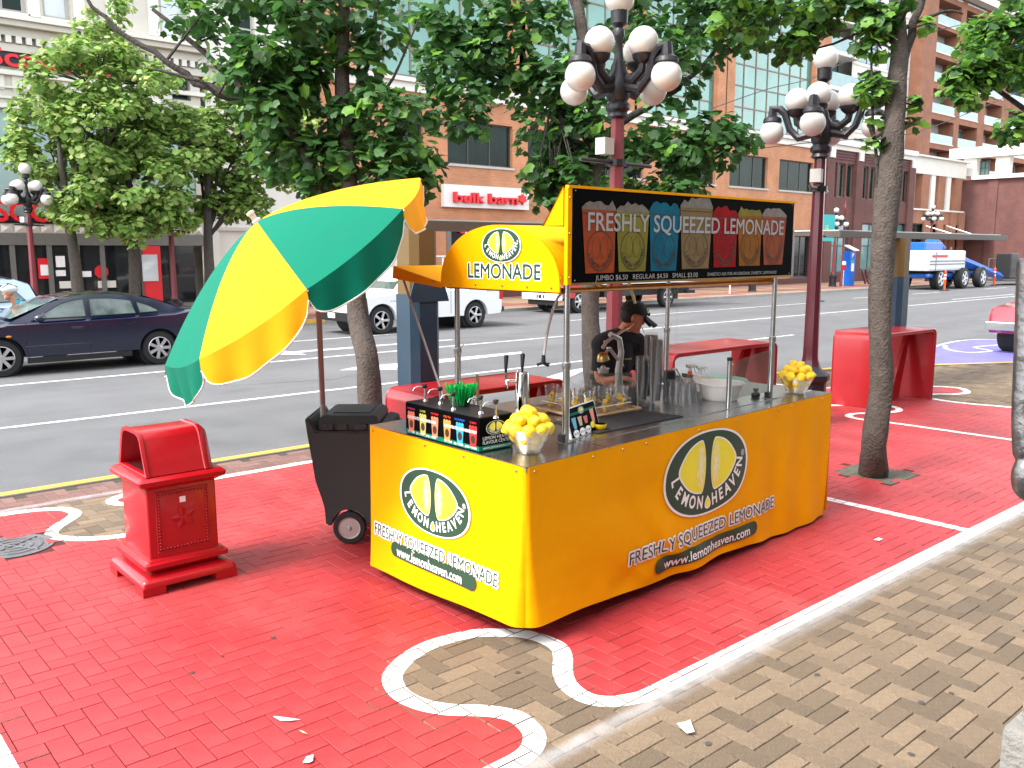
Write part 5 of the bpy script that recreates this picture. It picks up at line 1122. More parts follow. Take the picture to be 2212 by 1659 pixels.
# ---- cluster lamps
def lamp(x, y, label, h=4.4, gr=.205, pole='maroon', rz=0.4, up=1.0, big=True):
    o = thing('street_lamp', label, 'street lamp', (x, y, 0), 'globe cluster street lamps', world=False, rotz=rz)
    k = h / 4.4; T = h
    m = MB(); m.lathe([(.24, 0), (.24, .06), (.20, .10), (.20, .52), (.235, .56), (.235, .62), (.18, .66), (.13, .70), (.11, .74)], 8, a0=R(22.5)); m.xf(Matrix.Diagonal((1, 1, k, 1))); m.build('pedestal', 'iron', o, smooth=30)
    m = MB(); m.lathe([(.115, .74 * k), (.095, .80 * k), (.088, .86 * k), (.066, T - 1.11)], 8, a0=R(22.5)); m.build('pole', pole, o, smooth=20)
    m = MB(); m.lathe([(r_, T - 1.11 + z_) for r_, z_ in ((.075, 0), (.11, .02), (.09, .06), (.12, .09), (.12, .13), (.09, .16), (.115, .20), (.115, .40), (.08, .45), (.07, .50), (.045, .55), (.034, .72), (.055, .76), (.055, .82), (.038, .85), (.08, .88))] + [(.085, T - gr + .03)], 12); m.build('capital', 'iron', o, smooth=40)
    MB().ball((0, 0, T), gr, 24, 16).build('globe', 'globe', o, smooth=80)
    zu, zl = T - .44, T - .78
    for i in range(4):
        a = math.pi / 2 * i; d = Vector((math.cos(a), math.sin(a), 0)); Zv = lambda z: Vector((0, 0, z))
        m = MB(); m.tube([d * .07 + Zv(zu - gr - .16), d * .18 + Zv(zu - gr - .19), d * .28 + Zv(zu - gr - .11), d * .29 + Zv(zu - gr - .04)], [.05, .045, .042, .04], 8); m.lathe([(.05, zu - gr - .05), (.095, zu - gr - .01), (.105, zu - gr + .03), (.095, zu - gr + .035)], 14, d * .29); m.build('short_arm', 'iron', o, smooth=40)
        MB().ball(d * .29 + Zv(zu), gr, 24, 16).build('globe', 'globe', o, smooth=80)
        m = MB(); m.tube([d * .09 + Zv(zl - .04), d * .26 + Zv(zl - .08), d * .36 + Zv(zl + .02), d * .42 + Zv(zl + .20), d * .48 + Zv(zl + gr + .12), d * .56 + Zv(zl + gr + .13), d * .56 + Zv(zl + gr + .02)], [.05, .045, .04, .042, .045, .055, .06], 8); m.lathe([(.095, zl + gr - .035), (.11, zl + gr - .02), (.10, zl + gr + .02), (.05, zl + gr + .05)], 14, d * .56); m.build('long_arm', 'iron', o, smooth=40)
        MB().ball(d * .56 + Zv(zl), gr, 24, 16).build('globe', 'globe', o, smooth=80)
    if big:
        MB().cyl((-.55, 0, T * .655), (.55, 0, T * .655), .020, n=8).build('crossbar', 'iron', o); MB().bx(-.26, -.12, -.06, .06, T * .67, T * .705).build('control_box', 'cream_grey', o)
        MB().lathe([(.095, T * .648), (.095, T * .662)], 10).build('band', 'iron', o)
    return o
l1 = lamp(6.62, 6.0, 'nearest globe cluster lamp on a dark red post behind the vendor', 4.42, .142, 'lamp_red', R(3.8))
l2 = lamp(9.55, 5.52, 'globe cluster lamp on a dark maroon post behind the far lemon bowl', 4.2, .138, 'maroon', R(20))
for px, lab in ((66, 'far globe cluster lamp at the left edge before the bank'), (370, 'far globe cluster lamp half hidden by the trees before the bank')):
    q = atY(px, 520, 25.7); lamp(q.x, q.y, lab, 4.12 if px < 100 else 3.98, .150, 'lamp_red', .5 + px * .003)
for (x, y, lab, h) in ((38.6, 25.7, 'far globe cluster lamp hidden behind the menu board', 4.1), (47.5, 26.3, 'far lamp post with black foot near the parking pay station', 4.3), (60.5, 26.6, 'far globe cluster lamp above the blue boom lift', 4.9)):
    lamp(x, y, lab, h, .150, 'lamp_red', .6, big=False)
lamp(28.5, 26.0, 'far globe cluster lamp above the red truck', 4.1, .150, 'lamp_red', .3, big=False)
# ---- litter on the pavement
def scrap(name, label, cat, pts, mt, z=.004, curl=.008):
    m = MB(); n = len(pts); c = Vector((sum(p[0] for p in pts) / n, sum(p[1] for p in pts) / n)); top = [Vector((p[0], p[1], z + curl * random.random())) for p in pts]; cc = Vector((c.x, c.y, z + curl * 1.3))
    m.add(top + [cc], [(i, (i + 1) % n, n) for i in range(n)]); m.add([p - Vector((0, 0, .0015)) for p in top] + [cc - Vector((0, 0, .0015))], [((i + 1) % n, i, n) for i in range(n)]); return tag(m.build(name, mt, o=(c.x, c.y, 0)), label, cat)
def gp(l): return [tuple(atZ(x, y)[:2]) for x, y in l]
scrap('feather', 'white feather lying on the red paving in the foreground', 'feather', gp([(590, 1549), (605, 1555), (630, 1557), (649, 1557), (628, 1561), (606, 1559)]), 'paper')
scrap('dry_leaf', 'small yellow leaf lying next to the white feather', 'leaf', gp([(646, 1580), (656, 1584), (665, 1590), (654, 1588)]), 'board_wood')
scrap('paper_scrap', 'white paper scrap at the bottom edge of the red paving', 'paper scrap', gp([(654, 1650), (662, 1638), (677, 1634), (676, 1648), (668, 1652)]), 'paper')
scrap('crumpled_wrapper', 'crumpled white wrapper lying on the brown bricks', 'wrapper', gp([(1462, 1568), (1478, 1578), (1490, 1566), (1500, 1590), (1484, 1590), (1468, 1582)]), 'paper', curl=.03)
scrap('torn_ticket', 'tiny torn white ticket on the red paving by the line', 'paper scrap', gp([(1887, 1167), (1897, 1164), (1907, 1166), (1900, 1170)]), 'paper')
# ================================================================== TREES
def leaf_poly(sz, lobed=True):
    if lobed: base = [(0, -.5), (.16, -.44), (.46, -.30), (.40, .02), (.50, .22), (.22, .30), (0, .52), (-.22, .30), (-.50, .22), (-.40, .02), (-.46, -.30), (-.16, -.44)]
    else: base = [(0, -.5), (.42, -.22), (.38, .2), (0, .5), (-.38, .2), (-.42, -.22)]
    return [(x * sz, y * sz, -.10 * abs(x) * sz * 2) for x, y in base]
def leaves(rng, clumps, n, size, lobed, outer=.55):
    """clumps: (center, (rx, ry, rz), weight); returns list of (pos, matrix)"""
    tot = sum(c[2] for c in clumps); out = []
    for c, r, w in clumps:
        for _ in range(int(n * w / tot)):
            while True:
                d = Vector((rng.uniform(-1, 1), rng.uniform(-1, 1), rng.uniform(-1, 1)))
                if .05 < d.length < 1: break
            u = d.normalized() * (d.length ** outer); p = Vector(c) + Vector((u.x * r[0], u.y * r[1], u.z * r[2]))
            nrm = (Vector((0, 0, 1.0)) + d.normalized() * .8 + Vector((rng.gauss(0, .45), rng.gauss(0, .45), rng.gauss(0, .3)))).normalized()
            q = nrm.to_track_quat('Z', 'Y').to_matrix() @ Matrix.Rotation(rng.uniform(0, 6.28), 3, 'Z'); out.append((p, q, size * rng.uniform(.45, 1.35)))
    return out
def sub_clumps(rng, blobs, per, rr):
    out = []
    for c, r, w in blobs:
        for _ in range(int(per * w)):
            while True:
                d = Vector((rng.uniform(-1, 1), rng.uniform(-1, 1), rng.uniform(-1, 1)))
                if d.length < 1: break
            d = d.normalized() * d.length ** .5; k = rr * rng.uniform(.6, 1.35)
            out.append((Vector(c) + Vector((d.x * r[0], d.y * r[1], d.z * r[2])), (k, k, k * .75), k ** 2))
    return out
def make_tree(name, label, base, trunk, limbs, blobs, nleaf, lsize, mats, seed, per=14, rr=.35, lobed=True, group=None, single=0, bark='bark', twigs=40, lightfrac=.3):
    rng = random.Random(seed); o = thing(name, label, 'tree', (base[0], base[1], 0), group)
    pts, rad = trunk; m = MB(); P_ = catmull([Vector(p) for p in pts], 4); rr_ = []
    for i in range(len(P_)):
        t = i / 4; k = min(int(t), len(rad) - 2); rr_.append(rad[k] + (rad[k + 1] - rad[k]) * (t - k))
    rg = []
    x = None; tb_ = MB(); n = 14
    for i, p in enumerate(P_):
        d = (P_[min(i + 1, len(P_) - 1)] - P_[max(i - 1, 0)]).normalized()
        if x is None: x = frame_of(d)[0]
        x = (x - d * x.dot(d)).normalized(); y = d.cross(x)
        rg.append([p + (x * math.cos(2 * math.pi * j / n) + y * math.sin(2 * math.pi * j / n)) * rr_[i] * (1 + .07 * math.sin(3 * j + i * .9) + .05 * rng.uniform(-1, 1)) for j in range(n)])
    tb_.rings(rg); tr = tb_.build('trunk', bark, o, smooth=70)
    cl = sub_clumps(rng, blobs, per, rr)
    for pth, r0, r1 in limbs:
        q = catmull([Vector(p) for p in pth], 4); q = [p + Vector((rng.uniform(-1, 1), rng.uniform(-1, 1), rng.uniform(-1, 1))) * r0 * .35 * (0 < i < len(q) - 1) for i, p in enumerate(q)]
        MB().tube(q, [r0 + (r1 - r0) * i / (len(q) - 1) for i in range(len(q))], 8).build('limb', 'bark_limb', tr, smooth=60)
    tw = MB(); ends = [Vector(p) for pth, _, _ in limbs for p in pth[1:]] + [Vector(p) for p in pts[-2:]]
    for c, r, w in cl[:twigs]:
        e = min(ends, key=lambda q: (q - c).length); mid = e.lerp(c, .5) + Vector((rng.uniform(-.1, .1), rng.uniform(-.1, .1), rng.uniform(-.05, .15))); tw.tube([e, mid, c, c + (c - mid) * .3], [.016, .012, .008, .003], 5)
    if tw.v: struct(tw.build('twigs', 'bark_limb', tr), 'stuff')
    lv = leaves(rng, cl, nleaf, lsize, lobed)
    if single:
        lv.sort(key=lambda q: (q[0] - Vector((0, 0, CAM_H))).length)
    lp = leaf_poly(1.0, lobed); cr = MB(); nf = len(lp); rest = lv[single:]
    for p, q, s in rest:
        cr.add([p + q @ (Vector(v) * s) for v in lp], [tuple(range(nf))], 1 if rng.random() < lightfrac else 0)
    crown = struct(cr.build('crown', list(mats), o), 'stuff')
    if single:
        me = []
        for mm in mats: t = MB().add(lp, [tuple(range(nf))]).build('leaf', mm, crown, o=(0, 0, 0)); me.append(t.data); bpy.data.objects.remove(t)
        for p, q, s in lv[:single]:
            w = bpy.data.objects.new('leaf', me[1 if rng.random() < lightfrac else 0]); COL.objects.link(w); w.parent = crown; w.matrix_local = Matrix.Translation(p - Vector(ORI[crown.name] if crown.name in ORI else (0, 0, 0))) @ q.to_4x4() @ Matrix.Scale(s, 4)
    return o
W_ = lambda px, py, dep: Vector((0, 0, CAM_H)) + ray(px, py) * dep      # a point at a given depth
def blob(px, py, dep, rx, ry, w=1.0): # pixel centre, radii in metres (across, up)
    return (W_(px, py, dep), (rx, rx, ry), w)
# left near tree, forks low and leans a long limb over the road
d = 9.2; B = Vector((4.78, 7.68, 0))
make_tree('plane_tree', 'leafy tree with forked trunk behind the parasol', B, ([B + Vector((.02, 0, -.01)), B + Vector((0, 0, .9)), W_(775, 690, d), W_(762, 560, d), W_(752, 380, d), W_(740, 200, d), W_(742, 60, d), W_(750, -120, d)], [.125, .115, .11, .095, .085, .075, .06, .05]),
          [([W_(770, 660, d), W_(725, 560, d), W_(690, 420, d), W_(640, 300, d), W_(560, 230, d), W_(450, 190, d), W_(360, 130, d), W_(250, 60, d), W_(190, 0, d)], .075, .018),
           ([W_(620, 270, d), W_(520, 190, d), W_(420, 95, d + .4), W_(330, 20, d + .5)], .045, .02), ([W_(560, 230, d), W_(470, 205, d - .2), W_(430, 175, d - .3), W_(330, 150, d - .3)], .03, .012),
           ([W_(750, 340, d), W_(690, 150, d + .3), W_(640, 20, d + .4)], .05, .02), ([W_(745, 240, d), W_(800, 120, d), W_(815, -20, d)], .035, .015), ([W_(755, 420, d), W_(840, 330, d), W_(900, 250, d)], .03, .012), ([W_(790, 230, d), W_(850, 170, d), W_(905, 40, d)], .022, .008)],
          [blob(590, 60, d, .75, .55, 1.6), blob(560, 160, d, .55, .30, 1.0), blob(650, 250, d, .5, .40, 1.2), blob(690, 350, d, .28, .32, .9), blob(450, 20, d + .3, .35, .25, .25), blob(830, 250, d, .42, .28, .9), blob(860, 350, d, .38, .30, .9), blob(850, 420, d + .3, .3, .15, .4), blob(760, 90, d, .40, .4, .6), blob(690, -60, d, .9, .5, 1.2), blob(620, 330, d + .5, .25, .3, .4)],
          4300, .125, ('leaf_near', 'leaf_near_light'), 11, per=20, rr=.23, single=170, group='trees along the near kerb', lightfrac=.12)
# middle tree behind the menu board
d = 12.1; B = Vector((8.35, 7.82, 0))
make_tree('plane_tree', 'leafy tree rising behind the menu board and vendor', B, ([B, W_(1275, 700, d), W_(1278, 560, d), W_(1285, 430, d), W_(1290, 300, d), W_(1270, 150, d), W_(1240, -40, d)], [.15, .125, .12, .115, .10, .085, .07]),
          [([W_(1285, 330, d), W_(1200, 210, d), W_(1120, 170, d), W_(1040, 130, d)], .05, .015), ([W_(1288, 300, d), W_(1400, 230, d), W_(1500, 160, d), W_(1580, 60, d)], .06, .018), ([W_(1280, 200, d), W_(1250, 60, d), W_(1225, -60, d)], .06, .03), ([W_(1288, 350, d), W_(1430, 330, d), W_(1560, 310, d)], .04, .012), ([W_(1275, 180, d), W_(1330, 60, d), W_(1370, -60, d)], .05, .02)],
          [blob(1180, 340, d, .55, .6, 1.3), blob(1270, 400, d, .7, .45, 1.3), blob(1400, 370, d, .75, .45, 1.3), blob(1520, 310, d, .6, .30, .9), blob(1590, 290, d, .25, .16, .25), blob(1180, 200, d, .5, .4, .9), blob(1070, 130, d, .55, .55, 1.2), blob(985, 130, d - .3, .45, .5, .9), blob(950, 40, d - .3, .4, .35, .5), blob(1130, 20, d, .45, .4, .8), blob(1330, 250, d, .8, .45, 1.1), blob(1450, 120, d, .65, .5, 1.1), blob(1540, 40, d, .5, .4, .8), blob(1300, 30, d + .5, .6, .5, .6), blob(1440, -30, d, .7, .4, .8), blob(1340, 450, d + .3, .5, .25, .6), blob(1000, 240, d - .4, .35, .3, .5)],
          7000, .135, ('leaf_near', 'leaf_near_light'), 12, per=18, rr=.27, single=40, group='trees along the near kerb', lightfrac=.10)
# bare-trunked tree on the right, standing in the red paving
d = 8.0; B = Vector((7.78, 3.80, 0))
make_tree('plane_tree', 'tree with tall bare trunk in the red paving at right', B, ([B + Vector((0, 0, -.01)), W_(1888, 960, d), W_(1902, 850, d), W_(1902, 700, d), W_(1905, 560, d), W_(1918, 420, d), W_(1928, 300, d), W_(1940, 160, d), W_(1942, 60, d), W_(1930, -60, d)], [.13, .11, .10, .098, .10, .112, .10, .08, .065, .05]),
          [([W_(1945, 180, d), W_(1965, 80, d), W_(2000, -40, d)], .045, .03), ([W_(1935, 90, d), W_(1890, 30, d), W_(1800, -60, d)], .045, .02), ([W_(1900, 420, d), W_(1888, 300, d), W_(1885, 180, d), W_(1880, 60, d)], .018, .008), ([W_(1955, 60, d), W_(2040, 25, d), W_(2080, 30, d)], .02, .008)],
          [blob(1885, 90, d, .13, .42, .55), blob(1880, 230, d, .10, .20, .30), blob(1900, 30, d, .25, .15, .3), blob(1970, 240, d, .07, .18, .16), blob(1985, 60, d, .08, .10, .08), blob(1690, 70, d + .5, .38, .26, 1.1), blob(1610, 20, d + .5, .30, .2, .6), blob(1750, 20, d + .3, .35, .2, .5), blob(1650, -40, d + .4, .6, .25, .8), blob(1885, 330, d, .06, .10, .1)],
          1500, .105, ('leaf_near', 'leaf_near_light'), 13, per=16, rr=.14, single=80, group='trees along the near kerb', twigs=26, lightfrac=.45)
# tree at the right edge
d = 11.6; B = Vector((14.55, 4.05, 0)); e = (B.x * _fw.x + B.y * _fw.y)
make_tree('plane_tree', 'tree trunk cut off by the right edge of the view', B, ([B + Vector((0, 0, -.01)), B + Vector((0, .0, .8)), B + Vector((0, .03, 2.2)), B + Vector((.05, .03, 3.6)), B + Vector((.1, 0, 5.2))], [.17, .15, .14, .12, .09]),
          [([B + Vector((0, .03, 3.2)), W_(2150, 190, 12.4), W_(2090, 160, 12.0)], .05, .015)],
          [blob(2100, 150, 11.8, .28, .22, .9), blob(2160, 120, 12.0, .45, .40, 1.4), blob(2080, 200, 11.8, .2, .1, .3), blob(2200, 60, 12, .4, .4, .8), blob(2190, 280, 11.0, .2, .10, .25), blob(2140, 60, 12, .25, .2, .4), blob(2290, 120, 12.5, .6, .6, 1.2)],
          2300, .12, ('leaf_near', 'leaf_near_light'), 14, per=16, rr=.20, group='trees along the near kerb', lightfrac=.55)
# far trees in front of the bank
def far_tree(px, py, dep, label, lean, blobs, n, seed, h=3.0):
    b = atY(px, py, 25.6); B = Vector((b.x, 25.6, 0)); D = dep
    tp = [B + Vector((lean[i] * .1, 0, z)) for i, z in enumerate((0, 1.2, 2.4, 3.6, 4.8))]
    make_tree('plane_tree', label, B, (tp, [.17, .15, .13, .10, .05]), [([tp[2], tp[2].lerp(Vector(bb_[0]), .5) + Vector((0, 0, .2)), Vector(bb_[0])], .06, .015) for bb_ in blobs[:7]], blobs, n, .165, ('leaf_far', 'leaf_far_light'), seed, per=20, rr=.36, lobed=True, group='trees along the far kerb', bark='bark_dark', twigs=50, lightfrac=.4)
def dep25(px): return 25.6 / ray(px, 541).y
a = dep25(170)
far_tree(165, 520, a, 'large pale green tree at left in front of the bank', (0, -.5, -1.2, -2, -2.5), [blob(190, 180, a, 1.5, 1.1, 2), blob(110, 260, a, 1.0, 1.0, 1.4), blob(230, 300, a, 1.5, 1.2, 2.2), blob(110, 330, a, .9, .8, 1.0), blob(300, 180, a, .9, .7, .9), blob(230, 100, a, 1.0, .6, .9), blob(160, 430, a, 1.0, .6, 1.0), blob(290, 400, a, 1.2, .8, 1.4), blob(210, 470, a, .9, .4, .7), blob(240, 20, a, .6, .4, .3)], 10500, 21)
a = dep25(300)
far_tree(285, 560, a, 'pale green tree with leaning trunk beside the bank door', (0, .4, .6, .5, 0), [blob(270, 420, a - .6, .8, .7, 1.0), blob(290, 500, a - .6, .55, .45, .6), blob(390, 330, a, .9, .7, 1.0), blob(350, 250, a, .8, .5, .7), blob(370, 470, a - .4, .55, .55, .7), blob(260, 330, a - .5, .9, .7, .8)], 6000, 22)
a = dep25(470)
far_tree(448, 540, a, 'mid green tree before the plain cream wall', (0, .2, .4, 1.0, 1.4), [blob(440, 330, a, 1.0, .8, 1.2), blob(520, 300, a, 1.1, 1.0, 1.4), blob(590, 350, a, .9, .8, 1.1), blob(480, 420, a, .7, .6, .8), blob(540, 440, a, .55, .5, .6), blob(420, 260, a, .7, .5, .5), blob(500, 200, a, .8, .5, .6), blob(620, 250, a + .5, .7, .7, .7), blob(640, 380, a, .5, .5, .5), blob(420, 450, a, .4, .4, .3)], 8500, 23)
# ================================================================== BUILDINGS ACROSS THE STREET
def FP(px, py, Y=FAC): p = atY(px, py, Y); return p.x, p.z
def facade(mb, x0, x1, z0, z1, y, ops, depth=.3, mi=0, fx=None):
    """wall sheet with real openings and reveals; fx maps (x, y, z) for walls that face another way"""
    fx = fx or (lambda x, yy, z: (x, yy, z))
    xs = sorted({x0, x1} | {v for o in ops for v in (o[0], o[1]) if x0 < v < x1}); zs = sorted({z0, z1} | {v for o in ops for v in (o[2], o[3]) if z0 < v < z1})
    for a, b in zip(xs[:-1], xs[1:]):
        for c, d in zip(zs[:-1], zs[1:]):
            mx, mz = (a + b) / 2, (c + d) / 2
            if any(o[0] < mx < o[1] and o[2] < mz < o[3] for o in ops): continue
            mb.add([fx(a, y, c), fx(b, y, c), fx(b, y, d), fx(a, y, d)], [(0, 1, 2, 3)], mi)
    for a, b, c, d in ops:
        e = y + depth
        mb.add([fx(a, y, c), fx(a, e, c), fx(a, e, d), fx(a, y, d)], [(0, 1, 2, 3)], mi); mb.add([fx(b, y, c), fx(b, y, d), fx(b, e, d), fx(b, e, c)], [(0, 1, 2, 3)], mi)
        mb.add([fx(a, y, c), fx(b, y, c), fx(b, e, c), fx(a, e, c)], [(0, 1, 2, 3)], mi); mb.add([fx(a, y, d), fx(a, e, d), fx(b, e, d), fx(b, y, d)], [(0, 1, 2, 3)], mi)
def window(parent, a, b, c, d, y, frame, glass, nx=1, nz=1, fw=.05, sill=None, fx=None, zl=None, name='window'):
    fx = fx or (lambda x, yy, z: (x, yy, z))
    def bar(mb, x0, x1, z0, z1, y0, y1): mb.rings([[fx(x0, y0, z0), fx(x1, y0, z0), fx(x1, y0, z1), fx(x0, y0, z1)], [fx(x0, y1, z0), fx(x1, y1, z0), fx(x1, y1, z1), fx(x0, y1, z1)]])
    m = MB(); bar(m, a, a + fw, c, d, y + .16, y + .24); bar(m, b - fw, b, c, d, y + .16, y + .24); bar(m, a + fw, b - fw, c, c + fw, y + .16, y + .24); bar(m, a + fw, b - fw, d - fw, d, y + .16, y + .24)
    xs = [a + (b - a) * i / nx for i in range(nx + 1)]; zs = zl if zl else [c + (d - c) * i / nz for i in range(nz + 1)]
    for x in xs[1:-1]: bar(m, x - fw * .4, x + fw * .4, c + fw, d - fw, y + .165, y + .235)
    for z in zs[1:-1]: bar(m, a + fw, b - fw, z - fw * .4, z + fw * .4, y + .17, y + .23)
    w = m.build(name, frame, parent)
    for x0, x1 in zip(xs[:-1], xs[1:]):
        for z0, z1 in zip(zs[:-1], zs[1:]):
            t = random.uniform(-.006, .006); MB().add([fx(x0, y + .20 + t, z0), fx(x1, y + .20 - t, z0), fx(x1, y + .20 - t, z1), fx(x0, y + .20 + t, z1)], [(0, 1, 2, 3)]).build('pane', glass, w)
    if sill: m = MB(); bar(m, a - .08, b + .08, c - .10, c - .002, y - .07, y + .1); m.build('sill', sill, w)
    return w
def hbox(parent, name, mt, x0, x1, y0, y1, z0, z1): return MB().bx(x0, x1, y0, y1, z0, z1).build(name, mt, parent)

# ---------------- the bank (cream stone, aqua panel, big red letters)
BX_ = [FP(-560, 300)[0], FP(437, 300)[0]]
bank = thing('bank_building', 'cream stone bank with aqua panel and big red lettering over glass doors', 'building', (8, FAC, 0))
zA0, zA1 = FP(0, 474)[1], FP(0, 234)[1]; zS0, zS1 = FP(0, 141)[1], FP(0, 103)[1]; zC0, zC1 = FP(0, 78)[1], FP(0, 45)[1]
zG = FP(0, 513)[1]
x0b, x1b = BX_
ops = []; ws = [(0, 57, -60, 42, 'glass_dark'), (92, 152, -60, 55, 'glass_sky'), (345, 402, -40, 96, 'glass_sky'), (-110, -40, -60, 34, 'glass_dark'), (505, 552, 4, 55, 'glass_dark')]
W2 = []
for a, b, c, d, g in ws[:4]:
    X0, X1 = FP(a, 20)[0], FP(b, 20)[0]; Z0_ = FP((a + b) / 2, d)[1]; W2.append((X0, X1, zC1 + .30, zC1 + 2.6, g))
xpan1 = FP(418, 300)[0]
dk = (FP(293, 200)[0], FP(412, 200)[0], FP(400, 180)[1] - .55, FP(400, 180)[1] + .25)
m = MB(); facade(m, x0b, x1b, zA1 + .02, zC1 + 4.0, FAC, [w[:4] for w in W2] + [dk], .3); facade(m, xpan1, x1b, zG, zA1 + .02, FAC, [], .3); m.build('upper_wall', 'cream', bank)
hbox(bank, 'core', 'cream_grey', x0b, x1b, FAC + .5, FAC + 12, 0.0, zC1 + 4.0)
for w in W2: window(bank, *w[:4], FAC, 'cream_grey', w[4], 1, 1, .10, 'cream_light')
window(bank, *dk, FAC, 'frame_grey', 'glass_dark', 2, 1, .05)
# pilasters between upper windows
for px in (72, 170, 240, 330, 420, -20): x = FP(px, 20)[0]; hbox(bank, 'pilaster', 'cream_light', x - .16, x + .16, FAC - .07, FAC - .002, zC1 + .25, zC1 + 4.0)
for z0, z1, pr, mt in ((zC1, zC1 + .12, .55, 'cream_light'), (zC1 - .16, zC1 - .002, .45, 'cream'), (zC0 + .02, zC1 - .162, .22, 'cream'), (zC0 - .42, zC0 - .20, .16, 'cream'), (zA1 + .30, zA1 + .36, .08, 'cream_light'), (zA1 + .02, zA1 + .14, .12, 'cream_light'), (zS0 - .25, zS0 - .12, .14, 'cream_light'), (zS0 - .62, zS0 - .57, .07, 'cream_light')): hbox(bank, 'cornice', mt, x0b, x1b + .2, FAC - pr, FAC - .001, z0, z1)
x = FP(-60, 90)[0]
while x < x1b: hbox(bank, 'dentil', 'cream_light', x, x + .15, FAC - .24, FAC - .004, zC0 - .18, zC0 + .015); x += .27
for px0, px1 in ((-60, 10), (27, 100), (115, 190), (205, 280), (300, 370)): hbox(bank, 'panel', 'cream_light', FP(px0, 190)[0], FP(px1, 190)[0], FAC - .04, FAC - .001, zA1 + .55, zA1 + 1.05)
sb_ = hbox(bank, 'sign_band', 'sign_black', x0b + .5, FP(300, 150)[0], FAC - .10, FAC - .002, zS0, zS1)
def letters(parent, name, mt, s, x0, x1, zc, h, y, depth, off=.03, side=None):
    off = min(off, .018)
    """raised letters: one object for each letter"""
    v0, _ = glyphs(s, 1.0); a = min(p[0] for p in v0); b = max(p[0] for p in v0); hv = glyphs('H', 1.0)[0]; c = min(p[1] for p in hv); dd = max(p[1] for p in hv); k = (x1 - x0) / (b - a); ky = h / (dd - c)
    vs, fs = glyphs(s, 1.0, off); par = list(range(len(vs)))
    def fd(i):
        while par[i] != i: par[i] = par[par[i]]; i = par[i]
        return i
    for f in fs:
        for q in f[1:]: par[fd(q)] = fd(f[0])
    cs = {}
    for f in fs: cs.setdefault(fd(f[0]), []).append(f)
    for fl in cs.values():
        idx = {}; pts = []
        for f in fl:
            for i in f:
                if i not in idx: idx[i] = len(pts); pts.append(vs[i])
        n = len(pts); P2 = [(x0 + (x - a) * k, zc + (y_ - (c + dd) / 2) * ky) for x, y_ in pts]; m = MB()
        ed = {}
        for f in fl:
            g = [idx[i] for i in f]
            for q, r in zip(g, g[1:] + g[:1]): ed[(q, r)] = ed.get((q, r), 0) + 1
        m.add([(p[0], y - depth, p[1]) for p in P2] + [(p[0], y, p[1]) for p in P2], [tuple(idx[i] for i in f) for f in fl] + [(q, r, r + n, q + n) for (q, r) in ed if (r, q) not in ed]); m.build(name, mt, parent)
letters(bank, 'sign_letter', 'sign_red', 'Scotiabank', FP(-30, 120)[0], FP(292, 165)[0], (zS0 + zS1) / 2, .50, FAC - .102, .06, .035)
hbox(bank, 'aqua_panel', 'aqua', x0b, xpan1, FAC + .05, FAC + .3, zA0 - .02, zA1 + .02)
zL0, zL1 = FP(45, 477)[1], FP(45, 440)[1]
hbox(bank, 'sign_backing', 'sign_black', x0b, xpan1, FAC - .10, FAC + .05, zL0 - .02, zL0 + .14)
letters(bank, 'sign_letter', 'sign_red', 'SCOTIABANK', FP(-12, 460)[0], FP(352, 480)[0], (zL0 + zL1) / 2 + .01, .56, FAC - .12, .10, .045)
zD1 = FP(0, 482)[1]; zD0 = FP(0, 503)[1]
hbox(bank, 'frieze', 'cream_grey', x0b, x1b, FAC - .03, FAC + .3, zD0, zD1)
m = None; x = FP(-60, 490)[0]
while x < xpan1: c = (x + .17, FAC - .14, (zD0 + zD1) / 2); q = [(x + .01, FAC - .031, zD0 + .02), (x + .33, FAC - .031, zD0 + .02), (x + .33, FAC - .031, zD1 - .02), (x + .01, FAC - .031, zD1 - .02)]; MB().add(q + [c], [(0, 1, 4), (1, 2, 4), (2, 3, 4), (3, 0, 4)]).build('stud', 'cream_light', bank); x += .36
hbox(bank, 'lintel', 'frame_grey', x0b, x1b, FAC - .05, FAC + .3, zG - .22, zD0 - .002)
zt_ = zG - .22
edges = [-560, -430, -300, -180, -70, 20, 34, 118, 172, 225, 297, 300, 370, 388, 420]
sx_ = [FP(p, 560)[0] for p in (-420, -280, -150, -40, 28, 108, 168, 222, 291, 308, 371, 425)]
for i, (a, b) in enumerate(zip(sx_[:-1], sx_[1:])):
    hbox(bank, 'mullion', 'frame_grey', a - .07, a + .07, FAC - .02, FAC + .12, 0.004, zt_)
    MB().add([(a + .07, FAC + .05, 0.3), (b - .07, FAC + .05, 0.3), (b - .07, FAC + .05, zt_), (a + .07, FAC + .05, zt_)], [(0, 1, 2, 3)]).build('pane', 'store_glass', bank)
    hbox(bank, 'stall_riser', 'frame_grey', a + .07, b - .07, FAC, FAC + .1, 0.004, .30)
hbox(bank, 'red_kiosk', 'sign_red', FP(305, 560)[0] + .05, FP(345, 560)[0], FAC - .10, FAC + .02, .05, zt_ - .02)
kx0, kx1 = FP(297, 560)[0], FP(341, 560)[0]; hbox(bank, 'screen', 'glass_sky', kx0 + .1, kx1 - .06, FAC - .13, FAC - .102, FP(320, 607)[1], FP(320, 550)[1])
words('screen_note', 'logo_green', bank, 'OPEN', kx0 + .4, kx0 + .7, FP(320, 575)[1], .04, lambda x, y: (x, FAC - .134, y)) if False else None
for px, py, w_, h_, mt in ((97, 580, .36, .62, 'sign_red'), (131, 565, .26, .34, 'paper'), (132, 590, .28, .18, 'paper'), (148, 615, .5, .22, 'cream_light'), (232, 614, .55, .22, 'cream_light'), (187, 592, .3, .18, 'paper')):
    x, z = FP(px, py); st = hbox(bank, 'notice', mt, x - w_ / 2, x + w_ / 2, FAC + .02, FAC + .04, z - h_ / 2, z + h_ / 2)
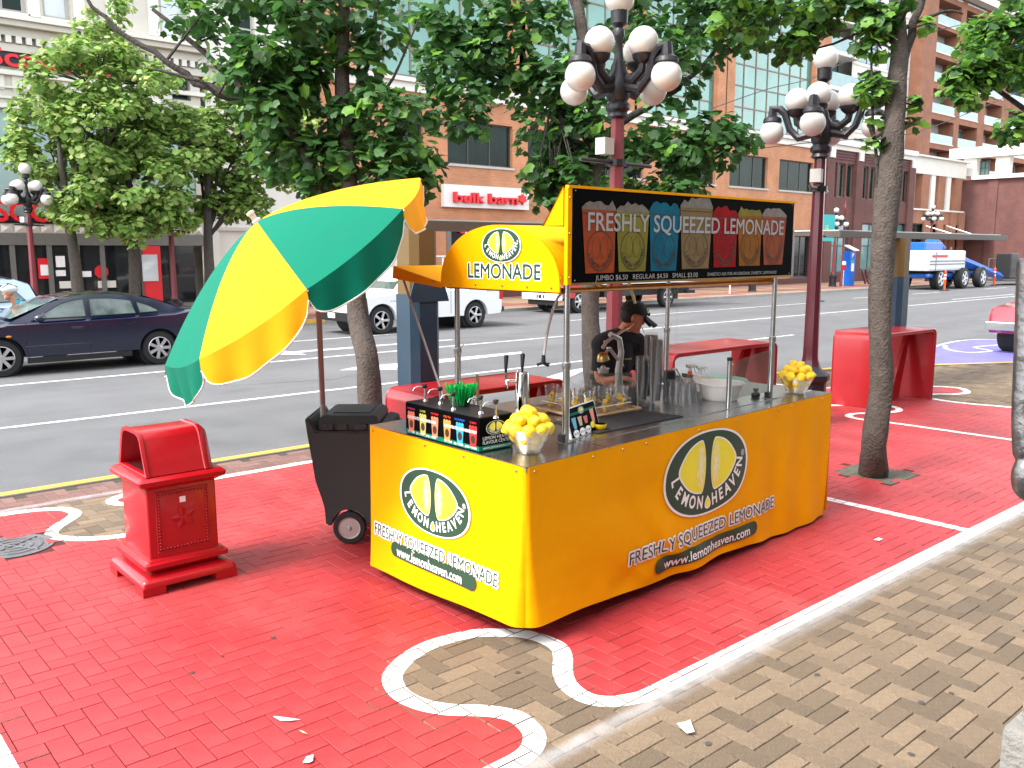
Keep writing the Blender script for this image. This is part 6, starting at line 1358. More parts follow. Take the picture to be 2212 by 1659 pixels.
x, z = FP(97, 582); hbox(bank, 'notice', 'paper', x - .12, x + .12, FAC + .005, FAC + .018, z - .18, z + .14)
x, z = FP(220, 587); MB().rings([[(x + .22 * math.cos(R(22.5 + 45 * i)), yy, z + .22 * math.sin(R(22.5 + 45 * i))) for i in range(8)] for yy in (FAC + .02, FAC + .04)]).build('octagon_notice', 'sign_red', bank)
words('door_note', 'sign_red', bank, 'THE BANK', FP(172, 570)[0], FP(195, 570)[0], FP(180, 570)[1], .10, lambda x, y: (x, FAC + .03, y)) if False else None
# plain cream wall between bank and brick block
xb2 = FP(655, 300)[0]
cwall = thing('cream_wall_building', 'plain cream wall house between the bank and the brick block', 'building', (x1b, FAC, 0))
m = MB(); facade(m, x1b + .2, xb2, 0.004, zC1 + 4.0, FAC + .1, [(FP(505, 30)[0], FP(552, 30)[0], zC1 + .1, zC1 + 1.9)], .3); m.build('wall', 'cream_light', cwall); hbox(cwall, 'core', 'cream_grey', x1b + .2, xb2, FAC + .6, FAC + 12, 0.004, zC1 + 4)
window(cwall, FP(505, 30)[0], FP(552, 30)[0], zC1 + .1, zC1 + 1.9, FAC + .1, 'cream_grey', 'glass_dark', 1, 2, .08, 'cream')
for z0, z1, pr in ((zC1 - .45, zC1 - .30, .3), (zA1 + .1, zA1 + .25, .12), (zG + .3, zG + .42, .1)): hbox(cwall, 'cornice', 'cream', x1b + .2, xb2, FAC + .1 - pr, FAC + .1, z0, z1)
for px in (455, 560, 640): x = FP(px, 500)[0]; hbox(cwall, 'pilaster', 'cream_light', x - .3, x + .3, FAC + .02, FAC + .099, .3, zG + .3)

# ---------------- brick block
xe = FP(1786, 300)[0]; H2 = FP(1770, 300)[1] + 9.0
brk = thing('brick_block', 'orange brick block with green glass bays and cream string course', 'building', (xb2, FAC, 0))
ops = []
def rect(px0, py0, px1, py1): a = FP(px0, (py0 + py1) / 2); b = FP(px1, (py0 + py1) / 2); zc0 = FP((px0 + px1) / 2, py1)[1]; zc1 = FP((px0 + px1) / 2, py0)[1]; return (a[0], b[0], zc0, zc1)
zB0 = FP(757, 180)[1]; zB1 = FP(757, 152)[1]            # cream band at left
zw0, zw1 = rect(967, 265, 1107, 358)[2:]
sec = [rect(967, 265, 1107, 358), rect(840, 260, 915, 350)]
gaps = [(1140, 1250), (1280, 1390), (1430, 1545), (1576, 1658), (1683, 1756)]
for a, b in gaps: X0, X1 = FP(a, 380)[0], FP(b, 380)[0]; sec.append((X0, X1, zw0, zw1))
bays = [(FP(772, 80)[0], FP(1100, 80)[0]), (FP(1150, 100)[0], FP(1350, 100)[0]), (FP(1395, 100)[0], FP(1550, 100)[0]), (FP(1586, 180)[0], FP(1757, 180)[0])]
zbay0 = zB1 + .10
shops = [rect(970, 478, 1112, 700)[:2], rect(700, 500, 860, 700)[:2]] + [(FP(a, 560)[0], FP(b, 560)[0]) for a, b in ((1180, 1330), (1395, 1520), (1560, 1660), (1712, 1752))]
zs1 = FP(1040, 480)[1]
ops = sec + [(a, b, zbay0, H2 - 1.0) for a, b in bays] + [(a, b, .35, zs1 - .25) for a, b in shops]
m = MB(); facade(m, xb2, xe, .004, H2, FAC, ops, .35); m.build('wall', 'brick_orange', brk); hbox(brk, 'core', 'brick_orange', xb2, xe, FAC + .7, FAC + 14, .004, H2)
for w in sec: window(brk, *w, FAC, 'frame_dark', 'glass_dark', 3, 1, .06, 'cream_grey')
for k, (a, b) in enumerate(bays):
    nx = max(4, int((b - a) / 1.15)); nz = 7; window(brk, a, b, zbay0, H2 - 1.0, FAC, 'frame_brown', 'glass_green' , nx, nz, .09)
for k, (a, b) in enumerate(shops):
    window(brk, a, b, .35, zs1 - .25, FAC, 'frame_dark', 'store_glass', 2, 1, .10, None); hbox(brk, 'shop_lintel', 'frame_grey', a - .12, b + .12, FAC - .03, FAC - .001, zs1 - .25, zs1)
    for x in (a, b): hbox(brk, 'shop_jamb', 'frame_grey', x - .12, x + .12, FAC - .028, FAC - .001, .35, zs1 - .252)
hbox(brk, 'plinth', 'purple_panel', xb2, xe, FAC - .06, FAC - .001, .004, .349)
for z0, z1, pr in ((zB0, zB0 + .18, .12), (zB0 + .182, zB1 - .12, .07), (zB1 - .118, zB1 + .05, .22)): hbox(brk, 'string_course', 'cream_light', xb2, xe + .1, FAC - pr, FAC - .001, z0, z1)
for a, b in bays:
    for x in (a - .45, b + .45): hbox(brk, 'pier', 'brick_orange', x - .40, x + .40, FAC - .10, FAC - .002, zB1 + .06, H2)
# sign: bulk barn
s0, s1 = FP(952, 420)[0], FP(1135, 430)[0]; sz0, sz1 = FP(952, 447)[1], FP(952, 398)[1]
sgn = thing('shop_sign', 'white shop sign with raised red lettering on the orange brick wall', 'shop sign', (s0, FAC, sz0))
MB().cbx(s0, s1, FAC - .25, FAC - .01, sz0, sz1, .01, 1).build('panel', 'sign_white', sgn); letters(sgn, 'sign_letter', 'sign_red', 'bulk barn', s0 + .45, FP(1106, 430)[0], (sz0 + sz1) / 2 - .05, .40, FAC - .251, .18, .06)
xm, zm = FP(1118, 428)[0], (sz0 + sz1) / 2 - .02; lf2 = [(0, .2), (.06, .10), (.15, .14), (.13, .03), (.20, -.02), (.10, -.10), (.02, -.09), (0, -.2), (-.02, -.09), (-.10, -.10), (-.20, -.02), (-.13, .03), (-.15, .14), (-.06, .10)]
MB().prism([(xm + x * 1.2, FAC - .252, zm + z * 1.2) for x, z in lf2], (0, -.14, 0)).build('maple_leaf', 'sign_red', sgn)
# small hanging banner and shop poster boards
x, z = FP(1040, 490); hbox(brk, 'shop_banner', 'sign_red', x - 1.1, x + 1.1, FAC + .05, FAC + .10, z - .28, z + .02); words('shop_number', 'print_white', brk, '700', FP(1005, 500)[0], FP(1035, 500)[0], FP(1020, 499)[1], .2, lambda x, y: (x, FAC + .045, y))
for px, py, w_, h_, t_ in ((848, 560, .95, .7, 'SELLERS'), (812, 575, .9, .9, 'GIANTS')):
    x, z = FP(px, py); p_ = thing('poster_board', 'red and white shop poster board behind the white pickup, %s one' % ('upper right' if t_ == 'SELLERS' else 'lower left'), 'poster', (x, FAC - .3, 0)); MB().bx(x - w_ / 2, x + w_ / 2, FAC - .3, FAC - .26, z - h_ / 2, z + h_ / 2).build('board', 'sign_white', p_); MB().bx(x - w_ / 2, x + w_ / 2, FAC - .306, FAC - .301, z + h_ / 2 - .2, z + h_ / 2).build('header', 'sign_red', p_); MB().bx(x - .03, x + .03, FAC - .29, FAC - .27, 0.004, z - h_ / 2).build('post', 'frame_grey', p_)
# flag poles slanting from the wall
for px, py, px2, py2 in ((940, 273, 1090, 222),): fpz = MB(); a = atY(px, py, FAC - 1.6); b = atY(px2, py2, FAC - .02); fpz.cyl(a, b, .05, n=8); tag(fpz.build('flag_pole', 'maroon', o=tuple(b), smooth=40), 'slanting purple flag pole on the brick wall between the trees', 'flag pole')
# ---------------- low brown brick building right of it
xl0, xl1 = xe + .02, FP(1968, 400)[0]; zc0, zc1 = FP(1800, 322)[1], FP(1800, 300)[1]
low = thing('brown_brick_building', 'low purple brown brick building with slot windows and cream cornice', 'building', (xl0, FAC, 0))
bayx = [FP(p, 400)[0] for p in (1792, 1847, 1862, 1908, 1918, 1960)]
slots = []
for a, b in ((1792, 1844), (1862, 1908), (1925, 1962)):
    X0, X1 = FP(a, 390)[0], FP(b, 390)[0]; w_ = (X1 - X0) / 3.4
    for i in range(3): x = X0 + i * (X1 - X0 - w_) / 2; slots.append((x, x + w_, FP(1815, 426)[1], FP(1815, 352)[1]))
shop2 = [(FP(a, 540)[0], FP(b, 540)[0], FP(a, 590)[1], FP(a, 482)[1]) for a, b in ((1795, 1832), (1860, 1900), (1920, 1960))]
m = MB(); facade(m, xl0, xl1, .004, zc0, FAC, slots + shop2, .3); m.build('wall', 'brick_brown', low); hbox(low, 'core', 'brick_brown', xl0, xl1, FAC + .6, FAC + 5, .004, zc1)
for s in slots: window(low, *s, FAC, 'frame_brown', 'glass_dark', 1, 1, .07)
for s in shop2: window(low, *s, FAC, 'frame_dark', 'glass_teal', 2, 1, .08, None, zl=[s[2], s[2] + (s[3] - s[2]) * .55, s[2] + (s[3] - s[2]) * .72, s[3]])
for z0, z1, pr in ((zc0 + .002, zc0 + .28, .12), (zc0 + .282, zc1, .28)): hbox(low, 'cornice', 'cream_light', xl0, xl1 + .3, FAC - pr, FAC + .6, z0, z1)
for px in (1790, 1852, 1914, 1966): x = FP(px, 400)[0]; hbox(low, 'pier', 'brick_brown', x - .45, x + .45, FAC - .16, FAC - .002, .004, zc0); hbox(low, 'bracket', 'cream_light', x - .25, x + .25, FAC - .26, FAC - .161, zc0 - .55, zc0)
for i in range(4): z = FP(1815, 322 + 6 * i + 4)[1]; hbox(low, 'ledge', 'purple_panel', xl0 + .5, xl1 - .5, FAC - .05, FAC - .003, z, z + .10)
# ---------------- cream colonnade house next to it
xp0, xp1 = xl1 + .05, FP(2080, 430)[0]; zp1, zp0 = FP(1990, 335)[1], FP(1990, 375)[1]; zs_ = FP(2000, 455)[1]
pg = thing('colonnade_building', 'brick and cream building with open colonnade above a glass canopy', 'building', (xp0, FAC, 0))
colx = [xp0 + (xp1 - xp0) * t for t in (.06, .30, .50, .70, .88)]
hbox(pg, 'beam', 'cream_light', xp0 - .1, xp1 + .2, FAC - .05, FAC + .8, zp0, zp1 - .12); hbox(pg, 'coping', 'cream_light', xp0 - .3, xp1 + .5, FAC - .3, FAC + 1.0, zp1 - .118, zp1)
for i, t in enumerate((.03, .26, .40, .56, .70, .90)): x = xp0 + (xp1 - xp0) * t; w_ = .35 if i % 2 == 0 else .6; hbox(pg, 'column', 'cream_light' if i % 2 == 0 else 'brick_mid', x - w_, x + w_, FAC, FAC + .7, zs_ + .12, zp0 - .002)
grd = [(FP(a, 520)[0], FP(b, 520)[0], .35, FP(1990, 483)[1]) for a, b in ((1968, 1995), (2008, 2040), (2052, 2078))]
m = MB(); facade(m, xp0, xp1 + .2, .004, zs_, FAC, grd, .4); m.build('wall', 'brick_mid', pg); hbox(pg, 'core', 'brick_mid', xp0, xp1 + .2, FAC + .8, FAC + 5, .004, zs_); hbox(pg, 'sill_band', 'cream_light', xp0, xp1 + .2, FAC - .10, FAC + .75, zs_ + .002, zs_ + .118)
for g_ in grd: window(pg, *g_, FAC, 'frame_dark', 'glass_dark', 2, 1, .08, None, zl=[g_[2], g_[2] + (g_[3] - g_[2]) * .62, g_[3]])
for t in (.30, .55, .80, .98): x = xp0 + (xp1 - xp0) * t; hbox(pg, 'pier', 'brick_mid', x - .5, x + .5, FAC - .15, FAC - .002, .004, zs_ - .001)
zcan = FP(2060, 512)[1]; hbox(pg, 'canopy', 'glass_sky', FP(1962, 510)[0], xp1 + 1.0, FAC - 2.2, FAC - .16, zcan, zcan + .12)
for px in (2000, 2045, 2090): a = atY(px, 488, FAC - .16); MB().cyl(a, (a.x + .3, FAC - 2.1, zcan + .12), .04, n=6).build('canopy_rod', 'steel', pg)
for px in (1955, 2000, 2048): x, z = FP(px, 545); MB().cyl((x, FAC - .2, z - .5), (x, FAC - .2, z + .4), .07, n=8).build('wall_light', 'cream_light', pg)
# ---------------- wing facing us at the end of the street
XW = xp1 + .8
wing = thing('end_wing_building', 'brown brick wing with cream terrace frame facing up the street', 'building', (XW, 24, 0))
def WX(px, py): p = atX(px, py, XW); return p.y, p.z
yw0 = WX(2330, 400)[0]; zb = WX(2150, 386)[1]
fxw = lambda x, yy, z: (XW + (yy - FAC), x, z)
m = MB(); facade(m, yw0, FAC + 1, .004, zb, FAC, [], .3, fx=fxw); m.build('wall', 'brick_brown', wing); MB().bx(XW + .4, XW + 14, yw0, FAC + 6, .004, zb).build('core', 'brick_brown', wing)
MB().bx(XW - .3, XW + .6, yw0, FAC - .3, zb + .002, zb + .3).build('coping', 'cream_light', wing)
zt0, zt1 = WX(2150, 338)[1], WX(2150, 315)[1]
MB().bx(XW - .3, XW + .8, yw0, FAC + 1.5, zt0, zt1).build('terrace_beam', 'cream_light', wing)
for px in (2095, 2165, 2260): y = WX(px, 360)[0]; MB().bx(XW, XW + .7, y - .5, y + .5, zb + .302, zt0 - .002).build('terrace_pier', 'cream_light', wing)
for px in (2060, 2140): y = WX(px, 480)[0]; MB().bx(XW - .10, XW - .002, y - .35, y + .35, .004, zb).build('pier', 'brick_brown', wing)
window(wing, WX(2130, 360)[0], WX(2102, 360)[0], zb + .35, zt0 - .2, FAC + .5, 'frame_dark', 'glass_teal', 3, 2, .08, None, fx=fxw)
# ---------------- apartment tower behind
YT = FAC + 8
def TPx(px, py): p = atY(px, py, YT); return p.x, p.z
tw = thing('apartment_tower', 'tall apartment tower of cream panels and brick with balconies', 'building', (TPx(1795, 300)[0], YT, 0))
t0, t1, t2, t3 = TPx(1793, 200)[0], TPx(1935, 200)[0], TPx(1962, 200)[0], TPx(2290, 200)[0]
top = TPx(2000, -260)[1]
fz = [TPx(1945, y)[1] for y in (355, 290, 222, 152, 85, 20)]; fl_h = fz[1] - fz[0]; fz += [fz[-1] + fl_h * (i + 1) for i in range(4)]
ops = []
cw_ = [(TPx(1912, 200)[0], TPx(1942, 200)[0])]; cl_ = [(TPx(1850, 200)[0], TPx(1895, 200)[0])]
for z in fz:
    for a, b in cw_ + cl_: ops.append((a, b, z - fl_h * .1, z + fl_h * .62))
m = MB(); facade(m, t0 + 3.2, TPx(1962, 200)[0], .004, top, YT, ops, .35); m.build('wall', 'cream_light', tw)
for o_ in ops: window(tw, *o_, YT, 'frame_dark', 'glass_teal', 2, 1, .10, None, zl=[o_[2], o_[2] + (o_[3] - o_[2]) * .75, o_[3]])
MB().bx(t0 - 2, t3, YT + 1.5, YT + 14, .004, top).build('core', 'cream', tw)
MB().add([(t0 - 2, YT + 1.2, 0), (t0 + 3.2, YT + 1.2, 0), (t0 + 3.2, YT + 1.2, top), (t0 - 2, YT + 1.2, top)], [(0, 1, 2, 3)]).build('glazed_wall', 'glass_teal', tw)
for z in fz:
    MB().bx(t0 - 2, t0 + 3.3, YT - .6, YT + 1.2, z - .35, z - .05).build('balcony_slab', 'cream_light', tw); MB().bx(t0 - 2, t0 + 3.3, YT - .6, YT - .56, z - .049, z + .95).build('balcony_glass', 'glass_teal', tw)
    for i in range(4): x = t0 - 1.5 + i * 1.5; MB().bx(x - .05, x + .05, YT + 1.1, YT + 1.19, z, z + fl_h - .4).build('mullion', 'frame_dark', tw)
    hbox(tw, 'joint_band', 'cream', t0 + 3.3, TPx(1962, 200)[0] - .05, YT - .03, YT - .002, z - .55, z - .45)
# brick part with recessed loggias
bx0_ = TPx(1962, 200)[0]; grid = [TPx(p, 200)[0] for p in (1962, 1992, 2042, 2053, 2094, 2108, 2145, 2160, 2215, 2225, 2290)]
YB = YT - 1.0; ops = []; kinds = []
for z in fz:
    for (a, b), k in (((grid[1], grid[2]), 0), ((grid[3], grid[4]), 1), ((grid[5], grid[6]), 0), ((grid[7], grid[8]), 1)): ops.append((a, b, z - .4, z + fl_h * .62)); kinds.append(k)
m = MB(); facade(m, bx0_, t3, .004, top, YB, ops, 1.4); m.build('brick_wall', 'brick_mid', tw); MB().bx(bx0_ - .02, bx0_ + .01, YB, YT + 2, .004, top).build('brick_return', 'brick_mid', tw)
MB().bx(bx0_ + .6, t3, YB + 1.41, YB + 1.6, .004, top).build('loggia_back', 'cream_grey', tw)
for (a, b, c, d_), k in zip(ops, kinds):
    wv = window(tw, a + .1, a + (b - a) * (.55 if k == 0 else .9), c + .05, d_ - .25, YB + 1.1, 'frame_dark', 'glass_sky' if k == 0 else 'glass_teal', 3, 1, .10)
    MB().bx(a, b, YB - .05, YB + .12, c - .12, c - .002).build('balcony_sill', 'cream_light', tw); MB().bx(a, b, YB + .02, YB + .05, c, c + .75).build('balcony_glass', 'glass_teal', tw)
MB().bx(grid[1] - .2, t3, YB - .9, YB - .06, TPx(2060, 5)[1], TPx(2060, -12)[1]).build('cornice', 'cream_light', tw)
# ---------------- building behind the photographer (its shade falls on the near pavement)
rear = thing('arcade_building', 'stone building behind the photographer, outside the picture', 'building', (4, -3.6, 0))
m = MB(); facade(m, -14, 24, .004, 8.5, 0, [(-12 + 4.2 * i, -9 + 4.2 * i, .5, 3.2) for i in range(8)] + [(-12 + 4.2 * i, -10 + 4.2 * i, 4.6 + 3.4 * j, 6.6 + 3.4 * j) for i in range(8) for j in range(1)], .3, fx=lambda x, yy, z: (x, -3.6 - yy, z)); m.build('wall', 'stone', rear); MB().bx(-14, 24, -10, -4.1, .004, 8.5).build('core', 'stone', rear)
MB().bx(-14, 24, -3.59, -3.2, 3.45, 3.7).build('cornice', 'stone', rear)
# ---------------- stone plinth and bronze figure at the right edge
sp0 = atZ(2186, 1655); pxx = atX(2186, 1655, 2.35)
pl = thing('statue_plinth', 'pale stone plinth cut by the lower right edge of the view', 'plinth', (2.75, .62, 0))
e0 = W_(2212, 1470, 2.25); 
MB().cbx(e0.x, e0.x + .55, e0.y - .75, e0.y, .004, 1.20, .012).build('shaft', 'stone', pl); e1_ = W_(2180, 1640, 2.25); MB().cbx(e0.x - .045, e0.x + .6, e0.y - .8, e0.y + .03, .003, max(.1, W_(2190, 1598, 2.2).z), .02).build('base', 'stone', pl)
# ================================================================== VEHICLES
def inset(poly, k, zmin):
    out = []; n = len(poly)
    for i, (x, z) in enumerate(poly):
        a, b = poly[i - 1], poly[(i + 1) % n]; t = Vector((b[0] - a[0], b[1] - a[1])); t = t.normalized() if t.length > 1e-6 else Vector((1, 0)); nx, nz = -t.y, t.x
        out.append((x + nx * k, z + nz * k) if z > zmin else (x, z))
    return out
def arches(wheels, R_, zb):
    pts = []
    for x in sorted(wheels):
        a0 = math.asin(max(-1, min(1, (zb - .34) / R_))) if False else 0
        pts.append([(x - R_ * math.cos(t), max(zb, .34 + R_ * math.sin(t))) for t in [math.pi * j / 12 for j in range(13)]])
    return pts
def wheel(parent, x, y, z, r, wdt, side, spokes=7, name='wheel', rim='rim'):
    ax = Vector((0, -side, 0)) if side > 0 else Vector((0, 1, 0)); ax = Vector((0, -1, 0)) if side < 0 else Vector((0, 1, 0))
    c = Vector((x, y, z)); w = MB().lathe([(r * .62, -wdt), (r * .95, -wdt), (r, -wdt * .8), (r, -.03), (r * .94, 0), (r * .66, .004), (r * .64, -.03)], 32, c, ax=ax, caps=False).build(name, 'rubber', parent, smooth=40)
    m = MB(); m.lathe([(r * .66, -.0), (r * .62, .008), (r * .60, -.03), (r * .60, -.10), (0, -.10)], 28, c, ax=ax, caps=False); xx, yy, zz = frame_of(ax)
    m.lathe([(r * .17, -.05), (r * .16, .006), (r * .10, .012), (0, .012)], 16, c, ax=ax, caps=False)
    for s in range(spokes):
        t = 2 * math.pi * s / spokes; d = xx * math.cos(t) + yy * math.sin(t); p = xx * -math.sin(t) + yy * math.cos(t); h = r * .062
        m.rings([[c + d * (r * .10) - p * h * 1.2 + zz * k, c + d * (r * .63) - p * h * 1.5 + zz * k, c + d * (r * .63) + p * h * 1.5 + zz * k, c + d * (r * .10) + p * h * 1.2 + zz * k] for k in (-.03, .004)])
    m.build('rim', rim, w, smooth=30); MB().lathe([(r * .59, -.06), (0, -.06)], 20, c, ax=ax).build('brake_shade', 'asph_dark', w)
    return w
def vehicle(name, label, cat, x0, ynear, zr, length, width, wheels, r, lower_top, zb, green, belt, windows, paint, front=-1, tumble=.32, spokes=7, roofmat=None, glassm='glass_lit', arch_k=1.16, seams=(), handles=(), extra=None, group=None):
    """profile coordinates: x along the length (0 at the left end), z above the road; near side at y=0"""
    o = thing(name, label, cat, (x0 + length / 2, ynear + width / 2, zr), group)
    Wd = lambda x, y, z: Vector((x0 + x, ynear + y, zr + z))
    Ra = r * arch_k; bottom = []
    for xw in wheels: bottom += [(xw - Ra * math.cos(math.pi * j / 12), max(zb, r + Ra * math.sin(math.pi * j / 12))) for j in range(13)]
    poly = lower_top + [(length - .06, zb + .04) if lower_top[-1][0] > length / 2 else (.06, zb + .04)]
    poly = [(.06, zb + .05)] + lower_top + [(length - .06, zb + .05)] + [(x, z) for x, z in bottom[::-1]]
    # clockwise in x-z: inset uses left normal
    A = inset(poly, -.055, r + Ra + .02) if True else poly
    cxm = length / 2
    def sl(P, y): return [Wd(x, y, z) for x, z in P]
    P1_ = [(x + (.03 if x < .3 else (-.03 if x > length - .3 else 0)), z - (.045 if z > belt - .12 else (.02 if z > r + Ra else 0))) for x, z in poly]
    m = MB(); m.rings([sl(P1_, .0), sl(poly, .07), sl(poly, width - .07), sl(P1_, width)]); body = m.build('body', paint, o, smooth=38)
    # dark wheel wells
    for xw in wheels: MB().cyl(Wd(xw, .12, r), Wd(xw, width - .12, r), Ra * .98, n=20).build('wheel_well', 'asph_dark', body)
    for xw in wheels:
        wheel(o, x0 + xw, ynear + .035, zr + r, r, .2, -1, spokes); wheel(o, x0 + xw, ynear + width - .035, zr + r, r, .2, 1, spokes)
    # greenhouse
    hw = lambda z: width / 2 - .05 - max(0, z - belt) * tumble
    def gs(k, dz=0): return [Wd(x, width / 2 - hw(z) * k if k > 0 else width / 2 - hw(z) * k, z + dz * (z > belt + .1)) for x, z in green]
    m = MB(); m.rings([gs(1.0), gs(.90, .018), gs(.5, .035), gs(-.5, .035), gs(-.90, .018), gs(-1.0)]); m.build('cabin', roofmat or paint, o, smooth=50)
    for kind, pts in windows:
        if kind == 'side':
            for sg in (1, -1):
                m = MB(); m.fan([Wd(x, width / 2 - sg * (hw(z) + .008), z) for x, z in pts]); w = m.build('side_window', glassm, o)
                m = MB(); q = [Wd(x, width / 2 - sg * (hw(z) + .009), z) for x, z in pts]; m.tube(q + [q[0]], .010, 5); m.build('window_trim', 'black_plastic', w)
        else:
            (xa, za), (xb, zb_) = pts; d = Vector((xb - xa, zb_ - za)).normalized(); nx, nz = (-d.y, d.x)
            if nz < 0: nx, nz = -nx, -nz
            q = []
            for f_, sg in ((.05, 1), (.95, 1), (.95, -1), (.05, -1)):
                x, z = xa + (xb - xa) * f_, za + (zb_ - za) * f_; q.append(Wd(x + nx * .036, width / 2 - sg * (hw(z) * .90), z + nz * .036))
            MB().add(q, [(0, 1, 2, 3)]).build('windscreen' if kind == 'front' else 'rear_window', glassm, o)
    for pts in seams:
        MB().tube([Wd(x, -.0015, z) for x, z in pts], .005, 5).build('door_seam', 'black_plastic', body)
    for x, z in handles: MB().cbx(*(lambda c: (c.x - .10, c.x + .10, c.y - .035, c.y + .0, c.z - .018, c.z + .018))(Wd(x, -.0, z)), .01).build('door_handle', paint, body)
    return o, body, Wd
# ---- navy sedan
sx0 = 2.47
low = [(.02, .38), (.03, .62), (.14, .74), (.55, .83), (.98, .92), (1.0, .93), (3.0, .965), (3.9, .99), (4.15, 1.03), (4.55, 1.04), (4.64, .98), (4.69, .72), (4.68, .42)]
gr = [(.98, .90), (1.30, 1.06), (1.72, 1.29), (1.98, 1.39), (2.3, 1.45), (2.75, 1.46), (3.15, 1.42), (3.55, 1.31), (3.95, 1.13), (4.18, 1.01), (4.2, .96)]
win = [('front', ((1.06, .945), (1.96, 1.385))), ('rear', ((3.35, 1.37), (4.12, 1.05))), ('side', [(1.52, .985), (1.62, 1.10), (1.90, 1.28), (2.08, 1.345), (2.30, 1.375), (2.30, .995)]), ('side', [(2.40, .998), (2.40, 1.378), (2.75, 1.375), (3.05, 1.33), (3.12, 1.305), (3.18, 1.015)]), ('side', [(3.26, 1.02), (3.22, 1.27), (3.42, 1.19), (3.58, 1.09), (3.60, 1.035)])]
zq = lambda z: z if z < .96 else .96 + (z - .96) * .83
gr = [(x, zq(z)) for x, z in gr]; win = [(k, [(x, zq(z)) for x, z in p]) for k, p in win]
sed, sbody, SW = vehicle('sedan', 'dark navy blue sedan driving left along the road', 'car', sx0, 17.12, RZ, 4.70, 1.72, [.89, 3.58], .325, low, .20, gr, .95, win, 'navy', spokes=7, seams=([(1.30, .93), (1.28, .60), (1.32, .30)], [(2.35, .96), (2.36, .60), (2.33, .28)], [(3.22, .98), (3.18, .80), (3.05, .62), (3.02, .50)]), handles=((2.12, .80), (3.02, .84)))
for (x, z) in ((2.2, .52),): MB().cbx(*(lambda a, b: (a.x, b.x, a.y - .02, a.y + .0, a.z - .02, a.z + .02))(SW(1.25, 0, .50), SW(3.02, 0, .50)), .006).build('side_moulding', 'navy', sbody)
MB().cbx(*(lambda a, b: (a.x, b.x, a.y - .012, a.y, a.z, a.z + .10))(SW(1.28, 0, .215), SW(3.05, 0, .2)), .01).build('sill', 'black_plastic', sbody)
MB().ball(SW(1.52, -.06, 1.0), .10, 12, 8, sx=1.0, sy=.8, sz=.62).build('mirror', 'navy', sbody, smooth=60); MB().ball(SW(1.02, .0, .70), .035, 10, 6, sx=1.3, sy=.3, sz=.6).build('side_marker', 'amber', sbody)
MB().cbx(*(lambda a: (a.x - .06, a.x + .05, a.y + .1, a.y + .5, a.z - .08, a.z + .06))(SW(.13, 0, .66)), .03).build('headlight', 'lightglass', sbody); MB().cbx(*(lambda a: (a.x - .06, a.x + .02, a.y + .06, a.y + .45, a.z - .1, a.z + .08))(SW(4.66, 0, .86)), .03).build('tail_light', 'tail', sbody)
# front seat silhouettes
for x in (2.35, 3.25): MB().cbx(*(lambda a: (a.x - .08, a.x + .08, a.y - .18, a.y + .18, a.z - .1, a.z + .2))(SW(x, .55, 1.05)), .05).build('head_rest', 'black_plastic', sed)
# ---- pale blue estate behind the cyclist
bx_ = atY(92, 640, 20.7).x - 4.35
low = [(.02, .4), (.03, .7), (.3, .85), (1.0, .98), (2.4, 1.02), (4.2, 1.06), (4.33, .95), (4.35, .45)]; gr = [(.95, .97), (1.55, 1.36), (1.9, 1.52), (3.0, 1.58), (3.9, 1.54), (4.12, 1.46), (4.30, 1.02), (4.3, .98)]
suv, _, VW = vehicle('estate_car', 'pale blue estate car behind the cyclist at the left edge', 'car', bx_, 20.6, RZ, 4.36, 1.75, [.85, 3.5], .33, low, .22, gr, 1.03, [('side', [(1.5, 1.06), (1.75, 1.36), (2.3, 1.46), (2.3, 1.06)]), ('side', [(2.4, 1.06), (2.4, 1.47), (3.2, 1.49), (3.25, 1.08)]), ('side', [(3.35, 1.10), (3.32, 1.47), (3.75, 1.44), (4.02, 1.14)]), ('front', ((1.0, 1.0), (1.85, 1.5))), ('rear', ((4.14, 1.44), (4.29, 1.06)))], 'car_blue', seams=([(2.35, 1.05), (2.33, .3)], [(3.3, 1.07), (3.15, .6)]), handles=((2.15, .9), (3.1, .93)))
for y in (.35, 1.4): MB().tube([VW(2.0, y, 1.56), VW(2.2, y, 1.64), VW(3.6, y, 1.64), VW(3.85, y, 1.56)], .02, 6).build('roof_rail', 'black_plastic', suv)
# ---- white pickup
px0 = 11.72
low = [(.0, .42), (.0, .72), (.10, .92), (.5, 1.02), (1.32, 1.08), (1.4, 1.09), (3.0, 1.10), (3.16, 1.12), (5.02, 1.16), (5.05, 1.0), (5.04, .50)]
gr = [(1.30, 1.06), (1.72, 1.48), (1.95, 1.66), (2.3, 1.71), (3.0, 1.70), (3.12, 1.60), (3.18, 1.10), (3.18, 1.06)]
pk, pbody, PW = vehicle('pickup_truck', 'white pickup truck with a ladder rack parked across the road', 'pickup', px0, 19.55, RZ, 5.06, 1.76, [.93, 4.06], .365, low, .34, gr, 1.10, [('front', ((1.36, 1.12), (1.93, 1.62))), ('side', [(1.62, 1.14), (1.98, 1.58), (2.42, 1.62), (2.42, 1.14)]), ('side', [(2.52, 1.16), (2.52, 1.62), (2.98, 1.60), (3.02, 1.16)]), ('rear', ((3.12, 1.58), (3.18, 1.16)))], 'car_white', tumble=.25, spokes=5, glassm='glass', seams=([(1.42, 1.08), (1.44, .40)], [(2.47, 1.10), (2.48, .40)], [(3.17, 1.12), (3.17, .45)]), handles=((2.3, .95),), arch_k=1.2)
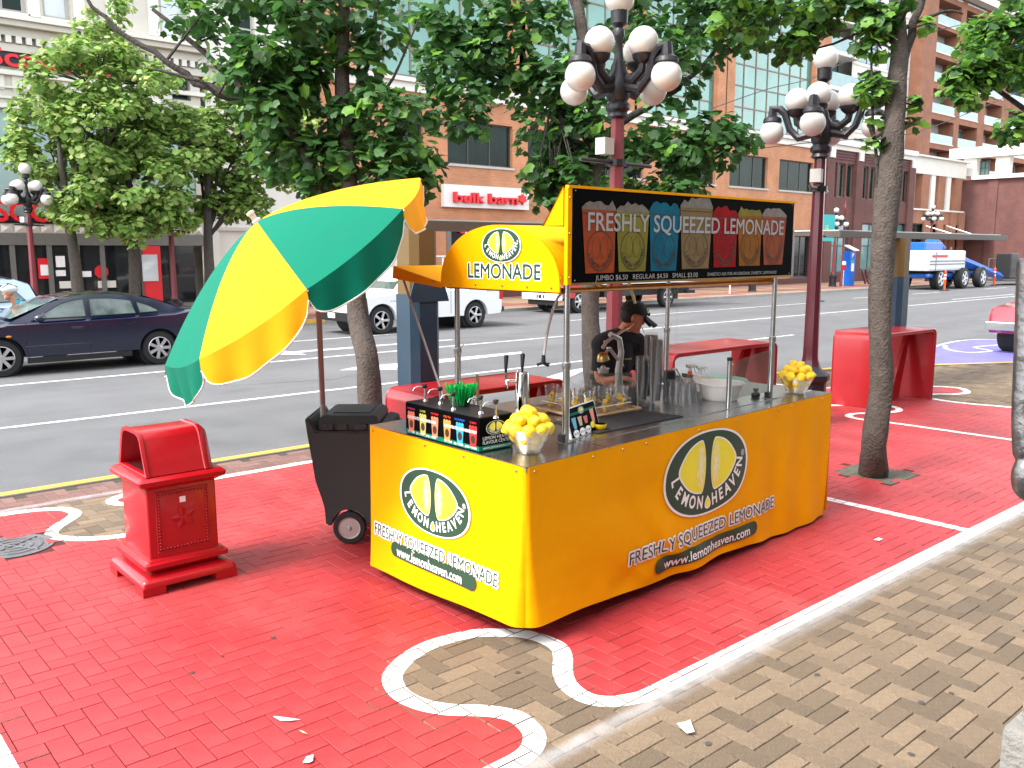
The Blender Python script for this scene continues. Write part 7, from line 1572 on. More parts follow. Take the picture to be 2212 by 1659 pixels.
# open bed
MB().bx(*(lambda a, b: (a.x, b.x, a.y, b.y, a.z, b.z))(PW(3.24, .10, 1.155), PW(4.98, 1.66, 1.19))).build('bed_liner', 'asph_dark', pbody)
MB().cbx(*(lambda a, b: (a.x, b.x, a.y, b.y, a.z, b.z))(PW(-.06, .02, .36), PW(.10, 1.74, .60)), .03).build('front_bumper', 'black_plastic', pbody); MB().cbx(*(lambda a, b: (a.x, b.x, a.y, b.y, a.z, b.z))(PW(-.04, .10, .56), PW(.03, 1.66, .70)), .02).build('bumper_top', 'car_white', pbody)
MB().bx(*(lambda a, b: (a.x, b.x, a.y, b.y, a.z, b.z))(PW(-.012, .45, .73), PW(.012, 1.3, .90))).build('grille', 'black_plastic', pbody); MB().bx(*(lambda a, b: (a.x, b.x, a.y, b.y, a.z, b.z))(PW(-.075, .7, .44), PW(-.061, 1.05, .57))).build('number_plate', 'paper', pbody)
for y0 in (.06, 1.42): MB().cbx(*(lambda a, b: (a.x, b.x, a.y, b.y, a.z, b.z))(PW(-.02, y0, .73), PW(.10, y0 + .3, .90)), .02).build('headlight', 'lightglass', pbody)
MB().cbx(*(lambda a, b: (a.x, b.x, a.y, b.y, a.z, b.z))(PW(4.92, -.008, .78), PW(5.06, .06, 1.06)), .012).build('tail_light', 'tail', pbody); MB().cbx(*(lambda a, b: (a.x, b.x, a.y, b.y, a.z, b.z))(PW(5.04, .1, .42), PW(5.20, 1.66, .56)), .02).build('rear_bumper', 'black_plastic', pbody)
words('badge', 'sign_red', pbody, 'SPORT', px0 + 4.45, px0 + 4.80, RZ + 1.04, .05, lambda x, y: (x, 19.545, y)); words('badge', 'steel', pbody, 'RANGER', px0 + 1.18, px0 + 1.40, RZ + .86, .035, lambda x, y: (x, 19.545, y))
for x in (1.75, 3.0, 4.6):
    for y in (.12, 1.64): MB().cyl(PW(x, y, 1.15 if x > 3.1 else 1.62), PW(x, y, 2.0), .022, n=6).build('rack_post', 'car_white', pk)
for y in (.12, 1.64): MB().cyl(PW(1.0, y, 2.0), PW(5.1, y, 2.0), .024, n=6).build('rack_rail', 'alu', pk)
for x in (1.0, 2.4, 3.8, 5.05): MB().cyl(PW(x, .12, 2.0), PW(x, 1.64, 2.0), .02, n=6).build('rack_bar', 'alu', pk)
MB().ball(PW(1.62, -.10, 1.2), .10, 10, 8, sx=.7, sy=1, sz=1).build('mirror', 'black_plastic', pk, smooth=60)
# ---- red cab box truck
tx0 = 21.35; ty = 22.0 - .25
tk = thing('box_truck', 'red cab delivery truck with white box parked beyond the stand', 'truck', (24.5, ty + 1, RZ)); TW = lambda x, y, z: Vector((tx0 + x, ty + y, RZ + z))
def tb2(name, mt, a, b, bev=.03, par=None): A, B = TW(*a), TW(*b); return MB().cbx(A.x, B.x, A.y, B.y, A.z, B.z, bev).build(name, mt, par or tk)
bm = bmesh.new(); prof = [(0.0, .75), (.02, 1.20), (.34, 2.15), (.5, 2.25), (1.75, 2.25), (1.8, .85), (1.55, .85)] + [(1.42 - .46 * math.cos(math.pi * j / 10) * -1 - .0, .42 + .46 * math.sin(math.pi * j / 10)) for j in range(0)] + [(1.30, .62), (1.25, .80), (1.05, .92), (.80, .90), (.62, .72), (.58, .55), (.02, .55)]
m = MB(); m.rings([[TW(x + .03 * (k in (0, 3)), y, z - .02 * (k in (0, 3))) for x, z in prof] for k, y in enumerate((0, .06, 1.89, 1.95))]); cab = m.build('cab', 'truck_red', tk, smooth=35)
A = [TW(.02, .15, 1.25), TW(.33, .15, 2.12), TW(.33, 1.8, 2.12), TW(.02, 1.8, 1.25)]; MB().add([p + Vector((-.03, 0, 0)) for p in A], [(0, 1, 2, 3)]).build('windscreen', 'glass', cab); MB().add([TW(.40, -.006, 1.30), TW(1.35, -.006, 1.30), TW(1.35, -.006, 2.08), TW(.62, -.006, 2.08)], [(0, 1, 2, 3)]).build('side_window', 'glass', cab)
tb2('grille', 'black_plastic', (-.03, .42, .80), (.0, 1.53, 1.10), .01, cab); tb2('bumper', 'car_white', (-.12, .0, .46), (.02, 1.95, .70), .02, cab); tb2('under_bumper', 'black_plastic', (-.05, .3, .28), (.1, 1.7, .455), .02, cab)
for i, y in enumerate((.78, .92, 1.10)): tb2('bumper_slot', 'black_plastic', (-.126, y, .52), (-.118, y + (.07 if i != 1 else .14), .64), .001, cab)
for y in (.06, 1.56): tb2('headlight', 'lightglass', (-.045, y, .82), (.02, y + .33, 1.08), .03, cab)
words('badge', 'steel', cab, 'FUSO', -(ty + 1.25), -(ty + .70), RZ + 1.15, .07, lambda x, y: (tx0 - .012, -x, y)); MB().add([TW(-.034, .97, .99), TW(-.034, 1.02, .92), TW(-.034, .97, .86), TW(-.034, .92, .92)], [(0, 1, 2, 3)]).build('emblem', 'tail', cab)
tb2('step', 'black_plastic', (.62, .05, .40), (1.28, 1.9, .70), .03); tb2('chassis', 'asph_dark', (1.7, .25, .50), (7.3, 1.7, .88), .02); tb2('box', 'car_white', (2.0, -.05, .95), (7.4, 2.05, 3.3), .02); tb2('skirt', 'black_plastic', (2.1, .0, .52), (3.6, .1, .94), .02); tb2('mud_flap', 'black_plastic', (6.3, .05, .30), (6.36, .6, .94), .005); tb2('tail_frame', 'asph_dark', (7.0, .1, .5), (7.5, 1.9, .62), .01)
for xw in (.92, 5.75):
    for sg, y in ((-1, .05), (1, 1.9)): wheel(tk, tx0 + xw, ty + y, RZ + .40, .40, .24, sg, 6)
for i in range(9): tb2('marker_stud', 'frame_grey', (2.3 + i * .55, -.056, 1.0), (2.36 + i * .55, -.05, 1.05), .001)
# ---- red four-by-four at the right edge
rp = atZ(2176, 757, RZ); rx0 = rp.x - .78
low = [(.0, .5), (.0, .78), (.12, .98), (1.25, 1.06), (1.3, 1.08), (4.2, 1.10), (4.3, .95), (4.3, .5)]; gr = [(1.25, 1.05), (1.75, 1.60), (2.0, 1.70), (4.1, 1.72), (4.25, 1.1), (4.25, 1.06)]
red, rbody, RW = vehicle('off_roader', 'red off-road vehicle cut off by the right edge', 'car', rx0, rp.y - 1.55, RZ, 4.32, 1.7, [.78, 3.4], .37, low, .38, gr, 1.08, [('front', ((1.3, 1.1), (1.95, 1.65))), ('side', [(1.7, 1.12), (2.05, 1.6), (2.8, 1.62), (2.8, 1.12)]), ('side', [(2.9, 1.12), (2.9, 1.62), (4.05, 1.62), (4.15, 1.14)])], 'car_red', spokes=6, tumble=.2, handles=((2.6, .95),))
def rb2(name, mt, a, b, bev=.02): A, B = RW(*a), RW(*b); return MB().cbx(A.x, B.x, A.y, B.y, A.z, B.z, bev).build(name, mt, rbody)
rb2('bumper', 'chrome', (-.12, -.02, .50), (.08, 1.72, .68)); rb2('indicator', 'amber', (-.126, .18, .55), (-.118, .45, .63), .001); rb2('headlight', 'lightglass', (-.03, .12, .74), (.03, .45, .92)); rb2('headlight_frame', 'chrome', (-.02, .02, .71), (.0, .55, .95), .005); rb2('grille', 'chrome', (-.03, .58, .74), (.0, 1.12, .92), .01); rb2('side_lamp', 'amber', (-.02, -.012, .76), (.10, .09, .93), .01); rb2('mirror', 'steel', (1.30, -.20, 1.12), (1.42, .0, 1.27), .03)
for i in range(3): rb2('grille_bar', 'black_plastic', (-.035, .6, .77 + i * .05), (-.031, 1.1, .79 + i * .05), .001)
# ---- boom lift on the far lane
LX, LY = 51.6, 21.6
bl = thing('boom_lift', 'blue and white boom lift parked on the far side of the road', 'boom lift', (LX + 2, LY + 1.1, RZ)); LW = lambda x, y, z: Vector((LX + x, LY + y, RZ + z))
def lbx(name, mt, a, b, bev=.05): A, B = LW(*a), LW(*b); return MB().cbx(A.x, B.x, A.y, B.y, A.z, B.z, bev).build(name, mt, bl)
def dpx(px, py, Y=22.2): p = atY(px, py, Y); return p.x - LX, p.z - RZ
xa, za = dpx(1982, 541); xb, zb_ = dpx(2058, 583)
lbx('turret', 'lift_white', (xa, -.1, zb_), (xb, 2.2, za), .12)
for t in (.30, .45): lbx('turret_groove', 'frame_grey', (xa + .02, -.115, zb_ + (za - zb_) * t), (xb - .02, -.101, zb_ + (za - zb_) * t + .06), .01)
lbx('turret_stripe', 'tail', (xa + .3, -.112, za - .38), (xa + 2.2, -.101, za - .25), .005); lbx('turret_split', 'frame_grey', (xa + .75, -.113, zb_ + .05), (xa + .82, -.101, za - .05), .002)
lbx('chassis', 'lift_blue', (xa + .5, .2, .65), (xb - .4, 2.0, zb_ - .15), .1); lbx('turntable', 'frame_dark', (xa + 1.2, .4, zb_ - .148), (xb - 1.0, 1.8, zb_ - .01), .02); lbx('axle', 'lift_blue', (xb - .8, .3, .5), (xb + 2.2, 1.9, .95), .08)
for px, yy in ((2010, .0), (2050, -.3), (2090, -.3), (1998, 2.0), (2088, 2.0)): x = dpx(px, 600)[0]; wheel(bl, LX + x, LY + yy, RZ + .60, .60, .42, -1 if yy < 1 else 1, 5, rim='lift_white')
xc, zc_ = dpx(1992, 523); xc2 = dpx(2030, 523)[0]; lbx('counter_box', 'lift_blue', (xc, .4, za + .005), (xc2, 1.6, zc_), .06)
MB().tube([LW(xc2 - .1, 1.0, za + .55), LW(xc2 + 1.3, 1.0, za + .15)], [.40, .25], 4).build('boom_knuckle', 'lift_blue', bl)
p1 = dpx(2056, 560); p2 = dpx(2150, 597); MB().tube([LW(p1[0], .4, p1[1]), LW(p2[0] - .3, .2, p2[1])], [.36, .24], 4).build('boom', 'lift_blue', bl); MB().tube([LW(p1[0] + .5, .4, p1[1] - .35), LW(p2[0] - .1, .2, p2[1] - .18)], [.10, .08], 6).build('cylinder', 'steel', bl)
p3 = dpx(2158, 590); lbx('platform_floor', 'frame_dark', (p3[0] - .3, -.6, .25), (p3[0] + 3.2, 1.2, .40), .02); lbx('control_box', 'black_plastic', (p3[0] - .1, -.1, .41), (p3[0] + 1.1, .8, 2.0), .06)
for x in (0, 1.05, 2.1, 3.1):
    for y in (-.58, 1.18): MB().cyl(LW(p3[0] - .2 + x * 1.05, y, .40), LW(p3[0] - .2 + x * 1.05, y, 1.65), .03, n=6).build('rail_post', 'frame_grey', bl)
for y in (-.58, 1.18):
    for z in (1.0, 1.65): MB().cyl(LW(p3[0] - .2, y, z), LW(p3[0] + 3.1, y, z), .03, n=6).build('rail', 'frame_grey', bl)
# ================================================================== PEOPLE
def remesh(o, v=.012):
    md = o.modifiers.new('remesh', 'REMESH'); md.mode = 'VOXEL'; md.voxel_size = v; md.use_smooth_shade = True
    sm_ = o.modifiers.new('smooth', 'SMOOTH'); sm_.factor = .5; sm_.iterations = 4
    return o
def limb(m, pts, rs, n=12): m.tube(catmull([Vector(p) for p in pts], 4), [rs[min(int(i / 4), len(rs) - 2)] + (rs[min(int(i / 4), len(rs) - 2) + 1] - rs[min(int(i / 4), len(rs) - 2)]) * ((i / 4) - min(int(i / 4), len(rs) - 2)) for i in range(4 * (len(pts) - 1) + 1)], n); return m
def head(m, c, f, s=1.0, tilt=0.0):
    """skull, jaw, nose, ear, neck side; f = facing direction"""
    f = Vector(f).normalized(); r = f.cross(Vector((0, 0, 1))).normalized(); u = r.cross(f)
    rot = Matrix((r, f, u)).transposed(); c = Vector(c)
    m.ball(c + u * .02 * s, .098 * s, 18, 14, sx=.80, sy=.98, sz=1.08, rot=rot); m.ball(c + f * .035 * s - u * .065 * s, .068 * s, 14, 10, sx=.82, sy=.92, sz=.95, rot=rot); m.ball(c + f * .070 * s - u * .100 * s, .028 * s, 10, 8, rot=rot)
    m.tube([c + f * .085 * s + u * .012 * s, c + f * .110 * s - u * .028 * s, c + f * .085 * s - u * .040 * s], [.010 * s, .015 * s, .012 * s], 8)
    m.ball(c + f * .088 * s - u * .066 * s, .016 * s, 10, 6, sx=1.4, sz=.45, rot=rot)
    for sg in (-1, 1): m.ball(c + r * sg * .080 * s - f * .008 * s - u * .005 * s, .030 * s, 10, 8, sx=.35, sy=.8, sz=1.15, rot=rot)
    return f, r, u
def hand(m, p, d, n, s=1.0):
    d = Vector(d).normalized(); n = Vector(n).normalized(); w = d.cross(n).normalized(); p = Vector(p)
    m.ball(p + d * .045, .042 * s, 10, 8, sx=1, sy=1, sz=1, rot=Matrix((w, d, n)).transposed() @ Matrix.Diagonal((.95, 1.15, .42)))
    for i, (o_, l) in enumerate(((-.030, .066), (-.010, .075), (.010, .072), (.030, .056))): a = p + d * .085 + w * o_; m.tube([a, a + d * l * .5 - n * .006, a + d * l * .85 - n * .026], [.0095, .009, .007], 6)
    a = p + d * .025 - w * .036; m.tube([a, a - w * .03 + d * .03 - n * .01, a - w * .03 + d * .065 - n * .02], [.011, .010, .008], 6)
# ---- the vendor
hc = atY(1366, 685, 4.95); B = Vector((hc.x - .10, hc.y + .14, 0)); fd = Vector((.80, -.52, -.26)).normalized(); bf = Vector((-.30, -.95, 0)).normalized(); br = bf.cross(Vector((0, 0, 1)))
ven = thing('person', 'vendor in black cap and black T-shirt looking down behind the counter', 'person', B)
nb = Vector((hc.x - .075, hc.y + .055, hc.z - .165)); ch = nb + Vector((-.02, .05, -.20)); pv_ = Vector((B.x, B.y, .95))
shl = nb + br * .165 + Vector((0, .02, -.065)); shr = nb - br * .165 + Vector((0, .02, -.065))
m = MB(); f, r, u = head(m, hc, fd, 1.02)
m.tube([hc - Vector(f) * .02 - Vector((0, 0, .05)), nb + Vector((0, 0, .02)), nb - Vector((0, 0, .08))], [.055, .058, .075], 12)
limb(m, [nb - Vector((0, 0, .05)), ch, pv_ + Vector((0, 0, .12)), pv_ - Vector((0, 0, .08))], [.09, .145, .13, .14]); limb(m, [shl, nb, shr], [.045, .065, .045])
eL = shl + Vector((-.05, -.02, -.28)); eR = shr + Vector((.05, -.02, -.28)); wL = eL + Vector((.04, -.22, .03)); wR = eR + Vector((-.02, -.22, .03))
limb(m, [shl, eL, wL], [.044, .040, .029]); limb(m, [shr, eR, wR], [.044, .040, .029]); hand(m, wL, (.6, -.75, -.2), (0, -.3, 1)); hand(m, wR, (.7, -.6, .1), (0, -.3, 1))
for s in (-1, 1): q = pv_ + br * s * .09; limb(m, [q, q + Vector((0, -.01, -.45)), Vector((q.x, q.y, .08))], [.085, .06, .045]); m.ball(Vector((q.x, q.y, .05)) + bf * .06, .06, 10, 8, sx=.8, sy=1.0, sz=.7)
remesh(m.build('body', 'skin_dark', ven), .010)
m = MB(); limb(m, [nb - Vector((0, 0, .035)), ch, pv_ + Vector((0, 0, .10)), pv_ - Vector((0, 0, .04))], [.10, .170, .155, .165]); limb(m, [shl, nb - Vector((0, 0, .03)), shr], [.085, .088, .085]); limb(m, [shl + Vector((0, 0, .012)), shl.lerp(eL, .55), shl.lerp(eL, .78)], [.085, .078, .078]); limb(m, [shr + Vector((0, 0, .012)), shr.lerp(eR, .55), shr.lerp(eR, .78)], [.085, .078, .078])
m.ball(shl, .098, 12, 8); m.ball(shr, .098, 12, 8); limb(m, [shl + Vector((0, 0, .02)), nb + Vector((0, 0, .0)), shr + Vector((0, 0, .02))], [.085, .080, .085]); m.ball(ch + br * .07, .12, 12, 8); m.ball(ch - br * .07, .12, 12, 8); remesh(m.build('t_shirt', 'shirt', ven), .010)
words('shirt_print', 'lemon_pulp', ven, 'Lemon Heaven', -.075, .075, 0, .016, lambda x, y: ch + br * (x + .02) + bf * .182 + Vector((0, 0, .03 + y)))
m = MB()
for s in (-1, 1): q = pv_ + br * s * .09; limb(m, [q + Vector((0, 0, .06)), q + Vector((0, -.01, -.45)), Vector((q.x, q.y, .10))], [.105, .080, .07])
limb(m, [pv_ + Vector((0, 0, .05)) + br * .1, pv_ + Vector((0, 0, .05)) - br * .1], [.11, .11]); remesh(m.build('trousers', 'shirt', ven), .014)
f, r, u = Vector(f), Vector(r), Vector(u); rot = Matrix((r, f, u)).transposed()
m = MB(); m.ball(hc - f * .022 + u * .012, .098, 14, 10, sx=.85, sy=.86, sz=.92, rot=rot); m.build('hair', 'hair', ven, smooth=80)
m = MB(); rs = []
for i in range(9):
    t = i / 8; rs.append([hc + u * (.032 + .112 * math.sin(t * math.pi / 2)) + r * (.094 * math.cos(t * math.pi / 2) ** .6 * math.cos(2 * math.pi * j / 20) + 0) + f * (.116 * max(.02, math.cos(t * math.pi / 2)) ** .6 * math.sin(2 * math.pi * j / 20)) for j in range(20)])
m.rings(rs); cap = m.build('cap', 'cap', ven, smooth=70)
m = MB(); m.grid(lambda s, t: hc + u * (.050 - .055 * t - .035 * (2 * s - 1) ** 2) + r * ((2 * s - 1) * .082 * (1 - .25 * t)) + f * (.095 + .135 * t * math.sqrt(max(0, 1 - .55 * (2 * s - 1) ** 2))), 10, 6); m.grid(lambda s, t: hc + u * (.046 - .055 * t - .035 * (2 * s - 1) ** 2) + r * ((2 * s - 1) * .082 * (1 - .25 * t)) + f * (.095 + .135 * t * math.sqrt(max(0, 1 - .55 * (2 * s - 1) ** 2))), 10, 6); m.build('peak', 'cap', cap, smooth=70)
MB().fan([hc + f * .118 + u * (.085 + .018 * math.sin(t)) + r * .022 * math.cos(t) for t in [2 * math.pi * j / 12 for j in range(12)]]).build('cap_badge', 'lemon_print', cap)
m = MB()
for s in (-1, 1): m.ball(hc + f * .125 + u * .058 + r * s * .032, .024, 10, 8, sx=1, sy=.35, sz=.7, rot=rot)
m.tube([hc + f * .128 + u * .06 - r * .012, hc + f * .128 + u * .06 + r * .012], .005, 6); struct(m.build('sunglasses', 'black_plastic', cap, smooth=60), 'stuff')
tag(MB().cyl(hc + f * .108 - u * .065, atY(1402, 742, 4.75), .004, n=6).build('drinking_straw', 'trim_cream', o=tuple(hc)), 'pale straw between the vendor and the cup stack', 'straw')
# ---- cyclist
Yc = 19.25; c_ = lambda px, py: atY(px, py, Yc)
cyc = thing('person', 'cyclist in black jersey and white helmet leaning forward', 'person', Vector((c_(30, 700).x, Yc, RZ)))
hh = c_(19, 632); m = MB(); head(m, hh, (-.97, -.1, -.12), 1.05); sh = c_(40, 660); hp = c_(95, 715); m.tube([hh + Vector((.02, 0, -.06)), sh + Vector((-.02, 0, .0))], [.055, .07], 10)
limb(m, [sh, c_(58, 680), hp], [.12, .15, .15]); limb(m, [sh + Vector((0, -.17, -.02)), c_(22, 702) + Vector((0, -.2, 0)), c_(-6, 728) + Vector((0, -.2, 0))], [.06, .045, .032]); limb(m, [sh + Vector((0, .17, -.02)), c_(22, 702) + Vector((0, .2, 0)), c_(-6, 728) + Vector((0, .2, 0))], [.06, .045, .032])
for s in (-1, 1): hand(m, c_(-6, 728) + Vector((0, .2 * s, 0)), (-1, 0, -.3), (0, 0, 1))
for s, kz in ((-1, .62), (1, .85)): limb(m, [hp + Vector((0, .09 * s, -.05)), hp + Vector((-.38, .1 * s, -.35)), Vector((hp.x - .15, Yc + .1 * s, RZ + kz - .42))], [.10, .07, .05])
remesh(m.build('body', 'skin', cyc), .014)
m = MB(); limb(m, [sh + Vector((.0, 0, .0)), c_(58, 680), hp], [.135, .17, .17]); 
for s in (-1, 1): limb(m, [sh + Vector((0, .15 * s, -.01)), sh + Vector((-.05, .19 * s, -.17)), sh + Vector((-.07, .20 * s, -.22))], [.085, .072, .07])
remesh(m.build('jersey', 'shirt', cyc), .014); MB().lathe([(.085, -.02), (.075, .03), (.066, .03), (.07, -.02)], 16, sh + Vector((-.01, 0, .08)), ax=(-.5, 0, 1), caps=False).build('collar', 'cyan', cyc, smooth=60)
m = MB()
for s, kz in ((-1, .62), (1, .85)): limb(m, [hp + Vector((0, .09 * s, -.03)), hp + Vector((-.25, .1 * s, -.25))], [.13, .10])
remesh(m.build('shorts', 'shirt', cyc), .014)
m = MB(); m.ball(hh + Vector((.015, 0, .07)), .135, 18, 12, sx=1.15, sy=.82, sz=.72); hel = m.build('helmet', 'sign_white', cyc, smooth=60)
for y in (-.06, 0, .06): MB().tube([hh + Vector((-.12, y, .10)), hh + Vector((.0, y * 1.1, .172)), hh + Vector((.14, y, .11))], .010, 6).build('helmet_vent', 'black_plastic', hel)
# ---- bicycle
bk = thing('bicycle', 'bicycle under the leaning cyclist', 'bicycle', Vector((hp.x - .35, Yc, RZ)))
wxa, wxb = hp.x - .85, hp.x + .17
for x in (wxa, wxb):
    MB().lathe([(.315, -.015), (.335, -.012), (.34, 0), (.335, .012), (.315, .015)], 32, (x, Yc, RZ + .342), ax=(0, 1, 0)).build('wheel', 'rubber', bk, smooth=50)
    for k in range(8): t = math.pi * k / 8; d = Vector((math.cos(t), 0, math.sin(t))) * .315; MB().cyl(Vector((x, Yc, RZ + .342)) - d, Vector((x, Yc, RZ + .342)) + d, .0025, n=4).build('spoke', 'steel', bk)
bbk = Vector((hp.x - .22, Yc, RZ + .30)); sd_ = Vector((hp.x - .02, Yc, hp.z - .12)); hd_ = Vector((wxa + .20, Yc, RZ + .92))
for a, b in ((bbk, sd_), (sd_ * .8 + bbk * .2, hd_), (bbk, hd_ - Vector((0, 0, .1))), (bbk, Vector((wxb, Yc, RZ + .342))), (sd_ * .8 + bbk * .2, Vector((wxb, Yc, RZ + .342))), (hd_, Vector((wxa, Yc, RZ + .342)))): MB().cyl(a, b, .016, n=8).build('tube', 'maroon', bk)
MB().cyl(hd_, hd_ + Vector((-.05, 0, .14)), .014, n=8).build('stem', 'black_plastic', bk); MB().tube([hd_ + Vector((-.05, -.24, .14)), hd_ + Vector((-.05, .24, .14))], .014, 8).build('handlebar', 'black_plastic', bk); MB().cbx(sd_.x - .12, sd_.x + .12, Yc - .06, Yc + .06, sd_.z - .03, sd_.z + .02, .02).build('saddle', 'black_plastic', bk)
# ---- far walker
fw_ = Vector((60.8, 28.6, 0)); wk = thing('person', 'grey haired walker in grey shirt and jeans on the far pavement', 'person', fw_)
m = MB(); head(m, fw_ + Vector((0, 0, 1.62)), (.9, .4, 0), 1.05); m.tube([fw_ + Vector((0, 0, 1.55)), fw_ + Vector((0, 0, 1.42))], [.055, .07], 8); limb(m, [fw_ + Vector((0, 0, 1.44)), fw_ + Vector((-.03, 0, 1.15)), fw_ + Vector((-.03, 0, .92))], [.12, .15, .14])
for s in (-1, 1):
    limb(m, [fw_ + Vector((.13 * s, -.12 * s, 1.38)), fw_ + Vector((.2 * s - .04, -.16 * s, 1.1)), fw_ + Vector((.18 * s + .06, -.16 * s, .85))], [.055, .045, .035]); hand(m, fw_ + Vector((.18 * s + .06, -.16 * s, .85)), (.1, 0, -1), (1, 0, 0)); limb(m, [fw_ + Vector((.07 * s, -.06 * s, .92)), fw_ + Vector((.16 * s + .05, 0, .5)), fw_ + Vector((.32 * s, 0, .08))], [.09, .07, .05]); m.ball(fw_ + Vector((.32 * s + .06, 0, .05)), .07, 8, 6, sx=1.4, sy=.7, sz=.7)
remesh(m.build('body', 'skin', wk), .02)
m = MB(); limb(m, [fw_ + Vector((0, 0, 1.45)), fw_ + Vector((-.03, 0, 1.15)), fw_ + Vector((-.03, 0, .88))], [.14, .18, .17])
for s in (-1, 1): limb(m, [fw_ + Vector((.13 * s, -.12 * s, 1.38)), fw_ + Vector((.19 * s - .03, -.15 * s, 1.16))], [.085, .07])
remesh(m.build('shirt', 'grey_cloth', wk), .02)
m = MB()
for s in (-1, 1): limb(m, [fw_ + Vector((.07 * s, -.06 * s, .93)), fw_ + Vector((.16 * s + .05, 0, .5)), fw_ + Vector((.31 * s, 0, .12))], [.11, .09, .075])
remesh(m.build('jeans', 'denim', wk), .02); MB().ball(fw_ + Vector((-.01, 0, 1.66)), .112, 12, 8, sx=.9, sy=.85, sz=.9).build('hair', 'sign_white', wk, smooth=70)

# ================================================================== SMALL STREET THINGS
for k, (px, py) in enumerate(((1768, 651), (1922, 640), (2040, 628), (2147, 618), (2201, 612))):
    p = atZ(px, py, RZ); d_ = thing('delineator_post', ('orange delineator post just right of the maroon lamp post', 'orange delineator post left of the blue shelter post', 'orange delineator post in front of the boom lift wheels', 'orange delineator post in front of the boom', 'orange delineator post at the right edge')[k], 'delineator', p, 'orange delineator posts on the road')
    MB().lathe([(.26, 0), (.26, .03), (.10, .05)], 8, p).build('foot', 'rubber', d_); MB().lathe([(.055, .05), (.055, .98), (.065, 1.0), (.05, 1.05), (.04, 1.12), (0, 1.14)], 12, p).build('post', 'orange', d_, smooth=40)
    for z in (.62, .80): MB().lathe([(.057, z), (.057, z + .10)], 12, p).build('reflective_band', 'sign_white', d_)
p = Vector((49.4, 26.4, 0)); ps_ = thing('pay_station', 'blue parking pay station with white P on the far pavement', 'pay station', p)
MB().cbx(p.x - .30, p.x + .30, p.y - .25, p.y + .2, .003, 2.0, .03).build('cabinet', 'pay_blue', ps_); MB().prism([(p.x - .32, p.y - .45, 2.02), (p.x + .32, p.y - .45, 2.02), (p.x + .32, p.y + .2, 2.32), (p.x - .32, p.y + .2, 2.32)], (0, 0, .05)).build('solar_roof', 'lift_white', ps_); MB().bx(p.x - .02, p.x + .02, p.y - .1, p.y + .05, 2.0, 2.2).build('roof_stem', 'pay_blue', ps_)
words('letter_p', 'print_white', ps_, 'P', p.x - .10, p.x + .10, 1.78, .24, lambda x, y: (x, p.y - .254, y), off=.02); MB().bx(p.x - .16, p.x + .16, p.y - .256, p.y - .251, .85, 1.50).build('notice', 'paper', ps_); MB().bx(p.x - .16, p.x + .16, p.y - .259, p.y - .257, 1.30, 1.50).build('notice_header', 'turquoise', ps_)
p = Vector((47.2, 25.5, 0)); me_ = thing('parking_meter', 'small red parking meter left of the pay station', 'parking meter', p); MB().cyl(p + Vector((0, 0, .003)), p + Vector((0, 0, .95)), .035, n=8).build('post', 'steel', me_); MB().cbx(p.x - .11, p.x + .11, p.y - .08, p.y + .08, .95, 1.25, .03).build('head', 'tail', me_); MB().lathe([(.10, 1.25), (.12, 1.34), (.08, 1.44), (0, 1.46)], 12, p).build('dome', 'lift_white', me_, smooth=50)
p = Vector((52.8, 26.9, 0)); rk2 = thing('bike_rack', 'dark red zigzag bicycle rack on the far pavement', 'bike rack', p)
MB().cyl(p + Vector((-1.0, 0, .9)), p + Vector((1.1, 0, .9)), .05, n=8).build('top_rail', 'maroon', rk2)
for a, b in ((-.9, -.3), (.3, -.3), (.3, .7), (1.0, .7), (-.45, .1)): MB().cyl(p + Vector((a, 0, .9)), p + Vector((b, 0, .01)), .045, n=8).build('strut', 'maroon', rk2)
p = atY(1820, 560, 26.0); p.z = 0; bn = thing('banner_pole', 'turquoise street banner on a thin red ornamental pole', 'banner', p)
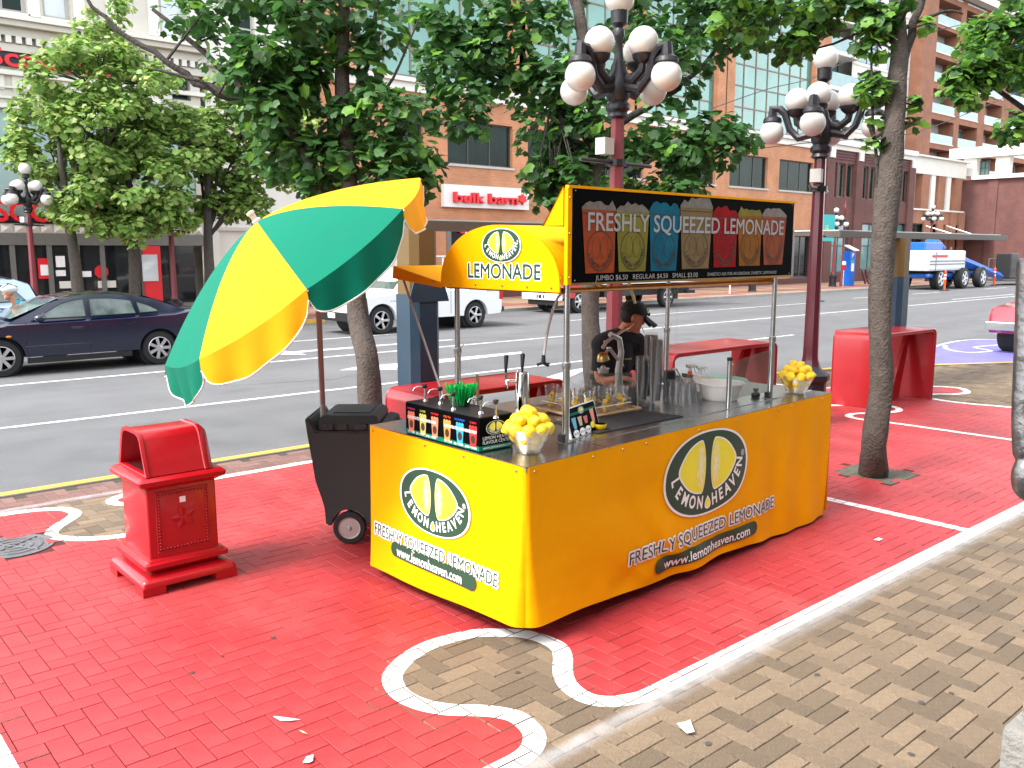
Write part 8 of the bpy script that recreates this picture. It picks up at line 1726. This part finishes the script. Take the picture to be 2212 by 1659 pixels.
zt_ = atY(1815, 420, 26.0).z; MB().lathe([(.10, 0.004), (.09, .5), (.06, .6), (.05, zt_ - .9), (.08, zt_ - .85), (.08, zt_ - .6), (.04, zt_ - .55), (.03, zt_ - .2), (.05, zt_ - .15), (0, zt_)], 8, p).build('pole', 'lamp_red', bn, smooth=40)
a, b = atY(1778, 463, 26.0), atY(1801, 521, 26.0); MB().bx(a.x, b.x, 25.98, 26.0, b.z, a.z).build('banner', 'turquoise', bn)
v_, f_ = glyphs('2021', .5, .02); mm = MB(); mm.add([(a.x + .45 + y * -.9, 25.975, (a.z + b.z) / 2 - .1 + x * .55) for x, y in v_], f_); mm.build('banner_lettering', 'lime', bn)
for px, py0, py1 in ((1576, 600, 640),): q = atY(px, 640, 25.0); q.z = 0; bp_ = thing('sign_pole', 'thin white sign pole on the far pavement under the menu board', 'pole', q); MB().cyl(q + Vector((0, 0, .003)), q + Vector((0, 0, 2.6)), .04, n=8).build('pole', 'sign_white', bp_); MB().bx(q.x - .22, q.x + .22, q.y - .05, q.y - .045, 2.0, 2.6).build('plate', 'sign_white', bp_)
# overhead wires
for pts, lab in (([(1474 + 200 / 3, 700 / 3), (1660, 192), (1765, 165), (1900, 100), (2212, 20)], 'thin dark overhead wire running past the maroon lamp'), ([(1605, 325), (1750, 308), (1830, 302), (1960, 290), (2090, 245), (2230, 185)], 'thin dark overhead wire crossing behind the bare trunk')):
    q = catmull([W_(x, y, 14 + i * 1.0) for i, (x, y) in enumerate(pts)], 5); tag(MB().tube(q, .008, 5).build('overhead_wire', 'black_plastic', o=tuple(q[0])), lab, 'wire')
# bronze figure on the plinth (only its shin and shoe enter the view)
st = thing('bronze_statue', 'dark bronze statue leg and shoe at the right edge', 'statue', W_(2225, 1000, 2.6))
D_ = 2.6; m = MB(); limb(m, [W_(2236, 560, D_), W_(2222, 800, D_), W_(2212, 900, D_), W_(2216, 985, D_)], [.05, .042, .034, .036]); m.ball(W_(2216, 1030, D_), .045, 16, 12, sx=.9, sy=.9, sz=1.55); m.ball(W_(2240, 1050, D_ + .05), .06, 14, 10, sx=1.2, sy=1.1, sz=.9); limb(m, [W_(2290, 1060, D_ + .1), W_(2240, 1060, D_ + .05)], [.07, .05]); remesh(m.build('figure', 'bronze', st), .008)
